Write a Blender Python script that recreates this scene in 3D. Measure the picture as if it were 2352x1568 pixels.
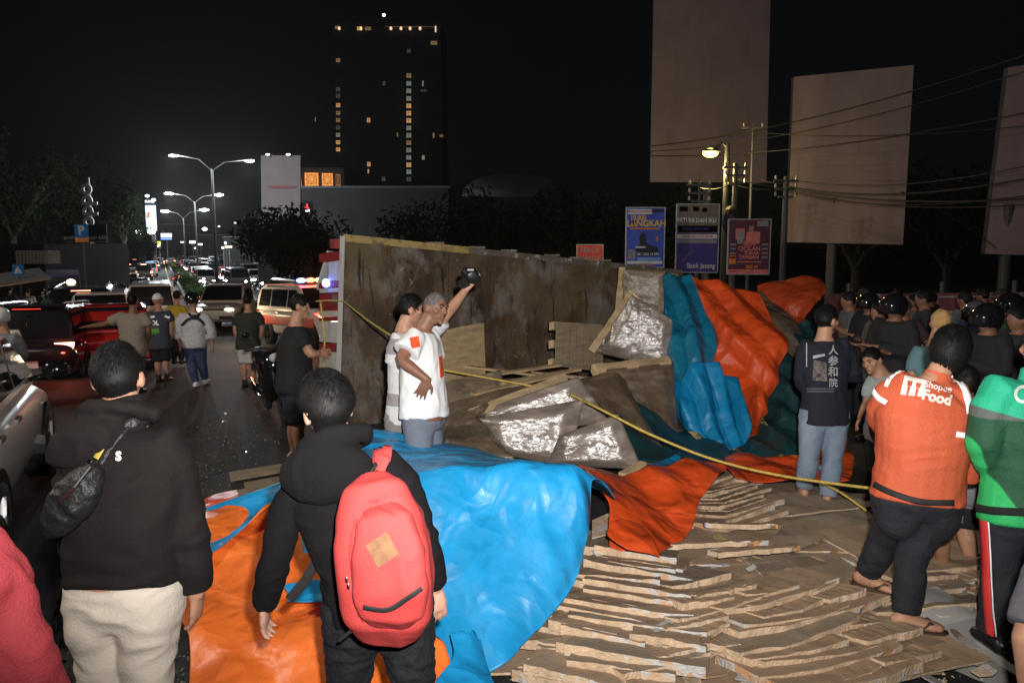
import bpy, bmesh, math, random
from mathutils import Vector, Matrix, noise
from mathutils.bvhtree import BVHTree
random.seed(7)
for o in list(bpy.data.objects): bpy.data.objects.remove(o, do_unlink=True)
SC = bpy.context.scene
COL = SC.collection
R = math.radians

# ------------------------------------------------------------------ camera, sky, sun, flash, exposure
CAMZ, FPX, CU, CV = 2.15, 1829.0, 1176.0, 784.0       # photo measured on a 2352 x 1568 grid
PITCH = math.atan((CV - 560.0) / FPX)
cam_data = bpy.data.cameras.new('camera'); cam = bpy.data.objects.new('camera', cam_data); COL.objects.link(cam)
cam.location = (0, 0, CAMZ); cam.rotation_euler = (R(90) - PITCH, 0, 0)
cam_data.sensor_width = 36; cam_data.lens = 36 * FPX / 2352.0; cam_data.clip_end = 2000; cam_data.clip_start = 0.05
SC.camera = cam
w = bpy.data.worlds.new('World'); SC.world = w; w.use_nodes = True
nt = w.node_tree; bg = nt.nodes['Background']
sky = nt.nodes.new('ShaderNodeTexSky'); sky.sky_type = 'NISHITA'; sky.sun_disc = False
sky.sun_elevation = R(28); sky.sun_rotation = R(200)
nt.links.new(sky.outputs[0], bg.inputs[0]); bg.inputs[1].default_value = 0.00026
sd = bpy.data.lights.new('moon', 'SUN'); sd.energy = 0.004; sd.angle = R(0.5); sd.color = (0.8, 0.88, 1)
so = bpy.data.objects.new('moon', sd); COL.objects.link(so); so.rotation_euler = (R(62), 0, R(200))
# the photographer's flash, on the camera's hot shoe, head tilted slightly up
fd = bpy.data.lights.new('camera_flash', 'SPOT'); fd.energy = 2100; fd.color = (1.0, 0.96, 0.92)
fd.spot_size = R(118); fd.spot_blend = 1.0; fd.shadow_soft_size = 0.035
fo = bpy.data.objects.new('camera_flash', fd); COL.objects.link(fo)
fo.location = (0.10, 0.02, CAMZ + 0.16); fo.rotation_euler = (R(90 + 12), 0, R(-2))
SC.view_settings.view_transform = 'Standard'; SC.view_settings.look = 'None'
SC.view_settings.exposure = 0; SC.view_settings.gamma = 1; SC.view_settings.use_curve_mapping = False
SC.render.engine = 'CYCLES'
SC.cycles.use_denoising = True
SC.cycles.max_bounces = 5; SC.cycles.diffuse_bounces = 2; SC.cycles.glossy_bounces = 3; SC.cycles.transmission_bounces = 4
SC.cycles.sample_clamp_indirect = 4; SC.cycles.caustics_reflective = False; SC.cycles.caustics_refractive = False

FWD = Vector((0, math.cos(PITCH), -math.sin(PITCH))); UPV = Vector((0, math.sin(PITCH), math.cos(PITCH)))
CAMP = Vector((0, 0, CAMZ))
def W(u, v, d):
    """world point seen at photo position (u, v), d metres deep"""
    return CAMP + d * (FWD + Vector(((u - CU) / FPX, 0, 0)) + (CV - v) / FPX * UPV)
GPROF = ((-60, 0), (5, 0), (9, -.12), (14, -.34), (22, -.80), (32, -1.25), (45, -1.55), (60, -1.70), (100, -1.85), (300, -1.9), (2000, -1.9))
def gz(y):
    """the road falls gently away from the camera"""
    for a, b in zip(GPROF, GPROF[1:]):
        if y <= b[0]: return a[1] + (b[1] - a[1]) * max(0.0, (y - a[0])) / (b[0] - a[0])
    return -1.9
def G(u, v, h=0.0):
    d = 5.0
    for _ in range(60):
        p = W(u, v, d); k = (CAMZ - p.z) / d
        if k <= 1e-5: return p
        d = 0.5 * d + 0.5 * (CAMZ - gz(p.y) - h) / k
    return W(u, v, d)
RD = Vector((-0.403, 0.915, 0)); RS = Vector((0.915, 0.403, 0))        # along the road, across it
def road(t, s, h=0.0):
    p = RD * t + RS * s; return Vector((p.x, p.y, gz(p.y) + h))
ROADYAW = math.atan2(0.403, 0.915)

# ------------------------------------------------------------------ helpers
def empty(name, loc, label=None, cat=None, group=None, rz=0):
    o = bpy.data.objects.new(name, None); COL.objects.link(o); o.location = loc; o.rotation_euler = (0, 0, rz)
    o.empty_display_size = 0.2
    return tag(o, label, cat, group)
def tag(o, label=None, cat=None, group=None, kind=None):
    if label: o['label'] = label
    if cat: o['category'] = cat
    if group: o['group'] = group
    if kind: o['kind'] = kind
    return o
def obj(name, V, F, mat, parent=None, origin=None, smooth=True, mats=None, idx=None):
    off = Vector(origin) if origin is not None else Vector((0, 0, 0))
    me = bpy.data.meshes.new(name)
    me.from_pydata([tuple(Vector(v) - off) for v in V], [], F)
    for m in (mats or [mat]): me.materials.append(m)
    if idx: me.polygons.foreach_set('material_index', idx)
    if smooth: me.polygons.foreach_set('use_smooth', [True] * len(me.polygons))
    me.update()
    o = bpy.data.objects.new(name, me); COL.objects.link(o)
    if parent is not None:
        o.parent = parent
    if origin is not None: o.location = off
    return o
class MB:
    """collects shapes for ONE mesh"""
    def __init__(s): s.V = []; s.F = []; s.I = []; s.mi = 0
    def add(s, V, F):
        n = len(s.V); s.V += [Vector(v) for v in V]; s.F += [tuple(i + n for i in f) for f in F]; s.I += [s.mi] * len(F); return s
    def box(s, c, size, rz=0.0, bev=0.0):
        x, y, z = size[0] / 2, size[1] / 2, size[2] / 2
        return s.obox(Vector(c), Matrix.Rotation(rz, 3, 'Z') @ Vector((x, 0, 0)), Matrix.Rotation(rz, 3, 'Z') @ Vector((0, y, 0)), Vector((0, 0, z)))
    def obox(s, c, X, Y, Z):
        c = Vector(c); V = []
        for k in (-1, 1):
            for a, b in ((-1, -1), (1, -1), (1, 1), (-1, 1)): V.append(c + X * a + Y * b + Z * k)
        F = [(3, 2, 1, 0), (4, 5, 6, 7), (0, 1, 5, 4), (1, 2, 6, 5), (2, 3, 7, 6), (3, 0, 4, 7)]
        if X.cross(Y).dot(Z) < 0: F = [f[::-1] for f in F]
        return s.add(V, F)
    def bar(s, a, b, w, h=None, up=Vector((0, 0, 1))):
        a = Vector(a); b = Vector(b); t = (b - a); L = t.length; t.normalize()
        X = t.cross(up)
        if X.length < 1e-4: X = Vector((1, 0, 0))
        X.normalize(); Y = X.cross(t)
        return s.obox((a + b) / 2, X * w / 2, t * L / 2, Y * (h or w) / 2)
    def tube(s, pts, r, n=8, cap=True):
        V, F = loft([Vector(p) for p in pts], [(q, q) if not isinstance(q, tuple) else q for q in (r if isinstance(r, list) else [r] * len(pts))], n=n, cap=cap)
        return s.add(V, F)
    def ell(s, c, r, n=14, m=9, rot=None):
        V = []; F = []; c = Vector(c)
        for i in range(m + 1):
            th = math.pi * i / m
            for j in range(n):
                ph = 2 * math.pi * j / n
                p = Vector((r[0] * math.sin(th) * math.cos(ph), r[1] * math.sin(th) * math.sin(ph), r[2] * math.cos(th)))
                V.append(c + (rot @ p if rot else p))
        for i in range(m):
            for j in range(n):
                a, b = i * n + j, i * n + (j + 1) % n
                F.append((a, a + n, b + n, b))
        return s.add(V, F)
    def build(s, name, mat, parent=None, origin=None, smooth=False, mats=None):
        return obj(name, s.V, s.F, mat, parent, origin, smooth, mats, s.I if mats else None)
def loft(C, Rr, side=None, n=16, cap=True, power=1.0):
    """rings with half-widths (rx, ry) along the points C; side = x axis of the rings"""
    V = []; F = []; m = len(C); prev = None
    for i in range(m):
        t = (C[min(i + 1, m - 1)] - C[max(i - 1, 0)])
        if t.length < 1e-9: t = Vector((0, 0, 1))
        t.normalize()
        s_ = side[i] if isinstance(side, list) else side
        if s_ is None: s_ = prev if prev is not None else (Vector((1, 0, 0)) if abs(t.x) < 0.8 else Vector((0, 1, 0)))
        x = s_ - t * s_.dot(t)
        if x.length < 1e-6: x = Vector((0, 1, 0)) - t * t.y
        x.normalize(); y = t.cross(x); prev = x
        for j in range(n):
            a = 2 * math.pi * j / n; ca, sa = math.cos(a), math.sin(a)
            if power != 1.0:
                ca = math.copysign(abs(ca) ** power, ca); sa = math.copysign(abs(sa) ** power, sa)
            V.append(C[i] + x * Rr[i][0] * ca + y * Rr[i][1] * sa)
    for i in range(m - 1):
        for j in range(n):
            a, b = i * n + j, i * n + (j + 1) % n
            F.append((a, b, b + n, a + n))
    if cap:
        F.append(tuple(range(n - 1, -1, -1))); F.append(tuple((m - 1) * n + j for j in range(n)))
    return V, F
def evaluated_mesh(o):
    dg = bpy.context.evaluated_depsgraph_get()
    return bpy.data.meshes.new_from_object(o.evaluated_get(dg))
def remesh(name, mb, voxel, smooth=3, fac=0.5):
    """joins overlapping closed shapes into one continuous skin"""
    me = bpy.data.meshes.new(name); me.from_pydata([tuple(v) for v in mb.V], [], mb.F); me.update()
    o = bpy.data.objects.new(name, me); COL.objects.link(o)
    m = o.modifiers.new('r', 'REMESH'); m.mode = 'VOXEL'; m.voxel_size = voxel; m.use_smooth_shade = True
    if smooth:
        s = o.modifiers.new('s', 'SMOOTH'); s.iterations = smooth; s.factor = fac
    me2 = evaluated_mesh(o)
    bpy.data.objects.remove(o, do_unlink=True); bpy.data.meshes.remove(me); me2.name = name
    me2.materials.clear()
    return me2
def mobj(name, me, mat, parent):
    if mat: me.materials.append(mat)
    o = bpy.data.objects.new(name, me); COL.objects.link(o); o.parent = parent
    return o
def copy_tree(o, parent=None):
    c = o.copy(); COL.objects.link(c)
    if parent is not None: c.parent = parent
    for ch in list(o.children): copy_tree(ch, c)
    return c
def wrinkle(me, amp, freq=(9, 9, 14), seed=0.0, ridge=True):
    """cloth folds pushed along the normals"""
    s = Vector((seed * 3.1, seed * 1.7, seed))
    nor = [v.normal.copy() for v in me.vertices]
    for v, nn in zip(me.vertices, nor):
        p = Vector((v.co.x * freq[0], v.co.y * freq[1], v.co.z * freq[2])) + s
        warp = noise.noise_vector(p * 0.5) * 0.9
        a = noise.noise(p + warp)
        a = (1 - abs(a) * 2.2) if ridge else a
        v.co += nn * amp * (a - 0.35)
    me.update()

# ------------------------------------------------------------------ materials
def M(name, col, rough=0.7, metal=0.0, var=0.18, scale=6.0, bump=0.0, bscale=60.0, coat=0.0, spec=0.4, stretch=None, emit=None, estr=0.0, col2=None, mixs=3.0, sheen=0.0):
    m = bpy.data.materials.new(name); m.use_nodes = True; t = m.node_tree; b = t.nodes['Principled BSDF']
    b.inputs['Roughness'].default_value = rough; b.inputs['Metallic'].default_value = metal
    b.inputs['Specular IOR Level'].default_value = spec
    if coat: b.inputs['Coat Weight'].default_value = coat; b.inputs['Coat Roughness'].default_value = 0.08
    if sheen: b.inputs['Sheen Weight'].default_value = sheen
    c = t.nodes.new('ShaderNodeTexCoord'); src = c.outputs['Object']
    if stretch:
        mp = t.nodes.new('ShaderNodeMapping'); mp.inputs['Scale'].default_value = stretch
        t.links.new(src, mp.inputs[0]); src = mp.outputs[0]
    n = t.nodes.new('ShaderNodeTexNoise'); n.inputs['Scale'].default_value = scale; n.inputs['Detail'].default_value = 5; n.inputs['Roughness'].default_value = 0.6
    t.links.new(src, n.inputs['Vector'])
    r = t.nodes.new('ShaderNodeValToRGB'); r.color_ramp.elements[0].position = 0.3; r.color_ramp.elements[1].position = 0.7
    c1 = [max(0, x * (1 - var)) for x in col[:3]] + [1]; c2 = [min(1, x * (1 + var)) for x in (col2 or col)[:3]] + [1]
    r.color_ramp.elements[0].color = c1; r.color_ramp.elements[1].color = c2
    t.links.new(n.outputs['Fac'], r.inputs[0]); t.links.new(r.outputs[0], b.inputs['Base Color'])
    if bump:
        n2 = t.nodes.new('ShaderNodeTexNoise'); n2.inputs['Scale'].default_value = bscale; n2.inputs['Detail'].default_value = 4
        t.links.new(src, n2.inputs['Vector'])
        bp = t.nodes.new('ShaderNodeBump'); bp.inputs['Strength'].default_value = bump; bp.inputs['Distance'].default_value = 0.02
        t.links.new(n2.outputs['Fac'], bp.inputs['Height']); t.links.new(bp.outputs[0], b.inputs['Normal'])
    if emit:
        b.inputs['Emission Color'].default_value = (*emit, 1); b.inputs['Emission Strength'].default_value = estr
        m.cycles.emission_sampling = 'NONE'
    return m
def E(name, col, strength, sample=False):
    m = bpy.data.materials.new(name); m.use_nodes = True; t = m.node_tree; b = t.nodes['Principled BSDF']
    b.inputs['Base Color'].default_value = (*[min(1, c) * 0.5 for c in col], 1)
    b.inputs['Emission Color'].default_value = (*col, 1); b.inputs['Emission Strength'].default_value = strength
    if not sample: m.cycles.emission_sampling = 'NONE'
    return m
def halves(m, axis, cut, col, soft=0.002):
    """a second dye on one side of a seam: where dot(axis, object position) > cut"""
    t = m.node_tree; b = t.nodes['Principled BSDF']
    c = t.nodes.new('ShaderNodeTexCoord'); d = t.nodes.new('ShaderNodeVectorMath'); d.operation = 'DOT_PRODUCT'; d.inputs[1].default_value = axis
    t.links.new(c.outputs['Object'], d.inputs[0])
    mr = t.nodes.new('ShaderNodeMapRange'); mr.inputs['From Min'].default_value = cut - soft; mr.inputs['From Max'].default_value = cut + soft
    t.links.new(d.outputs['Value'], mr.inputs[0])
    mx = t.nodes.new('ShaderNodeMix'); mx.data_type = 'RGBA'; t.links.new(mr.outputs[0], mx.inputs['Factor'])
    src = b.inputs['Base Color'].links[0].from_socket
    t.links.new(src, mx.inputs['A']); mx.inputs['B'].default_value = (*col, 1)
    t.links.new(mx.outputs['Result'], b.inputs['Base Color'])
    return m
def mat_blend(m, col, scale, lo, hi, stretch=None, detail=6):
    """stains and wear of their own shape"""
    t = m.node_tree; b = t.nodes['Principled BSDF']
    c = t.nodes.new('ShaderNodeTexCoord'); src = c.outputs['Object']
    if stretch:
        mp = t.nodes.new('ShaderNodeMapping'); mp.inputs['Scale'].default_value = stretch; t.links.new(src, mp.inputs[0]); src = mp.outputs[0]
    n = t.nodes.new('ShaderNodeTexNoise'); n.inputs['Scale'].default_value = scale; n.inputs['Detail'].default_value = detail; n.inputs['Roughness'].default_value = 0.65
    t.links.new(src, n.inputs['Vector'])
    mr = t.nodes.new('ShaderNodeMapRange'); mr.inputs['From Min'].default_value = lo; mr.inputs['From Max'].default_value = hi
    t.links.new(n.outputs['Fac'], mr.inputs[0])
    mx = t.nodes.new('ShaderNodeMix'); mx.data_type = 'RGBA'; t.links.new(mr.outputs[0], mx.inputs['Factor'])
    s0 = b.inputs['Base Color'].links[0].from_socket
    t.links.new(s0, mx.inputs['A']); mx.inputs['B'].default_value = (*col, 1)
    t.links.new(mx.outputs['Result'], b.inputs['Base Color'])
    return m

SKIN = M('skin', (0.42, 0.22, 0.14), 0.5, var=0.12, scale=14, bump=0.08, bscale=180)
SKIN_DARK = M('skin_dark', (0.22, 0.105, 0.065), 0.5, var=0.15, scale=14, bump=0.08, bscale=180)
SKIN_LIGHT = M('skin_light', (0.55, 0.31, 0.22), 0.5, var=0.12, scale=14, bump=0.08, bscale=180)
HAIR = M('hair_black', (0.005, 0.0045, 0.0045), 0.6, var=0.5, scale=40, spec=0.22)
HAIR_GREY = M('hair_grey', (0.11, 0.10, 0.095), 0.6, var=0.5, scale=60, bump=0.3, bscale=220)
EYE = M('eye_dark', (0.02, 0.015, 0.012), 0.2)
LIP = M('lip', (0.25, 0.09, 0.075), 0.5)
BLACK_PLASTIC = M('black_plastic', (0.012, 0.012, 0.013), 0.35)
BLACK_GLOSS = M('black_gloss', (0.008, 0.008, 0.009), 0.12, coat=0.6)
RUBBER = M('rubber', (0.02, 0.02, 0.021), 0.8)
CHROME = M('chrome', (0.75, 0.75, 0.75), 0.18, metal=1.0, var=0.05)
WHITE_PRINT = M('white_print', (0.8, 0.8, 0.78), 0.6, var=0.05)
REFLECT = M('retroreflective_tape', (1.0, 1.0, 1.0), 0.4, var=0.0)
# ------------------------------------------------------------------ people
def head_parts(mb, hc, fwd, up, k=1.0, lod=1):
    """skull, jaw, nose and ears round the head centre hc; returns its frame"""
    y = fwd.normalized(); x = y.cross(up).normalized(); z = x.cross(y)
    Rm = Matrix((x, y, z)).transposed()
    n, m = (28, 20) if lod else (16, 12)
    V = []; F = []
    for i in range(m + 1):
        th = math.pi * i / m
        for j in range(n):
            ph = 2 * math.pi * j / n
            px, py, pz = math.sin(th) * math.cos(ph), math.sin(th) * math.sin(ph), math.cos(th)
            ax, ay, az = 0.077, 0.097, 0.118
            q = Vector((px * ax, py * ay, pz * az))
            if pz < 0:
                f = -pz
                q.x *= 1 - 0.30 * f; q.y = q.y * (1 - 0.22 * f) + 0.018 * f
                if py > 0.3: q.z *= 1.0
            if py > 0.2 and abs(pz) < 0.55: q.y *= 0.97
            if py < 0 and pz > -0.3: q.y *= 1.04
            V.append(hc + Rm @ (q * k))
    for i in range(m):
        for j in range(n):
            a, b = i * n + j, i * n + (j + 1) % n
            F.append((a, a + n, b + n, b))
    mb.add(V, F)
    if lod:
        P = lambda a, b, c: hc + Rm @ (Vector((a, b, c)) * k)
        mb.tube([P(0, 0.088, 0.022), P(0, 0.103, -0.008), P(0, 0.112, -0.026), P(0, 0.094, -0.036)], [0.009, 0.011, 0.015, 0.008], n=8)   # nose
        mb.tube([P(-0.028, 0.085, -0.064), P(0, 0.097, -0.062), P(0.028, 0.085, -0.064)], [0.007, 0.010, 0.007], n=6)     # lips
        mb.tube([P(-0.05, 0.077, 0.026), P(-0.02, 0.090, 0.030), P(0.02, 0.090, 0.030), P(0.05, 0.077, 0.026)], [0.008, 0.010, 0.010, 0.008], n=6)  # brow
        mb.ell(P(0, 0.078, -0.098), (0.022 * k, 0.020 * k, 0.017 * k), 10, 6, Rm)   # chin
        for s in (-1, 1):
            mb.ell(P(s * 0.050, 0.060, -0.02), (0.022 * k, 0.022 * k, 0.022 * k), 10, 6, Rm)   # cheek
    for s in (-1, 1):
        mb.ell(hc + Rm @ (Vector((s * 0.081, -0.008, -0.008)) * k), (0.011 * k, 0.021 * k, 0.034 * k), 10, 6, Rm)
    return Rm
def hair_mesh(name, hc, Rm, mat, parent, style='short', k=1.0, strands=900, seed=1, skin_fade=False):
    rnd = random.Random(seed)
    n, m = 36, 24; V = []; F = []; keep = {}
    def thick(px, py, pz):
        base = {'short': 0.011, 'full': 0.025, 'buzz': 0.003, 'long': 0.028}[style]
        t = base * (0.55 + 0.55 * max(0, pz) + 0.2 * max(0, -py))
        if style in ('short', 'full') and pz < 0.25: t *= max(0.12, 1 + (pz - 0.25) * 1.5)
        return t
    def inside(px, py, pz):
        low = {'short': -0.50, 'full': -0.55, 'buzz': -0.45, 'long': -0.80}[style]
        if py > 0.1: low = low + (py - 0.1) * 1.25 + (0.15 if py > 0.4 else 0)
        if abs(px) > 0.80 and py > -0.25 and style != 'long': low = max(low, 0.10)
        low += .10 * noise.noise(Vector((px * 7, py * 7, seed)))
        return pz > low
    def pos(px, py, pz, t):
        q = Vector((px * 0.077, py * 0.097, pz * 0.118))
        if pz < 0: q.x *= 1 + 0.30 * pz; q.y = q.y * (1 + 0.22 * pz) - 0.018 * pz
        if py < 0 and pz > -0.3: q.y *= 1.04
        nn = Vector((px / 0.077, py / 0.097, pz / 0.118)).normalized()
        return hc + Rm @ ((q + nn * t) * k)
    dirs = []
    for i in range(m + 1):
        th = math.pi * i / m
        for j in range(n):
            ph = 2 * math.pi * j / n
            d = (math.sin(th) * math.cos(ph), math.sin(th) * math.sin(ph), math.cos(th)); dirs.append(d)
            t = thick(*d) * (1 + (.55 * noise.noise(Vector(d) * 3.2 + Vector((seed, 0, 0))) + .35 * noise.noise(Vector(d) * 9 + Vector((seed, 3, 0))) if style != 'buzz' else 0))
            if not inside(*d): t = -0.004
            V.append(pos(*d, t))
    for i in range(m):
        for j in range(n):
            a, b = i * n + j, i * n + (j + 1) % n
            if any(inside(*dirs[q]) for q in (a, a + n, b + n, b)): F.append((a, a + n, b + n, b))
    mb = MB(); mb.add(V, F)
    cnt = 0
    while cnt < strands:
        px, py, pz = rnd.gauss(0, 1), rnd.gauss(0, 1), rnd.gauss(0, 1); L = math.sqrt(px * px + py * py + pz * pz)
        px, py, pz = px / L, py / L, pz / L
        if not inside(px, py, pz): continue
        cnt += 1
        d = Vector((px, py, pz)); crown = Vector((0.1, -0.45, 0.88)).normalized()
        c = (d - crown); c -= d * c.dot(d)
        if c.length < 0.05: c = d.orthogonal()
        c.normalize(); c = (c + Vector((rnd.gauss(0, .3), rnd.gauss(0, .3), rnd.gauss(0, .2)))).normalized()
        ln = {'short': 0.30, 'full': 0.42, 'buzz': 0.05, 'long': 0.55}[style] * rnd.uniform(0.6, 1.2)
        pts = []
        for s_ in range(4):
            e = (d + c * ln * s_ / 3).normalized(); tt = thick(*e) * (1.15 if s_ else 0.8) + (0.010 if style != 'buzz' else .001) * s_ / 3 * (.3 + rnd.random()) * min(1, thick(*e) / .012)
            if not inside(*e): tt = min(tt, 0.006)
            pts.append(pos(e.x, e.y, e.z, tt))
        wv = (pts[-1] - pts[0]).cross(Rm @ d)
        if wv.length < 1e-6: continue
        wv = wv.normalized() * 0.0034
        VV = []
        for q, p in enumerate(pts): ww = wv * (1 - q / 3.2); VV += [p - ww, p + ww]
        mb.add(VV, [(2 * q, 2 * q + 1, 2 * q + 3, 2 * q + 2) for q in range(3)])
    return mb.build(name, mat, parent, smooth=True)
def hand_parts(mb, wr, d, nrm, side, curl=0.35, k=1.0, spread=1.0):
    """palm, four unequal fingers and a thumb; d points along the hand, nrm out of the back of the hand, side towards the thumb"""
    d = d.normalized(); nrm = (nrm - d * nrm.dot(d)).normalized(); x = (side - d * side.dot(d) - nrm * side.dot(nrm)).normalized()
    palm = [wr - d * 0.02 * k, wr + d * 0.02 * k, wr + d * 0.055 * k, wr + d * 0.09 * k]
    V, F = loft(palm, [(0.026 * k, 0.019 * k), (0.034 * k, 0.018 * k), (0.042 * k, 0.017 * k), (0.041 * k, 0.013 * k)], side=x, n=12); mb.add(V, F)
    for i, (off, ln) in enumerate(((0.031, 0.072), (0.0105, 0.081), (-0.0105, 0.075), (-0.031, 0.058))):
        b = wr + d * 0.083 * k + x * off * k; dd = (d + x * off * 4.0 * spread).normalized(); pts = [b]; ang = curl * 0.5
        for s_, fr in enumerate((0.45, 0.3, 0.25)):
            step = (dd * math.cos(ang) - nrm * math.sin(ang)) * ln * fr * k
            pts.append(pts[-1] + step); ang += curl
        mb.tube(pts, [0.0098 * k, 0.0092 * k, 0.0084 * k, 0.0066 * k], n=8)
    b = wr + d * 0.025 * k + x * 0.028 * k
    pts = [b, b + (d * 0.6 + x * 0.75 - nrm * 0.25).normalized() * 0.038 * k]
    pts.append(pts[-1] + (d * 0.85 + x * 0.4 - nrm * 0.35).normalized() * 0.032 * k); pts.append(pts[-1] + (d * 0.95 + x * 0.15 - nrm * 0.35).normalized() * 0.022 * k)
    mb.tube(pts, [0.014 * k, 0.0115 * k, 0.0098 * k, 0.0075 * k], n=8)
def lerp(a, b, t): return a + (b - a) * t
class Person:
    """joints J (relative to the person's root): head neck shL shR elL elR wrL wrR hipL hipR knL knR anL anR"""
    def __init__(s, root, J, fwd, hfwd=None, girth=1.0, belly=1.0, skin=None, voxel=0.012, name='person', k=1.0, detail=1, lrs=1.0):
        s.lrs = lrs
        s.root, s.J, s.g, s.vx, s.k, s.bl = root, J, girth, voxel, k, belly
        s.fwd = fwd.normalized(); s.hf = (hfwd or fwd).normalized(); s.detail = detail
        s.skin = skin or SKIN
        s.su = (J['shR'] - J['shL']).normalized(); s.sl = (J['hipR'] - J['hipL']).normalized()
        s.pel = (J['hipL'] + J['hipR']) / 2; s.nk = J['neck']
        s.chest = lerp(s.pel, (J['shL'] + J['shR']) / 2, 0.72)
        s.shc = (J['shL'] + J['shR']) / 2
    def spine(s, t):
        """0 = pelvis, 1 = between the shoulders"""
        p = lerp(s.pel, s.shc, t)
        return p - s.fwd * 0.02 * s.k * math.sin(math.pi * min(1, max(0, t))) * 0.5
    def side(s, t): return lerp(s.sl, s.su, min(1, max(0, t))).normalized()
    def torso(s, mb, add=0.0, lo=-0.22, flare=0.0, n=22, hi=1.3, taper=1.0):
        k, g = s.k, s.g
        prof = [(-0.26, .135, .105), (-0.12, .160, .118), (0.02, .168, .122), (0.2, .158, .112), (0.38, .152, .110), (0.6, .165, .118), (0.8, .180, .116), (0.95, .182, .100), (1.04, .145, .082), (1.13, .080, .066), (1.24, .056, .058), (1.36, .052, .055)]
        C = []; Q = []; S = []
        def at(t):
            for a, b in zip(prof, prof[1:]):
                if a[0] <= t <= b[0]:
                    f = (t - a[0]) / (b[0] - a[0]); return (lerp(a[1], b[1], f), lerp(a[2], b[2], f))
            return prof[0][1:] if t < 0 else prof[-1][1:]
        ts = [t for t, _, _ in prof if lo < t <= hi]; ts = [lo] + ts
        for t in ts:
            rx, ry = at(t); gg = 1 + (g - 1) * (1.0 if t < 0.95 else 0.3); bb = 1 + (s.bl - 1) * max(0, 1 - abs(t - 0.25) / 0.5)
            f = flare * max(0, 0.3 - t)
            if t <= 1: c = s.spine(t)
            else: c = lerp(s.shc, s.nk, (t - 1) / 0.24) if t < 1.24 else s.nk + (s.J['head'] - s.nk) * (t - 1.24) * 1.6
            C.append(c + s.fwd * (bb - 1) * 0.06 * k); Q.append((rx * k * gg + add + f, ry * k * gg * bb + add + f)); S.append(s.side(t))
        if taper < 1: Q[0] = (Q[0][0] * (taper + .1), Q[0][1] * taper)
        V, F = loft(C, Q, side=S, n=n, power=0.9); mb.add(V, F)
    def seat(s, mb, add):
        for q in (-1, 1):
            k, g = s.k, s.g; c = s.pel + s.sl * q * .072 * k * g - s.fwd * .030 * k * g - Vector((0, 0, .03 * k)); mb.ell(c, ((.084 * g + add) * k, (.082 * g + add) * k, (.13 + add) * k), 16, 10)
    def arm(s, mb, sd, add=0.0, upto=2.0, flare=0.0, rs=1.0):
        J, k = s.J, s.k
        sh, el, wr = J['sh' + sd], J['el' + sd], J['wr' + sd]
        inn = lerp(s.shc, sh, 0.45) + Vector((0, 0, -0.02 * k)); gg = (0.5 + 0.5 * s.g) * rs
        path = [(inn, .062), (lerp(s.shc, sh, 0.92), .064), (lerp(sh, el, .25), .056), (lerp(sh, el, .6), .049), (lerp(sh, el, .9), .043), (lerp(el, wr, .1), .043), (lerp(el, wr, .3), .044), (lerp(el, wr, .65), .035), (lerp(el, wr, 1.0), .027)]
        par = [-1, 0, .25, .6, .9, 1.1, 1.3, 1.65, 2.0]
        C = []; Q = []
        for (p, r), t in zip(path, par):
            if t <= upto:
                C.append(p); q = r * k * gg + (add if t >= 0 else add * 0.3) + flare * max(0, t); Q.append((q, q))
        if upto not in par:
            for i in range(len(par) - 1):
                if par[i] < upto < par[i + 1]:
                    f = (upto - par[i]) / (par[i + 1] - par[i]); C.append(lerp(path[i][0], path[i + 1][0], f)); q = lerp(path[i][1], path[i + 1][1], f) * k * gg + add + flare * upto; Q.append((q, q))
        V, F = loft(C, Q, n=14); mb.add(V, F)
    def leg(s, mb, sd, add=0.0, upto=2.0, flare=0.0, rs=1.0):
        J, k = s.J, s.k
        hp, kn, an = J['hip' + sd], J['kn' + sd], J['an' + sd]; gg = (0.35 + 0.65 * s.g) * rs * s.lrs
        up = (s.pel - (J['knL'] + J['knR']) / 2).normalized()
        path = [(hp + up * 0.06 * k, .095), (hp, .103), (lerp(hp, kn, .3), .090), (lerp(hp, kn, .65), .071), (lerp(hp, kn, 1.0), .056), (lerp(kn, an, .25) - s.fwd * .012 * k, .057), (lerp(kn, an, .5) - s.fwd * .01 * k, .050), (lerp(kn, an, .8), .038), (lerp(kn, an, 1.0), .036)]
        par = [-.2, 0, .3, .65, 1.0, 1.25, 1.5, 1.8, 2.0]
        C = []; Q = []
        for (p, r), t in zip(path, par):
            if t <= upto: C.append(p); q = r * k * gg + add + flare * max(0, t); Q.append((q, q))
        if upto not in par:
            for i in range(len(par) - 1):
                if par[i] < upto < par[i + 1]:
                    f = (upto - par[i]) / (par[i + 1] - par[i]); C.append(lerp(path[i][0], path[i + 1][0], f)); q = lerp(path[i][1], path[i + 1][1], f) * k * gg + add + flare * upto; Q.append((q, q))
        V, F = loft(C, Q, side=s.sl, n=14); mb.add(V, F)
    def foot(s, mb, sd, add=0.0, fdir=None):
        an = s.J['an' + sd]; k = s.k; f = (fdir or s.J.get('toe' + sd) or s.fwd); f = Vector((f.x, f.y, 0)).normalized()
        sx = f.cross(Vector((0, 0, 1)))
        z0 = an.z - 0.075 * k
        C = [Vector((an.x, an.y, z0)) + f * q * k + Vector((0, 0, h * k)) for q, h in ((-.075, .04), (-.05, .045), (0, .05), (.06, .04), (.12, .03), (.165, .025), (.185, .022))]
        Q = [(.020, .022), (.034, .040), (.038, .048), (.042, .038), (.047, .028), (.040, .022), (.018, .012)]
        V, F = loft(C, [(a * k + add, b * k + add) for a, b in Q], side=sx, n=14); mb.add(V, F)
        V, F = loft([an + Vector((0, 0, .07 * k)), Vector((an.x, an.y, z0 + 0.05 * k))], [(.036 * k + add, .036 * k + add)] * 2, n=12); mb.add(V, F)
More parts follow.
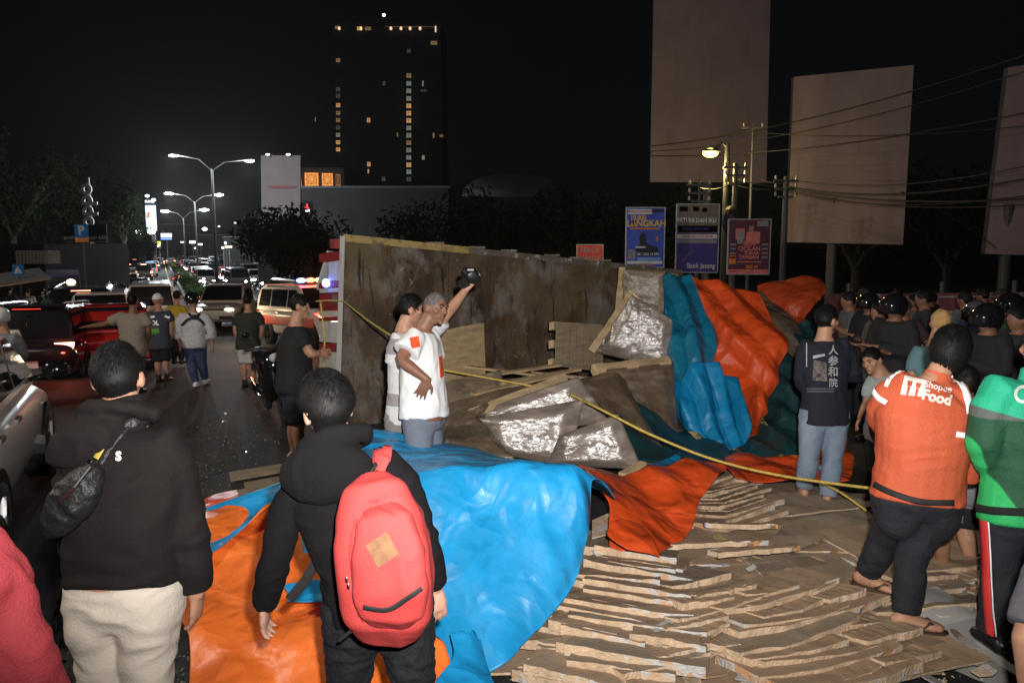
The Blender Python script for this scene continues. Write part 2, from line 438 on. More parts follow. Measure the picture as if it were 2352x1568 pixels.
    def body(s, hands=True, voxel=None, hand_spec=None, lod=1):
        mb = MB(); J = s.J
        up = (J['head'] - s.nk).normalized(); up = (up + Vector((0, 0, 1)) * 1.2).normalized()
        hf = s.hf; up2 = (up - hf * up.dot(hf) * 0.6).normalized()
        s.Rm = head_parts(mb, J['head'], hf, up2, s.k, lod); s.hup = up2
        V, F = loft([s.nk - Vector((0, 0, .05 * s.k)), s.nk, lerp(s.nk, J['head'], .55), J['head'] - hf * .012 * s.k], [(.088 * s.k, .072 * s.k), (.064 * s.k,) * 2, (.058 * s.k,) * 2, (.057 * s.k,) * 2], n=14); mb.add(V, F)
        s.torso(mb, lo=-.10, taper=.8); s.seat(mb, -.006)
        for sd in 'LR':
            s.arm(mb, sd); s.leg(mb, sd); s.foot(mb, sd)
            el, wr = J['el' + sd], J['wr' + sd]
            hs = (hand_spec or {}).get(sd, {})
            d = hs.get('d', (wr - el)); out = s.su * (1 if sd == 'R' else -1)
            if s.detail or hs:
                hand_parts(mb, wr, d, hs.get('n', out), hs.get('t', s.fwd), hs.get('curl', 0.4), s.k, hs.get('spread', 1.0))
            else:
                V, F = loft([wr, wr + d.normalized() * .05 * s.k, wr + d.normalized() * .12 * s.k, wr + d.normalized() * .17 * s.k], [(.028 * s.k, .02 * s.k), (.04 * s.k, .02 * s.k), (.036 * s.k, .018 * s.k), (.012 * s.k, .01 * s.k)], side=s.fwd, n=10); mb.add(V, F)
        me = remesh('body', mb, voxel or s.vx, 2, 0.4)
        s.bo = mobj('body', me, s.skin, s.root); return s.bo
    def face(s):
        hc = s.J['head']; P = lambda a, b, c: hc + s.Rm @ (Vector((a, b, c)) * s.k)
        for q in (-1, 1):
            mb = MB(); mb.ell(P(q * .031, .0865, .008), (.013 * s.k, .008 * s.k, .006 * s.k), 10, 6, s.Rm); mb.build('eye', EYE, s.root, smooth=True)
            mb = MB(); mb.tube([P(q * .015, .0985, .026), P(q * .033, .096, .031), P(q * .052, .084, .025)], [.004 * s.k, .005 * s.k, .003 * s.k], n=6); mb.build('eyebrow', HAIR, s.root, smooth=True)
        mb = MB(); mb.tube([P(-.026, .096, -.064), P(0, .1075, -.062), P(.026, .096, -.064)], [.002 * s.k, .0045 * s.k, .002 * s.k], n=6); mb.build('mouth', LIP, s.root, smooth=True)
    def hair(s, style='short', mat=None, strands=600, seed=1):
        return hair_mesh('hair', s.J['head'], s.Rm, mat or HAIR, s.root, style, s.k, strands, seed)
    def top(s, name, mat, sleeve=0.55, add=0.016, lo=-0.3, flare=0.03, wr=0.006, seed=1, sflare=0.006, collar=0.0, voxel=None, hi=1.19, freq=(9, 9, 14), rs=1.0, extra=None):
        mb = MB(); s.torso(mb, add * s.k, lo, flare * s.k, hi=hi)
        for sd in 'LR': s.arm(mb, sd, add * 0.8 * s.k, sleeve, sflare * s.k, rs)
        if extra: extra(mb)
        if collar:
            c0 = s.nk - Vector((0, 0, .03 * s.k)); c1 = lerp(s.nk, s.J['head'], .1 + collar)
            V, F = loft([c0, lerp(c0, c1, .5), c1], [(.085 * s.k, .080 * s.k), (.074 * s.k, .074 * s.k), (.071 * s.k, .073 * s.k)], side=s.su, n=18); mb.add(V, F)
        me = remesh(name, mb, voxel or s.vx, 4, 0.5)
        if wr: wrinkle(me, wr, freq, seed)
        return mobj(name, me, mat, s.root)
    def bottom(s, name, mat, upto=1.95, add=0.014, flare=0.006, wr=0.005, seed=2, hi=0.25, voxel=None, freq=(10, 10, 12), rs=1.0):
        mb = MB(); s.torso(mb, add * s.k, -0.10, 0, hi=hi, taper=.85); s.seat(mb, add * s.k)
        for sd in 'LR': s.leg(mb, sd, add * s.k, upto, flare * s.k, rs)
        me = remesh(name, mb, voxel or s.vx, 14, 0.5)
        if wr: wrinkle(me, wr, freq, seed)
        return mobj(name, me, mat, s.root)
    def shoes(s, mat, name='shoe', add=0.008, thong=False):
        for sd in 'LR':
            mb = MB()
            if thong:
                an = s.J['an' + sd]; f = s.J.get('toe' + sd) or s.fwd; f = Vector((f.x, f.y, 0)).normalized(); sx = f.cross(Vector((0, 0, 1))); z0 = an.z - .075 * s.k
                C = [Vector((an.x, an.y, z0)) + f * q * s.k for q in (-.085, -.05, 0, .06, .13, .18, .205)]
                V, F = loft(C, [(a * s.k, .012 * s.k) for a in (.02, .038, .038, .042, .05, .045, .02)], side=sx, n=14); mb.add(V, F)
                b = Vector((an.x, an.y, z0)) + f * .11 * s.k
                for q in (-1, 1): mb.tube([b + f * .05 * s.k + Vector((0, 0, .03 * s.k)), b + sx * q * .03 * s.k + Vector((0, 0, .055 * s.k)), b - f * .05 * s.k + sx * q * .046 * s.k + Vector((0, 0, .02 * s.k))], .009 * s.k, n=6)
                mb.build('sandal', mat, s.root, smooth=True)
            else:
                s.foot(mb, sd, add * s.k)
                me = remesh(name, mb, 0.012, 2, .4); mobj(name, me, mat, s.root)
    def helmet(s, mat, visor=True, seed=0):
        hc = s.J['head']; Rm = s.Rm; k = s.k; n, m = 24, 14; V = []; F = []
        for i in range(m + 1):
            th = math.pi * 0.70 * i / m
            for j in range(n):
                ph = 2 * math.pi * j / n; px, py, pz = math.sin(th) * math.cos(ph), math.sin(th) * math.sin(ph), math.cos(th)
                V.append(hc + Rm @ (Vector((px * .122, py * .145 - .008, pz * .135 + .012)) * k))
        for i in range(m):
            for j in range(n):
                py = math.sin(2 * math.pi * (j + .5) / n)
                if py > .45 and i > m * 0.62: continue
                a, b = i * n + j, i * n + (j + 1) % n; F.append((a, a + n, b + n, b))
        o = obj('helmet', V, F, mat, s.root); md = o.modifiers.new('thickness', 'SOLIDIFY'); md.thickness = .02 * k
        if visor:
            V = []; F = []; q = 10
            for i in range(4):
                for j in range(q + 1):
                    a = R(25) + R(130) * j / q; V.append(hc + Rm @ (Vector((math.cos(a) * .128, math.sin(a) * .155 - .004, .062 - .04 * i)) * k))
            for i in range(3):
                for j in range(q): a = i * (q + 1) + j; F.append((a, a + 1, a + q + 2, a + q + 1))
            v = obj('visor', V, F, BLACK_GLOSS, o); md = v.modifiers.new('thickness', 'SOLIDIFY'); md.thickness = .004
        return o
    def cap(s, mat, mat2=None):
        hc = s.J['head']; Rm = s.Rm; k = s.k; n, m = 24, 10; V = []; F = []
        for i in range(m + 1):
            th = math.pi * 0.47 * i / m
            for j in range(n):
                ph = 2 * math.pi * j / n; V.append(hc + Rm @ (Vector((math.sin(th) * math.cos(ph) * .092, math.sin(th) * math.sin(ph) * .113, math.cos(th) * .125 + .012)) * k))
        for i in range(m):
            for j in range(n): a, b = i * n + j, i * n + (j + 1) % n; F.append((a, a + n, b + n, b))
        o = obj('cap', V, F, mat, s.root); md = o.modifiers.new('thickness', 'SOLIDIFY'); md.thickness = .006
        V = []; F = []
        for i in range(3):
            for j in range(9):
                a = R(30) + R(120) * j / 8; rr = .105 + .035 * i * math.sin(R(180) * j / 8); V.append(hc + Rm @ (Vector((math.cos(a) * rr * .85, math.sin(a) * rr * 1.05, .03 - .008 * i)) * k))
        for i in range(2):
            for j in range(8): a = i * 9 + j; F.append((a, a + 1, a + 10, a + 9))
        b = obj('brim', V, F, mat2 or mat, o); md = b.modifiers.new('thickness', 'SOLIDIFY'); md.thickness = .005
        return o
    def bvh(s, o): 
        dg = bpy.context.evaluated_depsgraph_get(); return BVHTree.FromObject(o, dg)
def px_joints(d0, spec, rootuv=None):
    """joints given as (u, v, extra depth) in the photo -> root on the ground + joints relative to it"""
    P = {k_: W(v[0], v[1], d0 + (v[2] if len(v) > 2 else 0)) for k_, v in spec.items()}
    pel = (P['hipL'] + P['hipR']) / 2; foot = min(P['anL'].z, P['anR'].z) - 0.075
    root = Vector((pel.x, pel.y, foot))
    return root, {k_: p - root for k_, p in P.items()}
def stand_joints(k=1.0, yaw=0.0, arms='down', lean=0.0, stride=0.0, rnd=None):
    J = {'head': (0, .025, 1.562), 'neck': (0, -.01, 1.44), 'shL': (-.185, 0, 1.385), 'shR': (.185, 0, 1.385), 'hipL': (-.085, 0, .90), 'hipR': (.085, 0, .90),
         'knL': (-.10, .02 + stride, .49), 'knR': (.10, .02 - stride * .4, .49), 'anL': (-.11, -.02 + stride, .078), 'anR': (.11, -.02 - stride * 1.4, .078)}
    if arms == 'down': J.update(elL=(-.25, -.02, 1.11), elR=(.25, -.02, 1.11), wrL=(-.27, .08, .87), wrR=(.27, .08, .87))
    if arms == 'fold': J.update(elL=(-.25, .02, 1.12), elR=(.25, .02, 1.12), wrL=(.06, .20, 1.17), wrR=(-.06, .22, 1.13))
    if arms == 'phone': J.update(elL=(-.24, .05, 1.13), elR=(.23, .08, 1.15), wrL=(-.05, .27, 1.30), wrR=(.06, .28, 1.32))
    if arms == 'hip': J.update(elL=(-.36, -.08, 1.14), elR=(.25, -.02, 1.11), wrL=(-.17, .05, .98), wrR=(.27, .08, .87))
    if arms == 'ride': J.update(elL=(-.27, .20, 1.18), elR=(.27, .20, 1.18), wrL=(-.27, .42, 1.08), wrR=(.27, .42, 1.08))
    Rz = Matrix.Rotation(yaw, 3, 'Z')
    out = {}
    for n_, p in J.items():
        p = Vector(p)
        if lean and p.z > .9: p.y += (p.z - .9) * lean
        out[n_] = Rz @ (p * k)
    return out, Rz @ Vector((0, 1, 0))
# ------------------------------------------------------------------ ground and road
ASPHALT = M('asphalt', (0.030, 0.029, 0.028), 0.75, var=0.35, scale=1.2, bump=0.7, bscale=140, spec=0.35)
mat_blend(ASPHALT, (0.055, 0.05, 0.044), 0.35, 0.5, 0.72)
mat_blend(ASPHALT, (0.010, 0.010, 0.010), 0.9, 0.56, 0.7)
CONCRETE = M('concrete', (0.30, 0.29, 0.27), 0.85, var=0.25, scale=3, bump=0.3, bscale=40)
PAINT_WHITE = M('road_paint', (0.55, 0.54, 0.50), 0.7, var=0.3, scale=9)
PAINT_YELLOW = M('road_paint_yellow', (0.55, 0.42, 0.10), 0.7, var=0.3, scale=9)
def sheet_strip(name, t0, t1, s0, s1, h, mat, n=60, kind='structure', parent=None):
    V = []; F = []
    for i in range(n + 1):
        f = i / n; t = t0 + (t1 - t0) * f * f if t1 - t0 > 100 else t0 + (t1 - t0) * f
        V += [road(t, s0, h), road(t, s1, h)]
    for i in range(n): F.append((2 * i, 2 * i + 1, 2 * i + 3, 2 * i + 2))
    o = obj(name, V, F, mat, parent)
    if kind: o['kind'] = kind
    return o
ys = [-40, -10, 0, 3, 5, 6, 7, 8, 9, 10, 11, 12, 13, 14, 16, 18, 20, 22, 25, 28, 32, 36, 40, 45, 52, 60, 80, 100, 140, 200, 300, 600, 1200]
xs = [-900, -400, -200, -120, -80, -50, -30, -20, -10, -5, 0, 5, 10, 20, 40, 80, 200, 500]
V = [Vector((x, y, gz(y))) for y in ys for x in xs]; F = []
for i in range(len(ys) - 1):
    for j in range(len(xs) - 1): a = i * len(xs) + j; F.append((a, a + 1, a + len(xs) + 1, a + len(xs)))
tag(obj('ground', V, F, ASPHALT), kind='structure')
# median: two kerbs, soil, hedge; edge line and lane dashes
for s0, s1 in ((1.45, 1.6), (2.7, 2.85)):
    mb = MB()
    for i in range(50):
        a, b = road(46 + i * 4, (s0 + s1) / 2, 0.07), road(50 + i * 4 - 0.02, (s0 + s1) / 2, 0.07); mb.bar(a, b, 0.2, 0.16)
    tag(mb.build('kerb', CONCRETE), kind='structure')
sheet_strip('edge_line', 20, 240, 0.75, 0.9, 0.006, PAINT_YELLOW)
mb = MB()
for i in range(34):
    t = 40 + i * 6; a, b = road(t, -2.0, 0.006), road(t + 2.6, -2.0, 0.006); q = RS * 0.06; mb.add([a - q, a + q, b + q, b - q], [(0, 1, 2, 3)])
tag(mb.build('lane_dashes', PAINT_WHITE), kind='structure')
LEAF = M('leaf', (0.040, 0.070, 0.020), 0.8, var=0.45, scale=1.5, spec=.05)
LEAF_DARK = M('leaf_dark', (0.014, 0.022, 0.009), 0.85, var=0.45, scale=1.5, spec=.03)
BARK = M('bark', (0.06, 0.045, 0.03), 0.9, var=0.3, scale=8, bump=0.6, bscale=30)
def leaf_mass(name, pts, size, mat, parent=None, seed=0):
    rnd = random.Random(seed); V = []; F = []
    for p in pts:
        a = Vector((rnd.gauss(0, 1), rnd.gauss(0, 1), rnd.gauss(0, 1))).normalized(); b = a.orthogonal().normalized(); s_ = size * rnd.uniform(.6, 1.3); n = len(V)
        V += [p - a * s_, p + b * s_ * .45, p + a * s_, p - b * s_ * .45]; F.append((n, n + 1, n + 2, n + 3))
    return obj(name, V, F, mat, parent, smooth=False)
rnd = random.Random(3)
tag(leaf_mass('median_hedge', [road(46.5 + 150 * rnd.random() ** 1.6, rnd.uniform(1.7, 2.6), rnd.uniform(.05, .75) * (1 if rnd.random() < .8 else 1.4)) for _ in range(9000)], 0.10, LEAF, seed=4), kind='stuff')
def tree(loc, h, r, label, seed, mat=None, n=2600, group='dark trees along the street', leaf=.16):
    rnd = random.Random(seed); t = empty('tree', loc, label, 'tree', group)
    mb = MB(); th = h * .42; p0 = Vector((0, 0, 0)); top = Vector((rnd.uniform(-.3, .3), rnd.uniform(-.3, .3), th))
    mb.tube([p0, top * .5 + Vector((.05, 0, 0)), top], [.06 * r + .06, .05 * r + .04, .045 * r + .03], n=8)
    ends = []
    for i in range(7):
        a = 2 * math.pi * i / 7 + rnd.random(); e = top + Vector((math.cos(a) * r * .6, math.sin(a) * r * .6, (h - th) * rnd.uniform(.25, .75)))
        mb.tube([top - Vector((0, 0, .2)), (top + e) / 2 + Vector((0, 0, .2)), e], [.035 * r + .02, .03 * r, .012 * r], n=6); ends.append(e)
    mb.build('trunk', BARK, t)
    pts = []
    cl = ends + [top + Vector((rnd.uniform(-.7, .7) * r, rnd.uniform(-.7, .7) * r, rnd.uniform(.1, 1) * (h - th))) for _ in range(12)]
    for _ in range(n):
        c = rnd.choice(cl); d = Vector((rnd.gauss(0, 1), rnd.gauss(0, 1), rnd.gauss(0, .75))); d = d.normalized() * r * .42 * rnd.random() ** .35; pts.append(c + d)
    leaf_mass('crown', pts, leaf, mat or LEAF_DARK, t, seed)
    return t
for i, (u, v, d, h, r, lab) in enumerate((
    (30, 690, 54, 10.5, 4.6, 'tall dark tree at the far left above the sloping shop awning'),
    (215, 640, 62, 9.5, 3.4, 'dark tree behind the vertical white letter sign'),
    (285, 615, 92, 9.5, 2.4, 'dark tree left of the lit screen tower'),
    (322, 605, 110, 5.5, 2.6, 'far dark tree below the two white street lights'),
    (640, 700, 46, 5.2, 2.4, 'bushy green tree under the small grey billboard'),
    (720, 700, 40, 4.6, 2.4, 'dark bush between the grey billboard and the striped tailboard'),
    (1010, 640, 42, 5.6, 3.0, 'dark tree behind the top left of the fallen truck'),
    (1150, 640, 40, 5.2, 3.0, 'dark tree behind the middle of the fallen truck, below the arched roof'),
    (1330, 650, 38, 5.6, 3.0, 'dark tree behind the red price sign'),
    (1560, 640, 34, 5.4, 2.6, 'dark tree between the blue poster and the bank poster'),
    (1960, 640, 40, 6.0, 3.4, 'dark tree under the second white billboard'),
    (2180, 640, 36, 6.0, 3.2, 'dark tree left of the third billboard pillar'))):
    p = W(u, v, d); tree(Vector((p.x, p.y, gz(p.y))), h, r, lab, 20 + i, mat=None)

# ------------------------------------------------------------------ tower block with lit windows
DARKWALL = M('dark_wall', (0.05, 0.05, 0.055), 0.9, var=0.2, scale=.2)
PALEWALL = M('pale_wall', (0.036, 0.038, 0.038), 0.9, var=0.2, scale=.4)
FRAME_DARK = M('frame_dark', (0.03, 0.03, 0.03), 0.6)
WARM = E('warm_window', (1.0, 0.52, 0.20), 0.5); DIMWARM = E('dim_warm_window', (0.8, 0.5, 0.26), 0.22); PALE = E('pale_window', (0.75, 0.74, 0.55), 0.22); COOL = E('cool_window', (0.55, 0.66, 0.62), 0.25); DIM = E('dim_window', (0.4, 0.42, 0.4), 0.1); LAMPW = E('small_lamp', (1, .7, .45), 1.1)
D = 250.0
def wallbox(name, u0, u1, v0, v1, d, depth, mat, parent=None):
    a, b = W(u0, v0, d), W(u1, v1, d)
    mb = MB(); mb.box(((a.x + b.x) / 2, a.y + depth / 2, (a.z + b.z) / 2), (abs(b.x - a.x), depth, abs(a.z - b.z)))
    return mb.build(name, mat, parent)
tw = empty('tower_block', (0, 0, 0), 'tall dark tower block with columns of small lit windows', 'tower block')
wallbox('wall', 765, 1012, 52, 620, D, 25, DARKWALL, tw); wallbox('side_wing', 730, 764.5, 78, 620, D + 3, 20, DARKWALL, tw); wallbox('roof_parapet', 858, 905, 40, 51.5, D + 2, 10, DARKWALL, tw)
ux = lambda x: x * .307 + 601.7
def win(x, y, wd, ht, mat, grid=True):
    a, b = W(ux(x - wd / 2), (y - ht / 2) * .307, D), W(ux(x + wd / 2), (y + ht / 2) * .307, D); yy = W(939, 300, D).y
    c = ((a.x + b.x) / 2, min(a.y, b.y) - .3, (a.z + b.z) / 2); sx, sz = b.x - a.x, a.z - b.z
    mb = MB(); mb.box(c, (sx, .12, sz)); o = mb.build('window', mat, tw)
    if grid and wd > 20:
        f = MB(); y_ = c[1] - .1
        f.box((c[0], y_, c[2]), (.09, .06, sz)); f.box((c[0], y_, c[2] + sz * .12), (sx, .06, .09))
        for q in (-1, 1): f.box((c[0] + q * sx / 2, y_, c[2]), (.12, .1, sz + .2)); f.box((c[0], y_, c[2] + q * sz / 2), (sx + .2, .1, .12))
        f.build('frame', FRAME_DARK, o)
for y, m in zip((570, 628, 683, 740, 795, 850, 905, 960, 1015, 1070, 1125, 1180, 1235, 1287, 1342), (DIMWARM, COOL, PALE, PALE, WARM, WARM, WARM, PALE, PALE, DIMWARM, COOL, COOL, WARM, COOL, DIM)): win(1100, y, 38, 36, m)
for y, m in zip((455, 672, 720, 790, 848, 902, 957, 1012, 1067, 1120), (DIMWARM, DIM, DIM, WARM, DIMWARM, DIMWARM, DIM, PALE, WARM, WARM)): win(572, y, 34, 32, m)
for x, y, a, b, m in ((565, 210, 36, 26, DIMWARM), (732, 218, 40, 30, WARM), (795, 218, 48, 28, DIMWARM), (1110, 203, 380, 8, DIMWARM), (1288, 325, 50, 30, DIMWARM), (800, 902, 28, 36, WARM), (802, 1230, 28, 36, WARM), (797, 1282, 10, 30, WARM), (912, 1340, 30, 36, DIM), (915, 628, 25, 34, DIM), (1205, 628, 10, 40, COOL), (1210, 680, 48, 18, DIM), (1208, 1180, 20, 32, PALE), (1285, 1015, 12, 36, DIMWARM), (1343, 1018, 30, 20, DIMWARM), (1015, 1010, 8, 30, DIMWARM), (402, 895, 5, 30, PALE), (1100, 385, 30, 30, DIM), (1300, 222, 9, 44, LAMPW)):
    win(x, y, a, b, m)
for x in (578, 740, 965, 1040, 1108, 1183): mb = MB(); mb.ell(W(ux(x), 214 * .307, D - .8), (.42, .4, .55), 8, 6); mb.build('lamp', LAMPW, tw)
mb = MB(); p = W(ux(912), 115 * .307, D + 2); mb.ell(p, (.5, .5, .5), 10, 8); b_ = mb.build('roof_beacon', E('beacon', (.95, .95, 1), 4), tw)
mb = MB(); mb.tube([p - Vector((0, 0, 6)), p], .18); mb.build('mast', FRAME_DARK, tw)

# building with ornamental orange windows
ob = empty('prayer_hall', (0, 0, 0), 'dark building with square orange ornamental lattice windows', 'building')
wallbox('wall', 640, 790, 385, 600, 121, 12, DARKWALL, ob)
ORANGEGLOW = E('orange_glow', (1.0, 0.36, 0.08), 1.0); LATT = M('lattice', (.10, .04, .02), .7)
for u0, u1, v0, v1 in ((700, 732, 397, 427), (739.5, 765, 398, 427), (771, 783, 400, 427), (690, 692, 399, 427)):
    a, b = W(u0, v0, 120.7), W(u1, v1, 120.7); c = (a + b) / 2; sx, sz = b.x - a.x, a.z - b.z
    mb = MB(); mb.box(c, (sx, .1, sz)); o = mb.build('window', ORANGEGLOW if u1 < 768 else E('orange_glow_dim', (.8, .34, .12), .3), ob)
    if sx < .3: continue
    f = MB(); y_ = c.y - .1
    for i in range(7):
        q = -.5 + i / 6
        if abs(q) > .3: f.box((c.x + q * sx, y_, c.z), (.035, .05, sz)); f.box((c.x, y_ + .01, c.z + q * sz), (sx, .05, .035))
    for rr in (.16, .26, .36):
        pts = [Vector((c.x + math.cos(t_) * rr * sx, y_ - .02, c.z + math.sin(t_) * rr * sz)) for t_ in [2 * math.pi * k_ / 20 for k_ in range(21)]]; f.tube(pts, .03, n=5, cap=False)
    for k_ in range(8):
        t_ = math.pi * k_ / 4; f.bar((c.x + math.cos(t_) * .26 * sx, y_, c.z + math.sin(t_) * .26 * sz), (c.x + math.cos(t_) * .5 * sx, y_, c.z + math.sin(t_) * .5 * sz), .03, .03)
    f.build('lattice', LATT, o)
# long low hall and arched roof hall
lh = empty('low_hall', (0, 0, 0), 'long low grey hall with flat roof behind the trees', 'building')
wallbox('wall', 692, 1030, 432, 640, 95, 14, PALEWALL, lh); wallbox('roof', 690, 1034, 427, 431.5, 94.5, 15, M('roof_sheet', (.12, .12, .13), .7), lh)
ah = empty('arched_hall', (0, 0, 0), 'grey hall with a long arched roof behind the fallen truck', 'building')
a, b = W(1062, 452, 82), W(1292, 452, 82); V = []; F = []
for i in range(25):
    t_ = math.pi * i / 24; x = (a.x + b.x) / 2 - math.cos(t_) * (b.x - a.x) / 2; z = a.z + math.sin(t_) ** .7 * 2.3
    V += [Vector((x, a.y, z)), Vector((x, a.y + 18, z))]
for i in range(24): F.append((2 * i, 2 * i + 2, 2 * i + 3, 2 * i + 1))
F.append(tuple(2 * i for i in range(24, -1, -1)))
obj('arched_roof', V, F, M('arch_roof', (.10, .11, .11), .6), ah); wallbox('wall', 1062, 1292, 452.5, 640, 82, 18, PALEWALL, ah)
wallbox('annex', 1295, 1420, 440, 640, 84, 12, DARKWALL, ah)

# ------------------------------------------------------------------ billboards
BOARD = M('billboard_vinyl', (0.27, 0.208, 0.242), 0.8, var=0.12, scale=.6)
mat_blend(BOARD, (0.20, 0.150, 0.165), 1.4, .5, .8, stretch=(1, 1, .25)); STEEL = M('steel', (0.10, 0.10, 0.105), 0.6, metal=.3)
def board(quad, d, label, poles, mat, thick=.22, lamps=()):
    """quad: top-left, top-right, bottom-right, bottom-left"""
    P = [W(u, v, dd) for (u, v), dd in zip(quad, d if isinstance(d, (list, tuple)) else [d] * 4)]
    root = Vector(((P[2].x + P[3].x) / 2, (P[2].y + P[3].y) / 2 + .3, gz(P[2].y))); t = empty('billboard', root, label, 'billboard', 'blank billboards')
    n = Vector((0, thick, 0)); V = []
    NX, NZ = 4, 6
    face = []
    for j in range(NZ + 1):
        for i in range(NX + 1): face.append(lerp(lerp(P[0], P[1], i / NX), lerp(P[3], P[2], i / NX), j / NZ) - root)
    F = []
    for j in range(NZ):
        for i in range(NX): a_ = j * (NX + 1) + i; F.append((a_ + NX + 1, a_ + NX + 2, a_ + 1, a_))
    obj('face_panel', face, F, mat, t, smooth=False)
    mb = MB(); Q = [p - root for p in P]
    mb.add([q + n * .05 for q in Q] + [q + n for q in Q], [(7, 6, 5, 4), (0, 1, 5, 4), (1, 2, 6, 5), (2, 3, 7, 6), (3, 0, 4, 7)]); mb.build('frame', STEEL, t)
    for u in poles:
        f = (u - quad[3][0]) / (quad[2][0] - quad[3][0]); c = lerp(Q[3], Q[2], f) + n * 1.2
        mb = MB(); mb.tube([Vector((c.x, c.y + .1, 0)), Vector((c.x, c.y + .1, c.z + 1.5))], .16, n=12); mb.build('pole', STEEL, t)
    for u, v in lamps:
        p = W(u, v, (d[0] if isinstance(d, (list, tuple)) else d) - .8) - root; mb = MB(); mb.bar(p, p + Vector((0, .9, -.1)), .05); mb.build('lamp_arm', STEEL, t)
        mb = MB(); mb.ell(p, (.16, .12, .06), 10, 6); mb.build('lamp', E('board_lamp', (.85, .95, 1), 5), t)
    return t
board(((1508, -260), (1776, -265), (1760, 420), (1495, 418)), (30, 30.6, 30.6, 30), 'tallest blank billboard, above the yellow street lamp and cut by the top of the photo', (1630,), BOARD)
board(((1823, 177), (2099, 150), (2074, 562), (1808, 556)), (27, 25.5, 25.5, 27), 'second blank billboard, red glow on its lower left corner', (1925,), BOARD)
board(((2316, 155), (2560, 120), (2510, 590), (2262, 583)), (24, 22.5, 22.5, 24), 'third blank billboard, cut off by the right edge of the photo', (2330,), BOARD)
sb = board(((599, 357), (690, 357), (690, 531), (601, 530)), 58, 'small grey billboard with faint text above the green tree', (662, 630), M('grey_vinyl', (.13, .11, .112), .8, var=.12, scale=.8), lamps=((615, 355), (662, 355)))

# ------------------------------------------------------------------ writing
def text(name, body, p, size, mat, parent=None, rot=(90, 0, 0), align='CENTER', extrude=.004, sx=1.0, bold=0.0, keep=True):
    cu = bpy.data.curves.new('t', 'FONT'); cu.body = body; cu.size = size; cu.align_x = align; cu.align_y = 'CENTER'; cu.extrude = extrude; cu.offset = bold; cu.resolution_u = 3
    o = bpy.data.objects.new('t', cu); COL.objects.link(o)
    me = evaluated_mesh(o); bpy.data.objects.remove(o, do_unlink=True); bpy.data.curves.remove(cu)
    me.name = name; me.materials.clear(); me.materials.append(mat)
    for v in me.vertices: v.co.x *= sx
    o = bpy.data.objects.new(name, me); COL.objects.link(o); o.parent = parent; o.location = p; o.rotation_euler = [R(q) for q in rot]
    return o
pr = W(645, 428, 57.7) - sb.location
text('lettering', 'rumahpik.com', pr, .34, M('faint_red_print', (.25, .05, .06), .8), sb, bold=.006)

# three posters on poles in front of the street, and the red price sign
FR = M('poster_frame', (.45, .45, .46), .5, metal=.4)
def poster(u0, u1, v0, v1, d, label, mat, poles=True, cat='poster', group='posters behind the fallen truck'):
    a, b = W(u0, v0, d), W(u1, v1, d); sx, sz = b.x - a.x, a.z - b.z; c = Vector(((a.x + b.x) / 2, a.y, (a.z + b.z) / 2))
    root = Vector((c.x, c.y, gz(c.y))); t = empty('poster_board', root, label, cat, group); h = c.z - root.z
    mb = MB(); mb.box((0, 0, h), (sx, .05, sz)); mb.build('print_panel', mat, t)
    mb = MB()
    for q in (-1, 1): mb.box((q * (sx / 2 + .014), 0, h), (.026, .07, sz + .05)); mb.box((0, 0, h + q * (sz / 2 + .014)), (sx - .002, .07, .026))
    mb.build('frame', FR, t)
    mb = MB(); mb.tube([Vector((0, .06, 0)), Vector((0, .06, h + sz / 2))], .04, n=10); mb.build('pole', STEEL, t)
    def put(x, z, wd, ht, m, lift=.004, name='printed_patch'):
        """x, z as fractions of the panel from its top left corner"""
        q = MB(); y = -.026 - lift; x0, x1 = -sx / 2 + x * sx, -sx / 2 + (x + wd) * sx; z1, z0 = h + sz / 2 - z * sz, h + sz / 2 - (z + ht) * sz
        q.add([(x0, y, z0), (x1, y, z0), (x1, y, z1), (x0, y, z1)], [(0, 1, 2, 3)]); return q.build(name, m, t)
    def wr(s_, x, z, size, m, sx_=1.0, bold=.002, lift=.010): return text('lettering', s_, (-sx / 2 + x * sx, -.026 - lift, h + sz / 2 - z * sz), size, m, t, sx=sx_, bold=bold, extrude=.001)
    return t, put, wr, sx, sz, h
PB = M('print_blue', (.05, .10, .62), .45, var=.25, scale=2); PY = M('print_yellow', (.85, .55, .04), .5); PO = M('print_orange', (.8, .25, .03), .5); PW = M('print_white', (.75, .75, .75), .5); PD = M('print_dark', (.012, .015, .03), .5); PG = M('print_grey', (.30, .29, .30), .5); PR = M('print_red', (.55, .06, .05), .5); PN = M('print_navy', (.055, .045, .26), .5, var=.2, scale=2); PM = M('print_maroon', (.12, .03, .06), .5, var=.3, scale=3); PP = M('print_pale_red', (.75, .22, .18), .5); PSK = M('print_skin', (.4, .2, .13), .5); PK = M('print_brown', (.22, .18, .14), .5)
t, put, wr, sx, sz, h = poster(1440, 1526, 478, 613, 21, 'blue poster with yellow lettering and a dark figure, leftmost of the three posters', PB)
put(.02, .02, .64, .085, PW); put(.68, .02, .3, .05, PD); wr('MITRA TOTALINDO', .36, .06, .075, PR); wr('10.000', .30, .17, .19, PY, .8, .006); wr('LANGKAH', .52, .265, .23, PY, .95, .008); wr('1', .17, .265, .23, PY, 1, .008); put(.10, .335, .78, .03, PO)
mb = MB()
mb.add([Vector((-sx / 2 + x * sx, -.034, h + sz / 2 - z * sz)) for x, z in ((.22, .72), (.30, .64), (.36, .60), (.34, .50), (.40, .42), (.48, .42), (.53, .48), (.52, .58), (.62, .63), (.82, .66), (.86, .72), (.86, .76), (.40, .76))], [tuple(range(12, -1, -1))]); mb.build('printed_figure', PD, t)
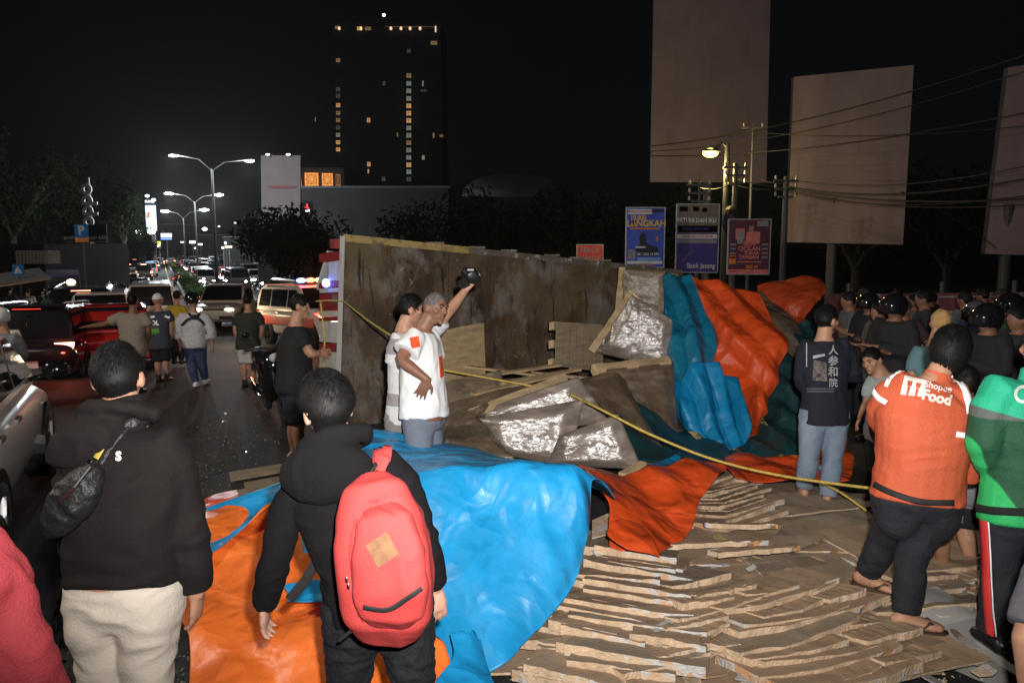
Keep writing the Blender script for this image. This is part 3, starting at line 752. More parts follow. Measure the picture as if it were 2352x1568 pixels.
put(.25, .65, .26, .03, PW, .009); put(.78, .48, .07, .09, PSK, .005); put(.27, .74, .6, .08, PD, .006); wr('081 2222 34 870', .58, .785, .085, PW); put(.04, .70, .2, .17, PG); put(.3, .84, .62, .05, M('print_light_blue', (.25, .4, .9), .5)); put(.02, .90, .95, .05, PW); put(.3, .955, .45, .03, PR)
t, put, wr, sx, sz, h = poster(1556, 1651, 470, 625, 22, 'bank poster in navy below grey with white lettering, middle of the three posters', PN)
put(.0, .0, 1, .42, PK); put(.05, .03, .2, .07, PG); put(.38, .03, .14, .07, PG); put(.6, .05, .12, .06, PG); wr('PATUHI DAN IKU', .47, .235, .17, PW, .82, .006); put(.02, .31, .96, .10, PG); wr('KESELAMATAN', .45, .36, .12, PN, .9); put(.0, .44, .98, .065, PW); wr('DEMI KESELAMATAN KITA BERSAMA', .49, .472, .075, PR, .72); put(0, .52, .97, .05, PG)
for i in range(4): q = MB(); q.bar(Vector((-sx * .38 + .02 * i, -.032, h - sz * .36 + .02 * i)), Vector((-sx * .12 + .05 * i - .06, -.032, h - sz * .20 + .02 * i)), .012, .004); q.build('printed_emblem_stroke', PG if i != 1 else PO, t)
wr('Bank Jateng', .60, .91, .20, PW, .85, .002)
t, put, wr, sx, sz, h = poster(1675, 1769, 505, 629, 20.5, 'dark red poster with people and instalment offer, rightmost of the three posters', PM)
put(.68, .02, .27, .1, PG); put(.16, .16, .22, .2, PP, .004); put(.48, .11, .12, .13, PSK); put(.42, .22, .34, .22, PP, .006); put(.20, .20, .14, .24, PG, .007)
for z, s_, k_, x in ((.44, 'BISA', .16, .5), (.535, 'CICILAN', .15, .5), (.62, 'TUKAR', .12, .56), (.695, 'TAMBAH', .13, .5)): wr(s_, x, z, k_, PP, 1, .005)
put(.02, .66, .16, .16, PO); put(.22, .77, .6, .02, PP); wr('300 M', .58, .875, .12, PO, 1, .005); put(0, .92, .98, .08, PP); put(.03, .94, .18, .03, PR, .006)
for z in (.46, .54, .62, .70): put(.04, z - .02, .13, .035, PM if z > .65 else PG); put(.82, z - .02, .14, .03, PG)
t, put, wr, sx, sz, h = poster(1326, 1384, 563, 640, 26, 'small red sign reading REKOR HARGA behind the truck rail', PR, cat='sign', group=None)
wr('REKOR', .5, .15, .22, PG, .9, .004); wr('HARGA', .5, .40, .22, PG, .9, .004)

# ------------------------------------------------------------------ signs on the left
p = W(187, 530, 27); root = Vector((p.x, p.y, gz(p.y)))
t = empty('parking_sign', root, 'blue parking sign with a white P above an orange plate on a grey post', 'road sign')
SB = M('sign_blue', (.02, .22, .62), .4, var=.05); h = p.z - root.z
mb = MB(); mb.box((0, 0, h), (.47, .02, .43)); mb.build('sign_plate', SB, t)
text('lettering', 'P', (0, -.016, h), .42, PW, t, bold=.012)
mb = MB(); mb.box((0, 0, h - .31), (.46, .02, .15)); mb.build('sub_plate', M('sign_orange', (.75, .33, .12), .5), t); mb = MB(); mb.tube([(0, .04, 0), (0, .04, h + .2)], .035); mb.build('post', STEEL, t)
p = W(42, 620, 24); root = Vector((p.x, p.y, gz(p.y))); h = p.z - root.z
t = empty('crossing_sign', root, 'blue pedestrian crossing sign with a white triangle at the far left', 'road sign')
mb = MB(); mb.box((0, 0, h), (.34, .02, .34)); mb.build('sign_plate', SB, t)
mb = MB(); mb.add([(-.13, -.014, h - .10), (.13, -.014, h - .10), (0, -.014, h + .13)], [(0, 1, 2)]); mb.build('triangle_mark', PW, t)
mb = MB(); mb.bar((0, -.02, h - .02), (.02, -.02, h + .03), .02, .004); mb.bar((0, -.02, h - .03), (-.03, -.02, h - .085), .014, .004); mb.bar((.0, -.02, h - .03), (.03, -.02, h - .085), .014, .004); mb.ell((.015, -.02, h + .052), (.014, .004, .014), 8, 6); mb.build('walking_mark', PD, t)
mb = MB(); mb.tube([(0, .04, 0), (0, .04, h + .2)], .03); mb.build('post', STEEL, t)
# vertical letter sign and shop name board
p = W(200, 500, 48); root = Vector((p.x, p.y, gz(p.y))); h = p.z - root.z
t = empty('letter_sign', root, 'tall vertical sign with large dim white letters beside the parking sign', 'sign')
text('lettering', 'oppo', (0, -.05, h + .72), 1.25, M('dim_letters', (.5, .5, .52), .6), t, rot=(90, -90, 0), bold=.04, extrude=.05)
mb = MB(); mb.tube([(0.05, .3, 0), (.05, .3, h + 2.4)], .1); mb.build('pole', STEEL, t)
a, b = W(153, 516, 46), W(244, 556, 46); root = Vector(((a.x + b.x) / 2, a.y, gz(a.y)))
t = empty('shop_name_board', root, 'dark shop name board with small white names behind the parking sign', 'sign')
h = (a.z + b.z) / 2 - root.z; mb = MB(); mb.box((0, 0, h), (b.x - a.x, .1, a.z - b.z)); mb.build('board_panel', PD, t)
zz = W(200, 546, 46).z - root.z
text('lettering', 'erafone  ibox  UR', (-.1, -.06, zz), .34, PW, t, bold=.004); text('lettering', 'urban republic', (.82, -.06, zz), .12, PW, t)
mb = MB(); mb.box((0, -.07, W(200, 555, 46).z - root.z), (b.x - a.x, .05, .06)); mb.build('edge_strip', PG, t); mb = MB(); mb.box((0, .2, h / 2), (.2, .2, h)); mb.build('post', STEEL, t)

# shops on the left: awnings, balcony
PURPLE = M('purple_canvas', (.05, .04, .16), .8); BEIGE = M('beige_canvas', (.34, .30, .24), .85)
t = empty('shop_house', (0, 0, 0), 'low shop house with a pale railed balcony at the far left', 'building')
wallbox('wall', -260, 100, 560, 760, 36, 8, M('shop_wall', (.02, .019, .018), .9), t); wallbox('balcony', 35, 108, 576, 606, 35, 1.0, BEIGE, t)
for i in range(9):
    mb = MB(); p = W(40 + i * 8, 590, 34.9); mb.box(p, (.05, .05, .55)); mb.build('baluster', PG, t)
mb = MB(); a, b, c, d_ = W(-60, 640, 26), W(90, 618, 28), W(118, 642, 24), W(-60, 668, 22); mb.add([a, b, c, d_], [(0, 1, 2, 3)]); aw = mb.build('awning', BEIGE); md = aw.modifiers.new('thickness', 'SOLIDIFY'); md.thickness = .05
tag(aw, 'pale beige sloping shop awning left of the purple canopy', 'awning')
t = empty('market_canopy', (0, 0, 0), 'dark purple canvas canopy over a lit stall on the left kerb', 'canopy')
mb = MB(); a, b, c, d_ = W(108, 622, 30), W(180, 622, 30), W(182, 634, 27), W(104, 640, 27); mb.add([a, b, c, d_], [(0, 1, 2, 3)]); aw = mb.build('canvas', PURPLE, t); md = aw.modifiers.new('thickness', 'SOLIDIFY'); md.thickness = .04
for p in (a, b, c, d_): mb = MB(); mb.tube([Vector((p.x, p.y, gz(p.y))), p], .03); mb.build('leg', STEEL, t)
mb = MB(); mb.ell(W(163, 648, 28), (.18, .1, .12), 10, 6); mb.build('stall_lamp', E('stall_lamp', (1, .85, .6), 1.6), t)

# ------------------------------------------------------------------ lit screen tower and far street lights and signs
p0, p1 = W(336, 472, 130), W(358, 530, 130); root = Vector(((p0.x + p1.x) / 2, p0.y, gz(p0.y)))
t = empty('screen_tower', root, 'tall bright advertising screen on a mast far down the road', 'advertising screen')
c = (p0 + p1) / 2 - root; sx, sz = p1.x - p0.x, p0.z - p1.z
mb = MB(); mb.box(c, (sx, .4, sz)); mb.build('screen', E('screen_white', (.72, .86, .95), .85), t)
mb = MB(); mb.box((c.x, c.y, c.z + sz / 2 + .55), (sx, .4, 1.0)); mb.build('name_panel', PD, t); text('lettering', 'SUNG', (c.x, c.y - .25, c.z + sz / 2 + .6), .55, E('lit_letters', (.9, .95, 1), 1.2), t, bold=.02)
mb = MB(); mb.add([(c.x - sx * .5, c.y - .22, c.z + .2), (c.x - sx * .1, c.y - .22, c.z - .1), (c.x, c.y - .22, c.z + .9), (c.x - sx * .25, c.y - .22, c.z + 1.0)], [(0, 1, 2, 3)]); mb.build('printed_hand', PSK, t)
mb = MB(); mb.box((c.x, c.y + .5, c.z / 2), (.5, .5, c.z)); mb.build('mast', STEEL, t)
for u in (338, 353): mb = MB(); mb.ell(W(u, 450 + (u - 338) * .6, 129) - root, (.35, .25, .22), 10, 6); mb.build('lamp', E('flood', (.9, .97, 1), 6), t)
def far_sign(u, v, wd, ht, d, mat, label, txt=None):
    a, b = W(u - wd / 2, v - ht / 2, d), W(u + wd / 2, v + ht / 2, d); c = (a + b) / 2; root = Vector((c.x, c.y, gz(c.y))); t = empty('lit_sign', root, label, 'lit sign', 'lit signs far down the road')
    mb = MB(); mb.box((0, 0, c.z - root.z), (b.x - a.x, .2, a.z - b.z)); mb.build('light_box', mat, t); mb = MB(); mb.tube([(0, .2, 0), (0, .2, c.z - root.z)], .08); mb.build('post', STEEL, t); return t
EW = E('sign_white', (.95, .97, 1), 2.0); EB = E('sign_blue_glow', (.2, .35, 1), 1.4); ER = E('sign_red_glow', (1, .12, .08), 1.3); EYL = E('sign_yellow_glow', (.95, .85, .1), 1.2); EG = E('green_glow', (.1, .9, .5), 1.0)
for a in ((382, 540, 24, 8, 140, EW, 'white lit sign above a blue strip, right of the bright screen'), (382, 548, 24, 5, 140, EB, 'blue lit strip under the white sign right of the bright screen'), (365, 558, 7, 7, 130, EYL, 'small round yellow lit sign under the bright screen'), (365, 565, 6, 5, 130, EW, 'small white lit sign below the yellow one'), (442, 556, 13, 6, 150, EW, 'white shop sign right of the second lamp pole'), (460, 561, 9, 4, 150, EW, 'thin white shop sign further right along the far shops'), (420, 556, 10, 3, 160, EW, 'dim white strip sign left of the far shop signs'), (449, 570, 5, 4, 150, EW, 'tiny white lit sign below the far shop signs'), (525, 567, 15, 5, 90, E('pale_red', (1, .6, .5), 1.5), 'slanted white and red lit sign right of the tall lamp pole'), (518, 558, 4, 6, 95, EW, 'small bright white sign right of the tall lamp pole'), (512, 569, 4, 5, 90, EW, 'small white light just right of the lamp pole foot'), (330, 569, 5, 6, 120, EW, 'small white lit sign among the left trees'), (354, 512, 3, 22, 128, E('amber', (1, .6, .25), .7), 'thin amber strip of lights beside the bright screen'), (706, 478, 1, 1, 70, FRAME_DARK, 'x')):
    if a[6] != 'x': far_sign(*a)
for i, (u0, u1, v0, v1, d) in enumerate(((355, 400, 515, 600, 170), (400, 455, 528, 600, 190), (455, 520, 540, 610, 170), (512, 585, 545, 640, 100), (590, 690, 540, 690, 70))):
    t = empty('street_building', (0, 0, 0), ('dark flat block below the white lit sign', 'pale low block behind the far lamp poles', 'dim row of shops left of the tall lamp pole', 'low building with pale pillars right of the tall lamp pole', 'dark building under the small grey billboard')[i], 'building', 'buildings far down the road')
    wallbox('wall', u0, u1, v0, v1, d, 14, (DARKWALL, PALEWALL, DARKWALL, PALEWALL, DARKWALL)[i], t)
    for k_ in range(4):
        f = (k_ + .5) / 4; wallbox('window', u0 + (u1 - u0) * (f - .07), u0 + (u1 - u0) * (f + .07), v0 + 8, v0 + 20, d - .15, .1, FRAME_DARK, t)
    wallbox('roof_edge', u0 - 1, u1 + 1, v0 - 1.5, v0 - .2, d - .3, 14.5, CONCRETE, t)
# badge sign of three red diamonds over a white bar
a = W(706, 476, 70); root = Vector((a.x, a.y, gz(a.y))); t = empty('badge_sign', root, 'lit sign of three red diamonds above a white bar', 'lit sign')
h = a.z - root.z; mb = MB()
for k_ in range(3):
    an = R(90 + 120 * k_); c = Vector((math.cos(an) * .17, -.06, h + math.sin(an) * .17)); ax = Vector((math.cos(an), 0, math.sin(an))) * .17; ay = Vector((-math.sin(an), 0, math.cos(an))) * .105
    mb.add([c - ax, c + ay, c + ax, c - ay, c - ax + Vector((0, .08, 0)), c + ay + Vector((0, .08, 0)), c + ax + Vector((0, .08, 0)), c - ay + Vector((0, .08, 0))], [(3, 2, 1, 0), (0, 1, 5, 4), (1, 2, 6, 5), (2, 3, 7, 6), (3, 0, 4, 7)])
mb.build('diamond_emblem', E('emblem_red', (1, .07, .06), 1.6), t)
mb = MB(); mb.box((0, 0, h - .30), (.34, .1, .16)); mb.build('white_bar', E('emblem_white', (.85, .88, 1), 2), t); mb = MB(); mb.box((0, .1, h), (.9, .1, 1.1)); mb.build('backing_panel', PD, t); mb = MB(); mb.tube([(0, .1, 0), (0, .1, h)], .08); mb.build('post', STEEL, t)

# ------------------------------------------------------------------ street lamps
LAMPPAINT = M('lamp_pole_paint', (.05, .052, .05), .6, metal=.2)
def lamp_head(t, p, d, mat, size=.35):
    mb = MB(); V, F = loft([p - d * size, p - d * size * .3, p + d * size * .9, p + d * size * 1.2], [(.05, .04), (.13, .06), (.12, .05), (.04, .03)], side=d.cross(Vector((0, 0, 1))), n=10); mb.add(V, F); o = mb.build('lamp_head', LAMPPAINT, t, smooth=True)
    mb = MB(); mb.ell(p + d * size * .3 - Vector((0, 0, .065)), (size * 1.05, size * .6, size * (.26 if mat is LED else .6)), 12, 7); mb.build('light_panel', mat, o)
LED = E('led_white', (.92, .96, 1.0), 30); SOD = E('sodium_yellow', (1.0, .84, .11), 8)
def street_lamp(u, vb, vtop, d, heads, label, power, group='street lamps on the median', col=(.9, .95, 1)):
    p = W(u, vtop, d); root = Vector((p.x, p.y, gz(p.y))); h = p.z - root.z; t = empty('street_lamp', root, label, 'street lamp', group)
    mb = MB(); mb.tube([(0, 0, 0), (0, 0, h * .5), (0, 0, h)], [.13, .10, .07], n=10); mb.build('pole', LAMPPAINT, t)
    for hu, hv in heads:
        q = W(hu, hv, d) - root; mb = MB(); mb.tube([Vector((0, 0, h - .1)), Vector((q.x * .35, q.y * .35, h + .55 * (q.z - h) + .12)), q], [.05, .04, .035], n=8); mb.build('arm', LAMPPAINT, t)
        lamp_head(t, q, Vector((q.x, q.y, 0)).normalized(), LED if group else SOD, .0056 * d if group else .22)
        if power:
            l = bpy.data.lights.new('lamp_light', 'POINT'); l.energy = power; l.color = col; l.shadow_soft_size = .25; lo = bpy.data.objects.new('lamp_light', l); COL.objects.link(lo); lo.location = root + q - Vector((0, 0, .55))
    return t
street_lamp(487, 660, 388, 50, ((401, 355), (570, 367)), 'tall double armed street lamp on the median, nearest of its row', 1800)
street_lamp(447, 600, 463, 84, ((500, 446), (391, 443)), 'second double armed street lamp on the median', 4200)
street_lamp(421, 595, 500, 125, ((466, 481), (382, 484)), 'third street lamp on the median, further down', 4200)
for i, (u, v, d) in enumerate(((470, 526, 170), (290, 484, 140), (318, 533, 120), (348, 533, 120), (503, 520, 150), (425, 520, 200), (540, 512, 160))):
    p = W(u, v, d); root = Vector((p.x, p.y, gz(p.y))); t = empty('street_lamp', root, ('bright white light right of the second lamp pole', 'bluish light above the left trees', 'left of two round white lights under the screen tower', 'right of two round white lights under the screen tower', 'small light close to the tall pole, half way up', 'faint light in the middle of the far street', 'faint light right of the tall lamp pole')[i], 'street lamp', 'distant street lamps')
    mb = MB(); mb.tube([(0, 0, 0), (0, 0, p.z - root.z)], .07); mb.build('pole', LAMPPAINT, t); mb = MB(); q = (.55, .35, .6, .6, .25, .2, .25)[i]; mb.ell((0, 0, p.z - root.z), (q, q * .6, q * .6), 10, 6); mb.build('lamp_head', E('far_lamp', ((.95, .97, 1) if i != 1 else (.5, .65, 1)), (9, 4, 8, 7, 2, 1.5, 2)[i]), t)
street_lamp(1671, 600, 330, 23, ((1637, 346),), 'yellow glowing street lamp in front of the tallest billboard', 330, group=None, col=(1, .74, .26))

fill_lamp_kerb = road(8, -9.5)  # added lamp, out of view; supplies ambient light on road and walkers
t = empty('street_lamp', fill_lamp_kerb, 'street lamp on the near left kerb, beyond the left edge of the photo', 'street lamp')
mb = MB(); mb.tube([(0, 0, 0), (0, 0, 4), (0, 0, 8.6)], [.12, .09, .06], n=10); mb.build('pole', LAMPPAINT, t)
q = Vector((RS.x * 1.6, RS.y * 1.6, 8.9)); mb = MB(); mb.tube([Vector((0, 0, 8.5)), Vector((RS.x * .7, RS.y * .7, 8.95)), q], [.05, .04, .035], n=8); mb.build('arm', LAMPPAINT, t); lamp_head(t, q, RS, LED, .3)
l = bpy.data.lights.new('lamp_light', 'POINT'); l.energy = 2200; l.color = (1, .90, .76); l.shadow_soft_size = .2; lo = bpy.data.objects.new('lamp_light', l); COL.objects.link(lo); lo.location = fill_lamp_kerb + q - Vector((0, 0, .35))
# utility poles and wires at the right
CABLE = M('cable', (.018, .018, .018), .5)
poles = {}
for key, u, v, d, lab in (('a', 1730, 285, 24, 'thin dark mast right of the yellow street lamp'), ('b', 1806, 405, 22, 'dark utility pole at the left edge of the second billboard'), ('c', 1607, 415, 22, 'short pole with insulators below the yellow lamp'), ('d', 1690, 375, 22.6, 'pole with a bundle of cable fittings right of the yellow lamp')):
    p = W(u, v, d); root = Vector((p.x, p.y, gz(p.y))); t = empty('utility_pole', root, lab, 'utility pole', 'utility poles at the right'); poles[key] = p; h = p.z - root.z
    mb = MB(); mb.tube([(0, 0, 0), (0, 0, h)], [.11 if key in 'bd' else .05, .07 if key in 'bd' else .03]); mb.build('pole', STEEL, t)
    for k_ in range(3 if key != 'a' else 1):
        mb = MB(); z = h - .12 - .22 * k_; mb.box((0, 0, z), (.7 - .15 * k_, .07, .06)); arm = mb.build('crossarm', STEEL, t)
        for q in (-.28, .28): mb = MB(); mb.tube([(q, 0, z + .03), (q, 0, z + .14)], [.035, .025], n=8); mb.build('insulator', M('ceramic', (.45, .42, .36), .3) if 'ceramic' not in bpy.data.materials else bpy.data.materials['ceramic'], arm)
    if key == 'd': mb = MB(); mb.ell((-.1, -.1, h - 1.6), (.28, .2, .42), 12, 8); mb.build('cable_coil', CABLE, t)
def wire(a, b, sag, r, label, group='overhead cables'):
    pts = [lerp(a, b, i / 14) - Vector((0, 0, sag * 4 * (i / 14) * (1 - i / 14))) for i in range(15)]
    mb = MB(); mb.tube(pts, r, n=5); o = mb.build('overhead_cable', CABLE, origin=pts[0]); tag(o, label, 'cable', group)
CL = ('highest cable, rising right across the tallest and second billboard', 'second highest cable across the tallest billboard', 'third cable across the tallest billboard, nearly level', 'thin cable from the lamp pole across the top billboards', 'short cable from the thin mast to the pole at the second billboard', 'cable from the fittings pole to the pole at the second billboard', 'lower cable between those two poles', 'short cable from the insulator pole to the fittings pole', 'upper cable of the bundle low on the second billboard', 'thickest cable rising right low on the second billboard', 'thick cable falling right low on the second billboard', 'cable just under the thick falling one', 'thin level cable in the bundle low on the second billboard', 'thin slack cable between the second and third billboard', 'short bright cable above the dark red poster')
for cl, ((ua, va, da), (ub, vb, db), sg, r) in zip(CL, (((1490, 336, 27), (2352, 128, 18), .3, .016), ((1490, 348, 27), (2352, 165, 18), .35, .012), ((1490, 358, 27), (2400, 250, 18), .3, .016), ((1690, 300, 24), (2400, 285, 17), .2, .012), ((1730, 402, 23), (1812, 420, 22), .1, .014), ((1690, 410, 23), (1806, 430, 22), .05, .018), ((1690, 425, 23), (1806, 432, 22), .08, .014), ((1606, 432, 22), (1690, 418, 22.6), .1, .014), ((1806, 410, 22), (2400, 372, 15), .3, .013), ((1806, 428, 22), (2420, 398, 15), .3, .022), ((1806, 433, 22), (2420, 452, 15), .2, .022), ((1806, 436, 22), (2420, 465, 15), .25, .016), ((1806, 440, 22), (2420, 440, 15), .3, .012), ((2070, 440, 20), (2290, 570, 19), -.1, .012), ((1670, 512, 22), (1760, 500, 22), .02, .012))):
    wire(W(ua, va, da), W(ub, vb, db), sg, r, cl)
# long banner wall behind the crowd at the right
BANNER = M('banner_maroon', (.16, .035, .05), .7, var=.4, scale=1.2); mat_blend(BANNER, (.35, .27, .28), 2.2, .55, .62, stretch=(1, 1, .5))
t = empty('banner_wall', (0, 0, 0), 'long maroon printed banner wall behind the crowd at the right', 'banner wall')
a, b = W(1905, 676, 19), W(2600, 668, 16); n = 12
for i in range(n):
    p, q = lerp(a, b, i / n), lerp(a, b, (i + .985) / n); z0 = gz(p.y)
    mb = MB(); mb.add([(p.x, p.y, z0), (q.x, q.y, z0), (q.x, q.y, q.z), (p.x, p.y, p.z), (p.x, p.y + .05, z0), (q.x, q.y + .05, z0), (q.x, q.y + .05, q.z), (p.x, p.y + .05, p.z)], [(0, 1, 2, 3), (7, 6, 5, 4), (3, 2, 6, 7), (1, 5, 6, 2), (4, 0, 3, 7)]); mb.build('banner_panel', BANNER, t)
mb = MB(); mb.bar(lerp(a, b, .28) - Vector((0, .03, .42)), lerp(a, b, .60) - Vector((0, .03, .42)), .02, .05); mb.bar(lerp(a, b, .28) - Vector((0, .03, .08)), lerp(a, b, .60) - Vector((0, .03, .08)), .02, .03); mb.build('white_stripe', PG, t)
for f in (.08, .42, .66): mb = MB(); p = lerp(a, b, f); mb.tube([(p.x, p.y + .1, gz(p.y)), (p.x, p.y + .1, p.z + .25)], .05); mb.build('post', STEEL, t)
# ------------------------------------------------------------------ vehicles
GLASS = M('car_glass', (.010, .012, .014), .06, var=.1, coat=.5, spec=.6)
P_WHITE = M('car_white', (.72, .71, .68), .25, var=.03, coat=.7); P_SILVER = M('car_silver', (.62, .60, .57), .35, metal=.08, var=.05, coat=.6); P_DARK = M('car_dark', (.012, .014, .018), .16, var=.1, coat=.9, spec=.6); P_RED = M('car_red', (.40, .02, .018), .2, var=.05, coat=.9); P_GREY = M('car_grey', (.10, .10, .105), .25, var=.05, coat=.8)
HL_ON = E('headlight_lit', (1, .97, .92), 90); HL_WARM = E('headlight_warm', (1, .74, .42), 16); TL_ON = E('taillight_lit', (1, .05, .03), 3.2); TL_HOT = E('brake_light', (1, .26, .15), 18); HL_OFF = M('headlight_off', (.5, .5, .5), .1, coat=1); TL_OFF = M('taillight_off', (.25, .01, .01), .15, coat=1); INDIC = E('indicator_amber', (1, .45, .1), 5); PLATE = M('number_plate', (.5, .5, .48), .5)
CARS = {  # length, half width, height, belt, nose-profile: stations (y fraction, top, width factor, low)
 'suv':  dict(L=4.75, w=.92, H=1.82, belt=1.10, hood=1.03, roof=(-.455, .10), glass=(-.492, .26), r=.38),
 'mpv':  dict(L=4.4, w=.86, H=1.70, belt=1.00, hood=.92, roof=(-.46, .12), glass=(-.494, .33), r=.32),
 'hatch': dict(L=4.0, w=.84, H=1.52, belt=.95, hood=.88, roof=(-.38, .07), glass=(-.47, .27), r=.31),
 'van':  dict(L=4.3, w=.84, H=1.92, belt=1.08, hood=1.0, roof=(-.475, .30), glass=(-.494, .44), r=.31),
 'pickup': dict(L=5.2, w=.92, H=1.80, belt=1.08, hood=1.06, roof=(-.12, .12), glass=(-.16, .25), r=.40)}
def make_car(name, kind, paint, label, cat='car', group=None, front=HL_OFF, rear=TL_OFF, lod=1, rearglow=None):
    c = CARS[kind]; L, w, H, belt, hood, r = c['L'], c['w'], c['H'], c['belt'], c['hood'], c['r']; t = empty(name, (0, 0, 0), label, cat, group)
    y = lambda f: f * L
    rb = belt if kind != 'pickup' else belt - .03
    st = [(-.5, .50, rb - .25, .84), (-.496, .44, rb - .08, .93), (-.485, .38, rb - .01, .97), (-.44, .32, rb, 1.0), (-.2, .28, belt, 1.0), (.15, .28, belt, 1.0), (c['glass'][1], .28, belt - .015, .99), (c['glass'][1] + .05, .29, hood, .98), (.42, .32, hood - .10, .96), (.475, .36, hood - .17, .90), (.494, .42, hood - .30, .84), (.5, .48, hood - .40, .78)]
    if kind == 'van': st = st[:7] + [(.46, .32, hood - .06, .95), (.49, .38, hood - .2, .9), (.5, .46, hood - .36, .82)]
    C = []; Q = []
    for f, lo, hi, ww in st: C.append(Vector((0, y(f), (lo + hi) / 2))); Q.append((ww * w, (hi - lo) / 2))
    V, F = loft(C, Q, side=Vector((1, 0, 0)), n=24 if lod else 16, power=.38)
    mb = MB(); mb.add(V, F); body = mb.build('body', paint, t, smooth=True)
    # greenhouse: trapezoid rings
    y0, y1 = c['roof']; g0, g1 = c['glass']; m_ = (y0 + y1) / 2
    gs = [(g0, belt + .02, .93, .90), ((g0 + y0) / 2 - .004, (belt + H) / 2 + .08, .94, .86), (y0, H - .05, .95, .80), (y0 + .05, H - .008, .95, .78), (m_, H, .95, .78), (y1 - .03, H - .02, .95, .78), (y1, H - .06, .95, .79), ((y1 + g1) / 2, (belt + H) / 2 - .0, .94, .86), (g1, belt + .0, .92, .90)]
    V = []; F = []
    def ring(f, top, wb, wt): return [Vector((-wb * w, y(f), belt - .04)), Vector((-wb * w * .99, y(f), belt + .02)), Vector((-(wt + .02) * w, y(f), max(belt + .03, top - .06))), Vector((-wt * w + .06, y(f), top)), Vector((wt * w - .06, y(f), top)), Vector(((wt + .02) * w, y(f), max(belt + .03, top - .06))), Vector((wb * w * .99, y(f), belt + .02)), Vector((wb * w, y(f), belt - .04))]
    for g in gs: V += ring(*g)
    for i in range(len(gs) - 1):
        for j in range(7): a = i * 8 + j; F.append((a, a + 8, a + 9, a + 1))
    F.append(tuple(range(7, -1, -1))[::-1]); F.append(tuple(range((len(gs) - 1) * 8 + 7, (len(gs) - 1) * 8 - 1, -1)))
    obj('cabin', V, F, paint, t, smooth=False)
    # windows, a few millimetres proud of the cabin
    def sidept(f, h, s_):
        xb, xt = .94 * w, .80 * w; zt = H - .09; z = belt + .05 + (zt - belt - .05) * h; k_ = (z - belt) / (H - belt); return Vector((s_ * (xb + (xt - xb) * k_ + .012), y(f), z))
    def slope(fa, fb): return lambda h: fa + (fb - fa) * h
    A, Bk = slope(g1 - .035, y1 - .01), slope(g0 + .028, y0 + .012)
    cuts = {'suv': (-.27, -.02), 'mpv': (-.27, .0), 'hatch': (-.2, .0), 'van': (-.15, .14), 'pickup': (-.02,)}[kind]
    for s_ in (-1, 1):
        ed = [Bk] + [slope(q, q) for q in cuts] + [A]
        for a_, b_ in zip(ed, ed[1:]):
            q = [sidept(a_(0) + .008, .05, s_), sidept(b_(0) - .008, .05, s_), sidept(b_(.92) - .008, .92, s_), sidept(a_(.92) + .008, .92, s_)]
            if q[1].y - q[0].y < .1: continue
            if s_ < 0: q = q[::-1]
            mb = MB(); mb.add(q, [(0, 1, 2, 3)]); mb.build('side_window', GLASS, t)
    def slopewin(nm, f0, f1, m0, mt):
        P_ = []
        for h, wd in ((.08, .84), (.93, .74)):
            f = f0 + (f1 - f0) * h; z = belt + (H - .05 - belt) * h
            P_.append((f, z, wd * w))
        d = .012 * (1 if f0 > f1 else -1)
        q = [Vector((-P_[0][2], y(P_[0][0]) + d * 4, P_[0][1] + .015)), Vector((P_[0][2], y(P_[0][0]) + d * 4, P_[0][1] + .015)), Vector((P_[1][2], y(P_[1][0]) + d * 4, P_[1][1] + .015)), Vector((-P_[1][2], y(P_[1][0]) + d * 4, P_[1][1] + .015))]
        if f0 > f1: q = q[::-1]
        mb = MB(); mb.add(q, [(0, 1, 2, 3)]); return mb.build(nm, GLASS, t)
    slopewin('windscreen', g1, y1, 0, 0); slopewin('rear_window', g0, y0, 0, 0)
    if kind == 'pickup':
        mb = MB(); mb.box((0, y(-.33), belt + .0), (w * 1.7, L * .30, .03)); mb.build('bed_cover', BLACK_PLASTIC, t)
    if kind == 'suv':
        for s_ in (-1, 1): mb = MB(); mb.tube([(s_ * w * .70, y(y0 + .02), H + .03), (s_ * w * .70, y(0), H + .06), (s_ * w * .70, y(y1 - .02), H + .02)], .018, n=6); mb.build('roof_rail', CHROME, t)
        mb = MB(); mb.box((0, y(-.478), H - .01), (w * 1.4, .22, .03)); mb.build('roof_spoiler', paint, t)
    # wheels with dark arches
    for f in (-.30, .315):
        for s_ in (-1, 1):
            mb = MB(); V2 = [Vector((s_ * (w - .005 + .018), y(f) + math.cos(R(a)) * (r + .07), r + math.sin(R(a)) * (r + .07))) for a in range(-10, 195, 12)] ; n_ = len(V2)
            V2 += [Vector((s_ * (w - .30), p.y, p.z)) for p in V2]; mb.add(V2, [tuple(range(n_)) if s_ > 0 else tuple(range(n_ - 1, -1, -1))] + [((i, i + 1, i + 1 + n_, i + n_) if s_ < 0 else (i + n_, i + 1 + n_, i + 1, i)) for i in range(n_ - 1)]); mb.build('wheel_arch', BLACK_PLASTIC, t)
            x = s_ * (w - .085); prof = [(-.10, r * .62), (-.105, r * .9), (-.08, r), (.08, r), (.105, r * .9), (.10, r * .62)]; V2 = []; F2 = []; n_ = 24
            for dx, rr in prof: V2 += [Vector((x + s_ * dx, y(f) + math.cos(2 * math.pi * j / n_) * rr, r + math.sin(2 * math.pi * j / n_) * rr)) for j in range(n_)]
            for i in range(5):
                for j in range(n_): a_, b_ = i * n_ + j, i * n_ + (j + 1) % n_; F2.append((a_, b_, b_ + n_, a_ + n_) if s_ > 0 else (a_ + n_, b_ + n_, b_, a_))
            wh = obj('wheel', V2, F2, RUBBER, t)
            mb = MB(); cx = x + s_ * .085
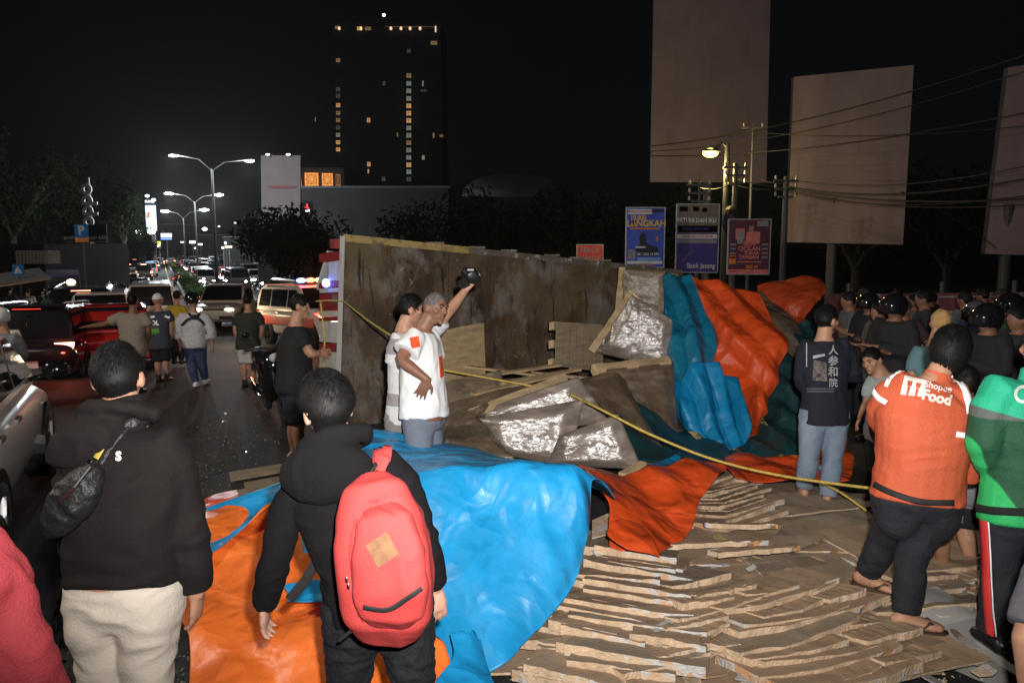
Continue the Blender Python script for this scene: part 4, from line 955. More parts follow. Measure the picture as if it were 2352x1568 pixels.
            for k_ in range(5 if lod else 4):
                a_ = 2 * math.pi * k_ / 5; mb.bar((cx, y(f) + math.cos(a_) * .05, r + math.sin(a_) * .05), (cx, y(f) + math.cos(a_) * r * .62, r + math.sin(a_) * r * .62), .06, .03)
            mb.tube([(cx - s_ * .05, y(f) + math.cos(2 * math.pi * j / 20) * r * .62, r + math.sin(2 * math.pi * j / 20) * r * .62) for j in range(21)], .022, n=5, cap=False); mb.ell((cx, y(f), r), (.03, .07, .07), 8, 5)
            mb.build('rim', CHROME if lod else P_SILVER, wh)
    # lights, plates, grille, bumpers, mirrors
    hz = hood - .27
    for s_ in (-1, 1):
        fy = y(.5) - .075; mb = MB(); mb.ell((s_ * w * .62, fy, hz), (.18, .12, .08), 12, 7); mb.build('headlight', front, t, smooth=True)
        mb = MB(); ry = -L / 2 + .055; rz = belt - .13
        if kind in ('van', 'mpv'): mb.box((s_ * w * .85, ry, rz - .05), (.13, .14, .42))
        else: mb.box((s_ * w * .74, ry, rz), (.34, .13, .15))
        mb.build('taillight', rear, t)
        mb = MB(); my = y(g1 - .07); mb.tube([(s_ * w * .92, my, belt + .02), (s_ * (w + .08), my, belt + .05)], .025, n=6); mb.ell((s_ * (w + .14), my - .01, belt + .09), (.11, .06, .085), 12, 7); mb.build('wing_mirror', paint if paint is not P_SILVER else BLACK_GLOSS, t, smooth=True)
        if lod:
            for q in ((cuts[0] + cuts[-1]) / 2 + .01, cuts[0] - .06): mb = MB(); mb.box((s_ * (w + .008), y(q), belt - .10), (.03, .16, .03)); mb.build('door_handle', CHROME, t)
    mb = MB(); mb.box((0, y(.5) - .02, hz - .02), (w * .8, .05, .14)); mb.build('grille', BLACK_PLASTIC, t)
    mb = MB(); mb.box((0, y(.5) - .03, .50), (w * 1.5, .12, .13)); mb.build('front_bumper', BLACK_PLASTIC if kind in ('suv', 'pickup') else paint, t)
    mb = MB(); mb.box((0, -L / 2 + .02, .50), (w * 1.7, .14, .18)); mb.build('rear_bumper', CHROME if kind == 'suv' else paint, t)
    for yy in (y(.5) + .035, -L / 2 - .055): mb = MB(); mb.box((0, yy, .52 if yy > 0 else .62), (.42, .015, .14)); mb.build('number_plate', PLATE, t)
    if kind == 'suv': mb = MB(); mb.box((0, -L / 2 - .006, belt - .22), (w * 1.0, .03, .035)); mb.build('chrome_strip', CHROME, t)
    if rearglow: mb = MB(); mb.box((0, y(y0) - .03, H - .09), (.5, .05, .03)); mb.build('third_brake_light', rearglow, t)
    return t
def put_car(t, u, v, yaw=0.0, rear=True, t_s=None):
    """rear (or front) end on the ground at a photo point, yaw relative to the road"""
    p = G(u, v) if t_s is None else road(*t_s)
    a = ROADYAW + yaw; L = CARS[t['kind_']]['L'] if 'kind_' in t else 4.5; dr = Vector((-math.sin(a), math.cos(a), 0))
    c = p + dr * (L / 2 * (1 if rear else -1)) * (1 if rear else -1) if not t_s else p
    t.location = (c.x, c.y, gz(c.y)); t.rotation_euler = (0, 0, a)
def beacon_light(p, col, e): l = bpy.data.lights.new('beacon_light', 'POINT'); l.energy = e; l.color = col; l.shadow_soft_size = .1; o = bpy.data.objects.new('beacon_light', l); COL.objects.link(o); o.location = p
# near ones, all driving away on our side
cr = make_car('parked_car', 'hatch', P_SILVER, 'silver car at the left edge, only its front wing, wheel and black mirror in view'); 
cr.location = (-4.56, 5.74, gz(6.4) + .06); cr.rotation_euler = (0, 0, ROADYAW)
cr = make_car('suv', 'suv', P_DARK, 'dark sport utility car with its brake light glowing behind the silver car', 'car', rear=TL_HOT, rearglow=TL_ON)
a = ROADYAW - .12; p = G(112, 880); cr.scale = (.92, .92, .92); cr.location = (p.x - math.sin(a) * 2.6 - .50, p.y + math.cos(a) * 2.6, gz(p.y + 2) - .30); cr.rotation_euler = (R(-3), 0, a); beacon_light(cr.location + Vector((math.cos(a) * .75 + math.sin(a) * 2.65, math.sin(a) * .75 - math.cos(a) * 2.65, .95)), (1, .10, .05), 13)
cr = make_car('red_car', 'hatch', P_RED, 'red car right of the dark sport utility car, lit red by the tail lights', 'car', rear=TL_ON, rearglow=TL_ON); p = W(262, 740, 18.0); cr.location = (p.x, p.y, gz(p.y) - .12); cr.rotation_euler = (R(-3), 0, ROADYAW)
cr = make_car('white_car', 'mpv', P_WHITE, 'white car with a dark rear window beyond the red car', 'car'); p = W(244, 730, 25.0); cr.location = (p.x, p.y, gz(p.y)); cr.rotation_euler = (0, 0, ROADYAW)
cr = make_car('white_van', 'van', P_WHITE, 'white van in front of the police vest man, its rear window dark', 'van'); p = G(352, 772) + RD * 2; cr.location = (p.x, p.y, gz(p.y)); cr.rotation_euler = (0, 0, ROADYAW)
cr = make_car('far_car', 'mpv', P_SILVER, 'silver car with two red tail lights alone in the lane far down the road', 'car', rear=TL_ON); p = G(346, 634); cr.location = (p.x, p.y, gz(p.y)); cr.rotation_euler = (0, 0, ROADYAW)
mb = MB(); mb.box((0, -.3, 1.76), (.9, .25, .1)); mb.build('roof_light_bar', E('blue_bar', (.2, .45, 1), 1.5), cr)
cr = make_car('braking_car', 'suv', P_DARK, 'dark car with three bright brake lights at the left of the far lane', 'car', rear=TL_HOT, rearglow=TL_HOT); p = G(312, 622); cr.location = (p.x, p.y, gz(p.y)); cr.rotation_euler = (0, 0, ROADYAW)
cr = make_car('distant_car', 'mpv', P_SILVER, 'small far car with two red lights at the top of the left lane', 'car', rear=TL_HOT); p = G(378, 600); cr.location = (p.x, p.y, gz(p.y)); cr.rotation_euler = (0, 0, ROADYAW)
cr = make_car('dark_car', 'mpv', P_DARK, 'dark car with an orange tail light just beyond the white van', 'car', rear=TL_HOT); p = G(318, 700); cr.location = (p.x, p.y, gz(p.y)); cr.rotation_euler = (0, 0, ROADYAW)
for i, (u, d, k_, pt, rr, lab) in enumerate(((196, 25, 'suv', P_DARK, TL_HOT, 'dark car just beyond the dark sport utility car, its high brake light glowing'), (292, 62, 'mpv', P_WHITE, TL_ON, 'white car with red tail lights ahead of the dark braking car'), (276, 52, 'hatch', P_DARK, TL_ON, 'dark car parked along the left kerb with dim red tail lights'), (330, 84, 'van', P_GREY, TL_HOT, 'grey van with bright brake lights left of the lone silver car'), (352, 118, 'hatch', P_WHITE, TL_HOT, 'tiny white car with brake lights near the end of the left lane'), (366, 140, 'mpv', P_DARK, TL_HOT, 'tiny dark car with brake lights at the far end of the left lane'), (392, 150, 'hatch', P_SILVER, TL_HOT, 'tiny silver car beside the median at the far end'))):
    p = W(u, 600, d); cr = make_car('distant_car', k_, pt, lab, 'car', rear=rr, lod=0, rearglow=TL_HOT); cr.location = (p.x, p.y, gz(p.y)); cr.rotation_euler = (0, 0, ROADYAW)
for uv, d, e in (((540, 712), 24.5, 60), ((640, 735), 19.0, 50)): beacon_light(W(uv[0], uv[1], d), (1, .72, .42), e)
# the pickup and the police car facing us beside the fallen truck
cr = make_car('pickup', 'pickup', P_WHITE, 'white pickup facing the camera with a warm lit headlight left of the police car', 'pickup', front=HL_WARM); p = G(528, 752); cr.location = (p.x, p.y, gz(p.y)); cr.rotation_euler = (R(3), 0, ROADYAW + R(180 - 17))
mb = MB(); mb.box((0, .1, 1.86), (1.3, .3, .09)); mb.build('roof_light_bar', P_GREY, cr)
cr = make_car('police_car', 'suv', P_WHITE, 'white and red police car with a glowing red light bar behind the motorbike', 'police car', front=HL_WARM)
p = G(648, 800); cr.location = (p.x + .7, p.y + 1.2, gz(p.y + 1)); cr.rotation_euler = (R(2), 0, ROADYAW + R(180 + 16))
for s_ in (-1, 1): mb = MB(); mb.box((s_ * .945, 0, .78), (.02, 3.6, .26)); mb.build('red_stripe', PR, cr)
lb = MB(); lb.box((0, .1, 1.86), (1.25, .30, .05)); lbo = lb.build('light_bar', BLACK_PLASTIC, cr)
REDBEAC = E('red_beacon', (1, .10, .05), 9); BLUEBEAC = E('blue_beacon', (.12, .2, 1), 11); AMB = E('amber_beacon', (1, .42, .1), 9)
for x, m in ((-.45, REDBEAC), (-.15, AMB), (.15, REDBEAC), (.45, BLUEBEAC)): mb = MB(); mb.ell((x, .1, 1.95), (.14, .13, .075), 12, 7); mb.build('beacon', m, lbo, smooth=True)
beacon_light(cr.location + Vector((0, -.1, 2.3)), (1, .12, .06), 170)
cr = make_car('patrol_van', 'van', P_WHITE, 'white patrol car with a blue glow on its roof behind the red light bar', 'police car', front=HL_ON); p = G(640, 742); cr.location = (p.x + .5, p.y + 2, gz(p.y + 2)); cr.rotation_euler = (0, 0, ROADYAW + R(180 + 14))
# queue on the far carriageway
protos = []
for nm, k_, pt, fr in (('white', 'mpv', P_WHITE, HL_ON), ('silver', 'hatch', P_SILVER, HL_ON), ('dark', 'suv', P_DARK, HL_ON), ('red', 'hatch', P_RED, HL_OFF), ('grey', 'van', P_GREY, HL_WARM), ('white', 'van', P_WHITE, HL_OFF), ('dark', 'mpv', P_DARK, HL_OFF), ('silver', 'mpv', P_SILVER, HL_WARM)):
    protos.append((nm, k_, fr, make_car('queued_car', k_, pt, 'x', 'car', 'cars queueing on the far carriageway', front=fr, lod=0)))
rnd = random.Random(11); used = set(); ordn = ['nearest', 'second', 'third', 'fourth', 'fifth', 'sixth', 'seventh', 'eighth', 'ninth', 'tenth', 'eleventh', 'twelfth', 'thirteenth', 'fourteenth', 'fifteenth', 'sixteenth']
for row, (s_, t0) in enumerate(((3.7, 76), (6.0, 70), (8.4, 78), (10.9, 72), (13.6, 80))):
    t_ = t0 + rnd.uniform(0, 2); cnt = 0
    while t_ < 190 and cnt < 14:
        q = rnd.randrange(8); nm, k_, fr, pr_ = protos[q]
        c = pr_ if q not in used else copy_tree(pr_); used.add(q)
        p = road(t_, s_ + rnd.uniform(-.3, .3), .0); c.location = p; c.rotation_euler = (0, 0, ROADYAW + math.pi + rnd.uniform(-.06, .06))
        c['label'] = '%s %s with %s headlights, %s in the queue %s' % (nm, {'suv': 'sport utility car', 'mpv': 'family car', 'hatch': 'small car', 'van': 'van'}[k_], {HL_ON: 'bright', HL_WARM: 'warm', HL_OFF: 'unlit'}[fr], ordn[cnt], ('beside the median', 'one lane from the median', 'two lanes from the median', 'three lanes from the median', 'along the far kerb')[row])
        cnt += 1; t_ += rnd.uniform(6.5, 8) if rnd.random() < .5 else rnd.uniform(11, 17)
for q in range(8):
    if q not in used: 
        for ch in list(protos[q][3].children_recursive): bpy.data.objects.remove(ch, do_unlink=True)
        bpy.data.objects.remove(protos[q][3], do_unlink=True)

# ------------------------------------------------------------------ motorbikes
def make_bike(name, label, paint, group=None, tail=TL_OFF, head=HL_OFF, lod=1):
    t = empty(name, (0, 0, 0), label, 'motorbike', group)
    for y_ in (-.62, .62):
        mb = MB(); mb.tube([(0, y_ + math.cos(2 * math.pi * j / 22) * .25, .29 + math.sin(2 * math.pi * j / 22) * .25) for j in range(23)], .045, n=8, cap=False); wh = mb.build('wheel', RUBBER, t, smooth=True)
        mb = MB()
        for k_ in range(5): a_ = 2 * math.pi * k_ / 5; mb.bar((0, y_, .29), (0, y_ + math.cos(a_) * .22, .29 + math.sin(a_) * .22), .025)
        mb.tube([(-.06, y_, .29), (.06, y_, .29)], .05, n=10); mb.build('rim', CHROME, wh)
    mb = MB(); V, F = loft([Vector((0, -.85, .78)), Vector((0, -.6, .72)), Vector((0, -.2, .62)), Vector((0, .1, .50)), Vector((0, .25, .34)), Vector((0, .32, .33))], [(.05, .05), (.12, .11), (.14, .16), (.13, .16), (.12, .10), (.06, .05)], side=Vector((1, 0, 0)), n=14); mb.add(V, F); mb.build('body', paint, t, smooth=True)
    mb = MB(); V, F = loft([Vector((0, .30, .32)), Vector((0, .42, .52)), Vector((0, .44, .78)), Vector((0, .40, .98))], [(.13, .05), (.20, .07), (.17, .09), (.12, .08)], side=Vector((1, 0, 0)), n=14); mb.add(V, F); mb.build('front_shield', paint, t, smooth=True)
    mb = MB(); V, F = loft([Vector((0, -.80, .86)), Vector((0, -.5, .84)), Vector((0, -.15, .78)), Vector((0, .05, .74))], [(.09, .04), (.14, .06), (.14, .055), (.07, .03)], side=Vector((1, 0, 0)), n=12); mb.add(V, F); mb.build('saddle', BLACK_PLASTIC, t, smooth=True)
    mb = MB(); mb.tube([(0, .62, .29), (.07, .55, .55), (.05, .42, .95)], .022, n=6); mb.tube([(0, .62, .29), (-.07, .55, .55), (-.05, .42, .95)], .022, n=6); mb.build('fork', CHROME, t)
    mb = MB(); mb.tube([(-.34, .26, 1.02), (-.16, .38, 1.04), (0, .41, 1.0), (.16, .38, 1.04), (.34, .26, 1.02)], .018, n=7); mb.build('handlebar', BLACK_PLASTIC, t)
    for s_ in (-1, 1):
        mb = MB(); mb.tube([(s_ * .22, .34, 1.04), (s_ * .29, .34, 1.19)], .008, n=5); mb.ell((s_ * .30, .33, 1.23), (.055, .015, .038), 10, 6); mb.build('mirror', BLACK_GLOSS, t, smooth=True)
    mb = MB(); mb.ell((0, .49, .90), (.09, .06, .065), 12, 7); mb.build('headlight', head, t, smooth=True)
    mb = MB(); mb.ell((0, -.90, .74), (.085, .04, .045), 12, 6); mb.build('taillight', tail, t, smooth=True)
    V = [Vector((.06 * math.cos(a_) if False else q * .06, .62 + math.cos(a_) * .32, .29 + math.sin(a_) * .32)) for a_ in [R(30 + 15 * i) for i in range(9)] for q in (-1, 1)]
    o = obj('front_mudguard', V, [(2 * i, 2 * i + 1, 2 * i + 3, 2 * i + 2) for i in range(8)], paint, t); o.modifiers.new('thickness', 'SOLIDIFY').thickness = .012
    mb = MB(); mb.tube([(.15, -.15, .30), (.16, -.5, .33), (.17, -.85, .42)], [.03, .045, .055], n=10); mb.build('exhaust', CHROME, t, smooth=True)
    mb = MB(); mb.box((0, -.95, .60), (.2, .012, .1)); mb.build('number_plate', BLACK_PLASTIC if lod else PLATE, t)
    return t
bk = make_bike('motorbike', 'black motorbike parked left of the man in a black shirt', BLACK_GLOSS, head=HL_OFF)
p = G(590, 958); bk.location = (p.x + .25, p.y + .1, gz(p.y) - .02); bk.rotation_euler = (0, R(6), R(-152))
# ------------------------------------------------------------------ overturned truck
RUST = M('truck_floor', (.135, .090, .055), .75, var=.5, scale=1.3, bump=.6, bscale=26)
mat_blend(RUST, (.035, .024, .016), 1.0, .50, .66, stretch=(2.6, 2.6, .45)); mat_blend(RUST, (.14, .115, .05), 1.3, .48, .68); mat_blend(RUST, (.12, .05, .02), 2.4, .55, .68); mat_blend(RUST, (.24, .21, .18), 1.7, .52, .66, stretch=(1.1, 1.1, .8), detail=12); mat_blend(RUST, (.32, .29, .24), 7, .62, .70); mat_blend(RUST, (.03, .022, .015), 2.6, .58, .66, stretch=(3.5, 3.5, .4))
PL_WHITE = M('plank_white', (.55, .54, .52), .6, var=.12, scale=4); mat_blend(PL_WHITE, (.20, .18, .15), 6, .60, .70, stretch=(1, 1, .3)); PL_RED = M('plank_red', (.26, .02, .02), .6, var=.2, scale=4)
RAIL_Y = M('rail_yellow', (.50, .36, .13), .6, var=.2, scale=5); mat_blend(RAIL_Y, (.16, .12, .08), 5, .5, .62); RAIL = M('rail_steel', (.16, .13, .10), .7, var=.4, scale=6); mat_blend(RAIL, (.45, .43, .40), 7, .58, .64)
tr = empty('overturned_truck', W(790, 985, 10.2), 'truck bed on its side, stained brown floor facing us, red and white striped tailboard', 'truck')
to = tr.location.copy()
TL, TR, BL, BR = W(790, 552, 10.0), W(1560, 628, 13.4), W(776, 1010, 10.15), W(1560, 900, 13.6)
ex = (TR - TL); N_ = ex.cross(Vector((0, 0, 1))).normalized();  N_ = N_ if N_.y > 0 else -N_
# floor made of long boards and steel cross members
nb = 8
for i in range(nb):
    f0, f1 = i / nb, (i + .992) / nb; q = []
    m = 14; V = []; F = []
    for k_ in range(m + 1):
        f = k_ / m
        for g in (f0, f1):
            p = lerp(lerp(TL, TR, g), lerp(BL, BR, g), f) + N_ * (.035 * noise.noise(Vector((f * 4, g * 7, 0))) + .004 * (i % 2)); V.append(p)
    for k_ in range(m): F.append((2 * k_, 2 * k_ + 1, 2 * k_ + 3, 2 * k_ + 2))
    o = obj('floor_board', V, F, RUST, tr, smooth=False); o.location = -to; md = o.modifiers.new('thickness', 'SOLIDIFY'); md.thickness = .05; md.offset = -1
def rel(o): o.location = -to; return o
for i in range(7):
    f = .06 + i * .15; a, b = lerp(TL, TR, f) + N_ * .10, lerp(BL, BR, f) + N_ * .10; mb = MB(); mb.bar(a, b, .08, .1, up=N_); rel(mb.build('cross_member', RAIL, tr))
for g in (.3, .7): mb = MB(); mb.bar(lerp(TL, BL, g) + N_ * .24, lerp(TR, BR, g) + N_ * .24, .12, .16, up=N_); rel(mb.build('chassis_rail', RAIL, tr))
up = Vector((0, 0, 1))
mb = MB(); mb.bar(TL + up * .03 - N_ * .03, lerp(TL, TR, .30) + up * .03 - N_ * .03, .10, .09); rel(mb.build('top_rail', RAIL_Y, tr))
mb = MB(); mb.bar(lerp(TL, TR, .302) + up * .03 - N_ * .02, TR + up * .02 - N_ * .02, .09, .08); rel(mb.build('top_rail', RAIL, tr))
for f in (.22, .33, .42, .55, .63, .72, .86): mb = MB(); c = lerp(TL, TR, f) + up * .085; mb.box(c, (.22, .06, .03), rz=.25); rel(mb.build('hinge', RAIL, tr))
mb = MB(); mb.bar(TL + up * .05 - N_ * .03 - ex.normalized() * .03, BL - N_ * .03 - ex.normalized() * .03, .045, .05, up=N_); rel(mb.build('corner_post', PL_WHITE, tr))
# striped tailboard, seen at the left, running away from us
A0, A1, B0, B1 = W(786, 575, 10.1), W(782, 868, 10.1), W(737, 582, 11.2), W(737, 864, 11.2)
bands = [(0, .003, .075, 1), (0, .078, .235, 0), (0, .24, .285, 1), (0, .29, .325, 0), (0, .33, .47, 1), (0, .475, .515, 0), (0, .52, .55, 1), (0, .555, .725, 0), (0, .73, .79, 1), (0, .795, .955, 0), (0, .96, .998, 1)]
tn = (B0 - A0).cross(A1 - A0).normalized()
for _, g0, g1, red in bands:
    a0, a1, b0, b1 = lerp(A0, A1, g0), lerp(A0, A1, g1), lerp(B0, B1, g0), lerp(B0, B1, g1)
    if .07 < g0 < .2: b0, b1 = lerp(a0, b0, .55), lerp(a1, b1, .55)
    mb = MB(); c = (a0 + a1 + b0 + b1) / 4; mb.obox(c, (b0 - a0) / 2, tn * (.02 if not red else .025), (a0 - a1) / 2); rel(mb.build('side_board', PL_RED if red else PL_WHITE, tr))
mb = MB(); mb.box(lerp(A0, B0, .15) + Vector((0, 0, .09)), (.17, .3, .12), rz=.4); rel(mb.build('corner_cap', PL_RED, tr))
mb = MB(); c = W(765, 650, 11.2); mb.bar(W(742, 665, 11.6), W(768, 580, 11.4), .2, .08, up=N_); rel(mb.build('brace', PL_WHITE, tr))
for uv in ((736, 690),):
    mb = MB(); mb.tube([W(uv[0], uv[1], 10.6), W(uv[0] + 10, uv[1] + 90, 10.5), W(uv[0] + 6, uv[1] + 170, 10.4)], .012, n=6); o = mb.build('rope', M('rope_yellow', (.52, .38, .08), .7, var=.3, scale=30) if 'rope_yellow' not in bpy.data.materials else bpy.data.materials['rope_yellow'], origin=W(uv[0], uv[1], 10.6)); tag(o, 'short yellow rope hanging beside the striped tailboard', 'rope', 'ropes on the truck')
mb = MB(); mb.ell(W(749, 650, 10.6), (.055, .055, .06), 12, 8); o = mb.build('blue_beacon_lamp', BLUEBEAC, origin=W(749, 650, 10.6)); tag(o, 'bright blue flashing lamp beside the striped tailboard', 'beacon')
mb = MB(); mb.tube([W(749, 664, 10.6), W(749, 700, 10.6)], .02, n=6); mb.build('stem', STEEL, o).matrix_parent_inverse = o.matrix_world.inverted(); beacon_light(W(735, 640, 10.3), (.15, .25, 1), 1.2)

# ------------------------------------------------------------------ pallets and film-wrapped loads
WOOD = M('pallet_wood', (.40, .29, .16), .75, var=.3, scale=4, bump=.3, bscale=30, stretch=(1, 1, 5)); WOOD2 = M('pallet_wood_grey', (.26, .20, .13), .8, var=.3, scale=4, stretch=(1, 1, 5)); WOODP = M('pallet_block', (.55, .40, .22), .75, var=.2, scale=6)
def film(name, col, rough=.23, coat=1.0):
    """card under stretch film: a clear glossy coat with fine drawn-out creases"""
    m = M(name, col, .6, var=.35, scale=2.2); mat_blend(m, [min(1, c * 1.7 + .03) for c in col], 3, .5, .66, stretch=(1, 1, 3)); t = m.node_tree; b = t.nodes['Principled BSDF']
    b.inputs['Coat Weight'].default_value = coat; b.inputs['Coat Roughness'].default_value = rough; b.inputs['Coat IOR'].default_value = 1.9
    c = t.nodes.new('ShaderNodeTexCoord'); last = None
    for sc, rot, dist, dt in (((2.2, 2.2, 5), (.3, .5, .4), .022, 2), ((5, 5, 22), (.2, .75, -.3), .0065, 4), ((16, 16, 30), (.2, -.4, -.3), .0022, 3)):
        mp = t.nodes.new('ShaderNodeMapping'); mp.inputs['Scale'].default_value = sc; mp.inputs['Rotation'].default_value = rot
        n = t.nodes.new('ShaderNodeTexNoise'); n.inputs['Scale'].default_value = 1.6; n.inputs['Detail'].default_value = dt; n.inputs['Roughness'].default_value = .6; n.inputs['Distortion'].default_value = .8
        bp = t.nodes.new('ShaderNodeBump'); bp.inputs['Strength'].default_value = 1; bp.inputs['Distance'].default_value = dist
        t.links.new(c.outputs['Object'], mp.inputs[0]); t.links.new(mp.outputs[0], n.inputs['Vector']); t.links.new(n.outputs['Fac'], bp.inputs['Height'])
        if last: t.links.new(last, bp.inputs['Normal'])
        last = bp.outputs[0]
    t.links.new(last, b.inputs['Coat Normal']); return m
FILM = film('film_wrapped_card', (.20, .16, .135)); FILM_DULL = film('film_dull', (.19, .145, .10), .34, .6); FILM_BROWN = film('film_brown', (.12, .085, .055), .32, .5)
def facing(pts, d, tilt=(0, 0)):
    """corners of a flat load leaning so that it faces back along the sight line, give or take a tilt"""
    cu, cv = sum(p[0] for p in pts) / len(pts), sum(p[1] for p in pts) / len(pts); c = W(cu, cv, d); n = (c - CAMP).normalized() + Vector((tilt[0], 0, tilt[1])); n.normalize(); out = []
    for u, v in pts:
        r_ = W(u, v, 1) - CAMP; out.append(CAMP + r_ * ((c - CAMP).dot(n) / r_.dot(n)))
    return out
def wrapped(quad, thick, label, mat, edge=None, layers=5, bulge=.05, seed=0):
    """front face from four world points (TL, TR, BR, BL), thick metres deep, crumpled"""
    TL_, TR_, BR_, BL_ = quad; n = (TR_ - TL_).cross(BL_ - TL_).normalized(); n = n if n.y > 0 else -n
    org = (BL_ + BR_) / 2; t = empty('wrapped_load', org, label, 'wrapped load', 'film-wrapped pallet loads'); NX, NZ = 30, 26; V = []; F = []
    for j in range(NZ + 1):
        for i in range(NX + 1):
            fx, fz = i / NX, j / NZ; p = lerp(lerp(TL_, TR_, fx), lerp(BL_, BR_, fx), fz); e = min(fx, 1 - fx, fz, 1 - fz)
            q = Vector((fx * 4, fz * 4, seed)); p = p - n * bulge * min(1, e * 6) + n * (.016 * noise.noise(q * 1.1) + .010 * noise.noise(q * 4.1))
            V.append(p - org)
    nn = len(V)
    for j in range(NZ):
        for i in range(NX): a_ = j * (NX + 1) + i; F.append((a_, a_ + NX + 1, a_ + NX + 2, a_ + 1))
    rim = [i for i in range(NX + 1)] + [j * (NX + 1) + NX for j in range(1, NZ + 1)] + [NZ * (NX + 1) + i for i in range(NX - 1, -1, -1)] + [j * (NX + 1) for j in range(NZ - 1, 0, -1)]
    V += [V[i] + n * thick for i in rim]; k_ = len(rim)
    for i in range(k_): F.append((rim[i], rim[(i + 1) % k_], nn + (i + 1) % k_, nn + i))
    F.append(tuple(nn + i for i in range(k_)))
    obj('load', V, F, mat, t)
    if edge:
        for (a_, b_) in edge:
            d = (b_ - a_); dn = d.normalized(); o_ = -n * .02
            for off in (-.03, .09): mb = MB(); mb.bar(a_ - org + n * off + o_, b_ - org + n * off + o_, .085, .022, up=n); mb.build('pallet_board', WOOD, t)
            for f in (.04, .48, .93): mb = MB(); mb.obox(lerp(a_, b_, f) - org + n * .03 + o_ * 2, dn * .07, n * .05, dn.cross(n) * .05); mb.build('pallet_block', WOODP, t)
    return t
def pallet(quad, nb, label, mat=WOOD, thick=.022):
    TL_, TR_, BR_, BL_ = quad; n = (TR_ - TL_).cross(BL_ - TL_).normalized(); n = n if n.y > 0 else -n; org = (BL_ + BR_) / 2; t = empty('pallet', org, label, 'pallet', 'wooden pallets spilled from the truck')
    for i in range(nb):
        f0, f1 = i / nb + .004, (i + .93) / nb; a0, a1, b0, b1 = lerp(TL_, TR_, f0), lerp(TL_, TR_, f1), lerp(BL_, BR_, f0), lerp(BL_, BR_, f1); c = (a0 + a1 + b0 + b1) / 4
        mb = MB(); mb.obox(c - org + n * .003 * (i % 3), (a1 - a0) / 2, n * thick / 2, (a0 - b0) / 2 * random.uniform(.975, 1)); mb.build('pallet_board', mat, t)
    for g in (.06, .5, .94):
        mb = MB(); mb.bar(lerp(TL_, BL_, g) - org + n * .05, lerp(TR_, BR_, g) - org + n * .05, .09, .022, up=n); mb.build('stringer', mat, t)
        for f in (.06, .5, .94): mb = MB(); c = lerp(lerp(TL_, BL_, g), lerp(TR_, BR_, g), f) - org + n * .10; mb.obox(c, (TR_ - TL_).normalized() * .05, n * .045, (TL_ - BL_).normalized() * .05); mb.build('pallet_block', WOODP, t)
    return t
Q4 = lambda pts: [W(*p) for p in pts]
pallet(Q4(((1008, 762, 8.3), (1112, 740, 8.9), (1116, 872, 8.7), (1012, 890, 8.1))), 6, 'upright pale plank pallet right of the man in the white shirt')
pallet(Q4(((1278, 740, 9.8), (1385, 746, 10.2), (1385, 850, 10.1), (1275, 836, 9.7))), 7, 'grey plank pallet leaning on the truck floor left of the shiny wrapped load', WOOD2)
wrapped(facing(((1432, 618), (1526, 626), (1532, 720), (1424, 700)), 11.2, (.08, .06)), .4, 'upper wrapped load standing at the right end of the truck floor', FILM_DULL, edge=[(W(1430, 620, 11.4), W(1418, 735, 11.2))], seed=1)
wrapped(facing(((1452, 676), (1545, 735), (1540, 850), (1364, 808)), 9.6, (.03, .05)), .35, 'tilted wrapped load with a pallet edge down its left side, below the upper load', FILM, edge=[(W(1450, 674, 9.9), W(1360, 805, 9.6))], seed=2)
wrapped(Q4(((1372, 850, 8.6), (1545, 828, 8.8), (1560, 1010, 8.0), (1440, 960, 8.0))), .35, 'brown wrapped load with blocks along its top, left of the hanging blue tarpaulin', FILM_BROWN, edge=[(W(1368, 852, 8.6), W(1535, 834, 8.8))], seed=3)
wrapped(facing(((1085, 948), (1330, 866), (1400, 968), (1105, 1012)), 7.4, (-.03, .05)), .35, 'shiny wrapped load lying below the rope, pallet along its upper edge', FILM, edge=[(W(1084, 948, 7.3), W(1300, 866, 8.0))], seed=4)
wrapped(facing(((1092, 962), (1345, 915), (1300, 1072), (1140, 1042)), 7.0, (.02, -.03)), .3, 'brightest crumpled film load in the middle, left of its folded corner', FILM, seed=5, bulge=.08)
wrapped(facing(((1285, 1000), (1420, 950), (1476, 1078), (1255, 1068)), 6.8, (.04, .02)), .3, 'film load ending in a wooden stick above the orange tarpaulin', FILM, seed=6, bulge=.07)
mb = MB(); mb.bar(W(1428, 1092, 6.35), W(1478, 1066, 6.6), .06, .05); tag(mb.build('wooden_stick', WOODP, origin=W(1428, 1092, 6.35)), 'pale wooden stick at the lower right corner of the film load', 'stick')
wrapped(Q4(((1020, 880, 7.9), (1150, 850, 8.3), (1160, 900, 7.9), (1020, 935, 7.5))), .25, 'flat wrapped carton in front of the upright pallet', FILM_DULL, seed=7)
wrapped(Q4(((1018, 930, 7.4), (1230, 868, 8.2), (1100, 945, 7.2), (1022, 1005, 6.9))), .25, 'low brown wrapped load right of the man in the white shirt', FILM_BROWN, seed=8)
wrapped(Q4(((1290, 880, 8.3), (1420, 850, 8.6), (1530, 1040, 7.3), (1440, 1050, 7.1))), .2, 'dark film covered load behind the yellow rope', FILM_BROWN, seed=9)
wrapped(Q4(((1016, 985, 6.9), (1095, 955, 7.1), (1180, 1050, 6.3), (1020, 1035, 6.3))), .2, 'dark loose film bundle just behind the blue tarpaulin', FILM_BROWN, seed=10)
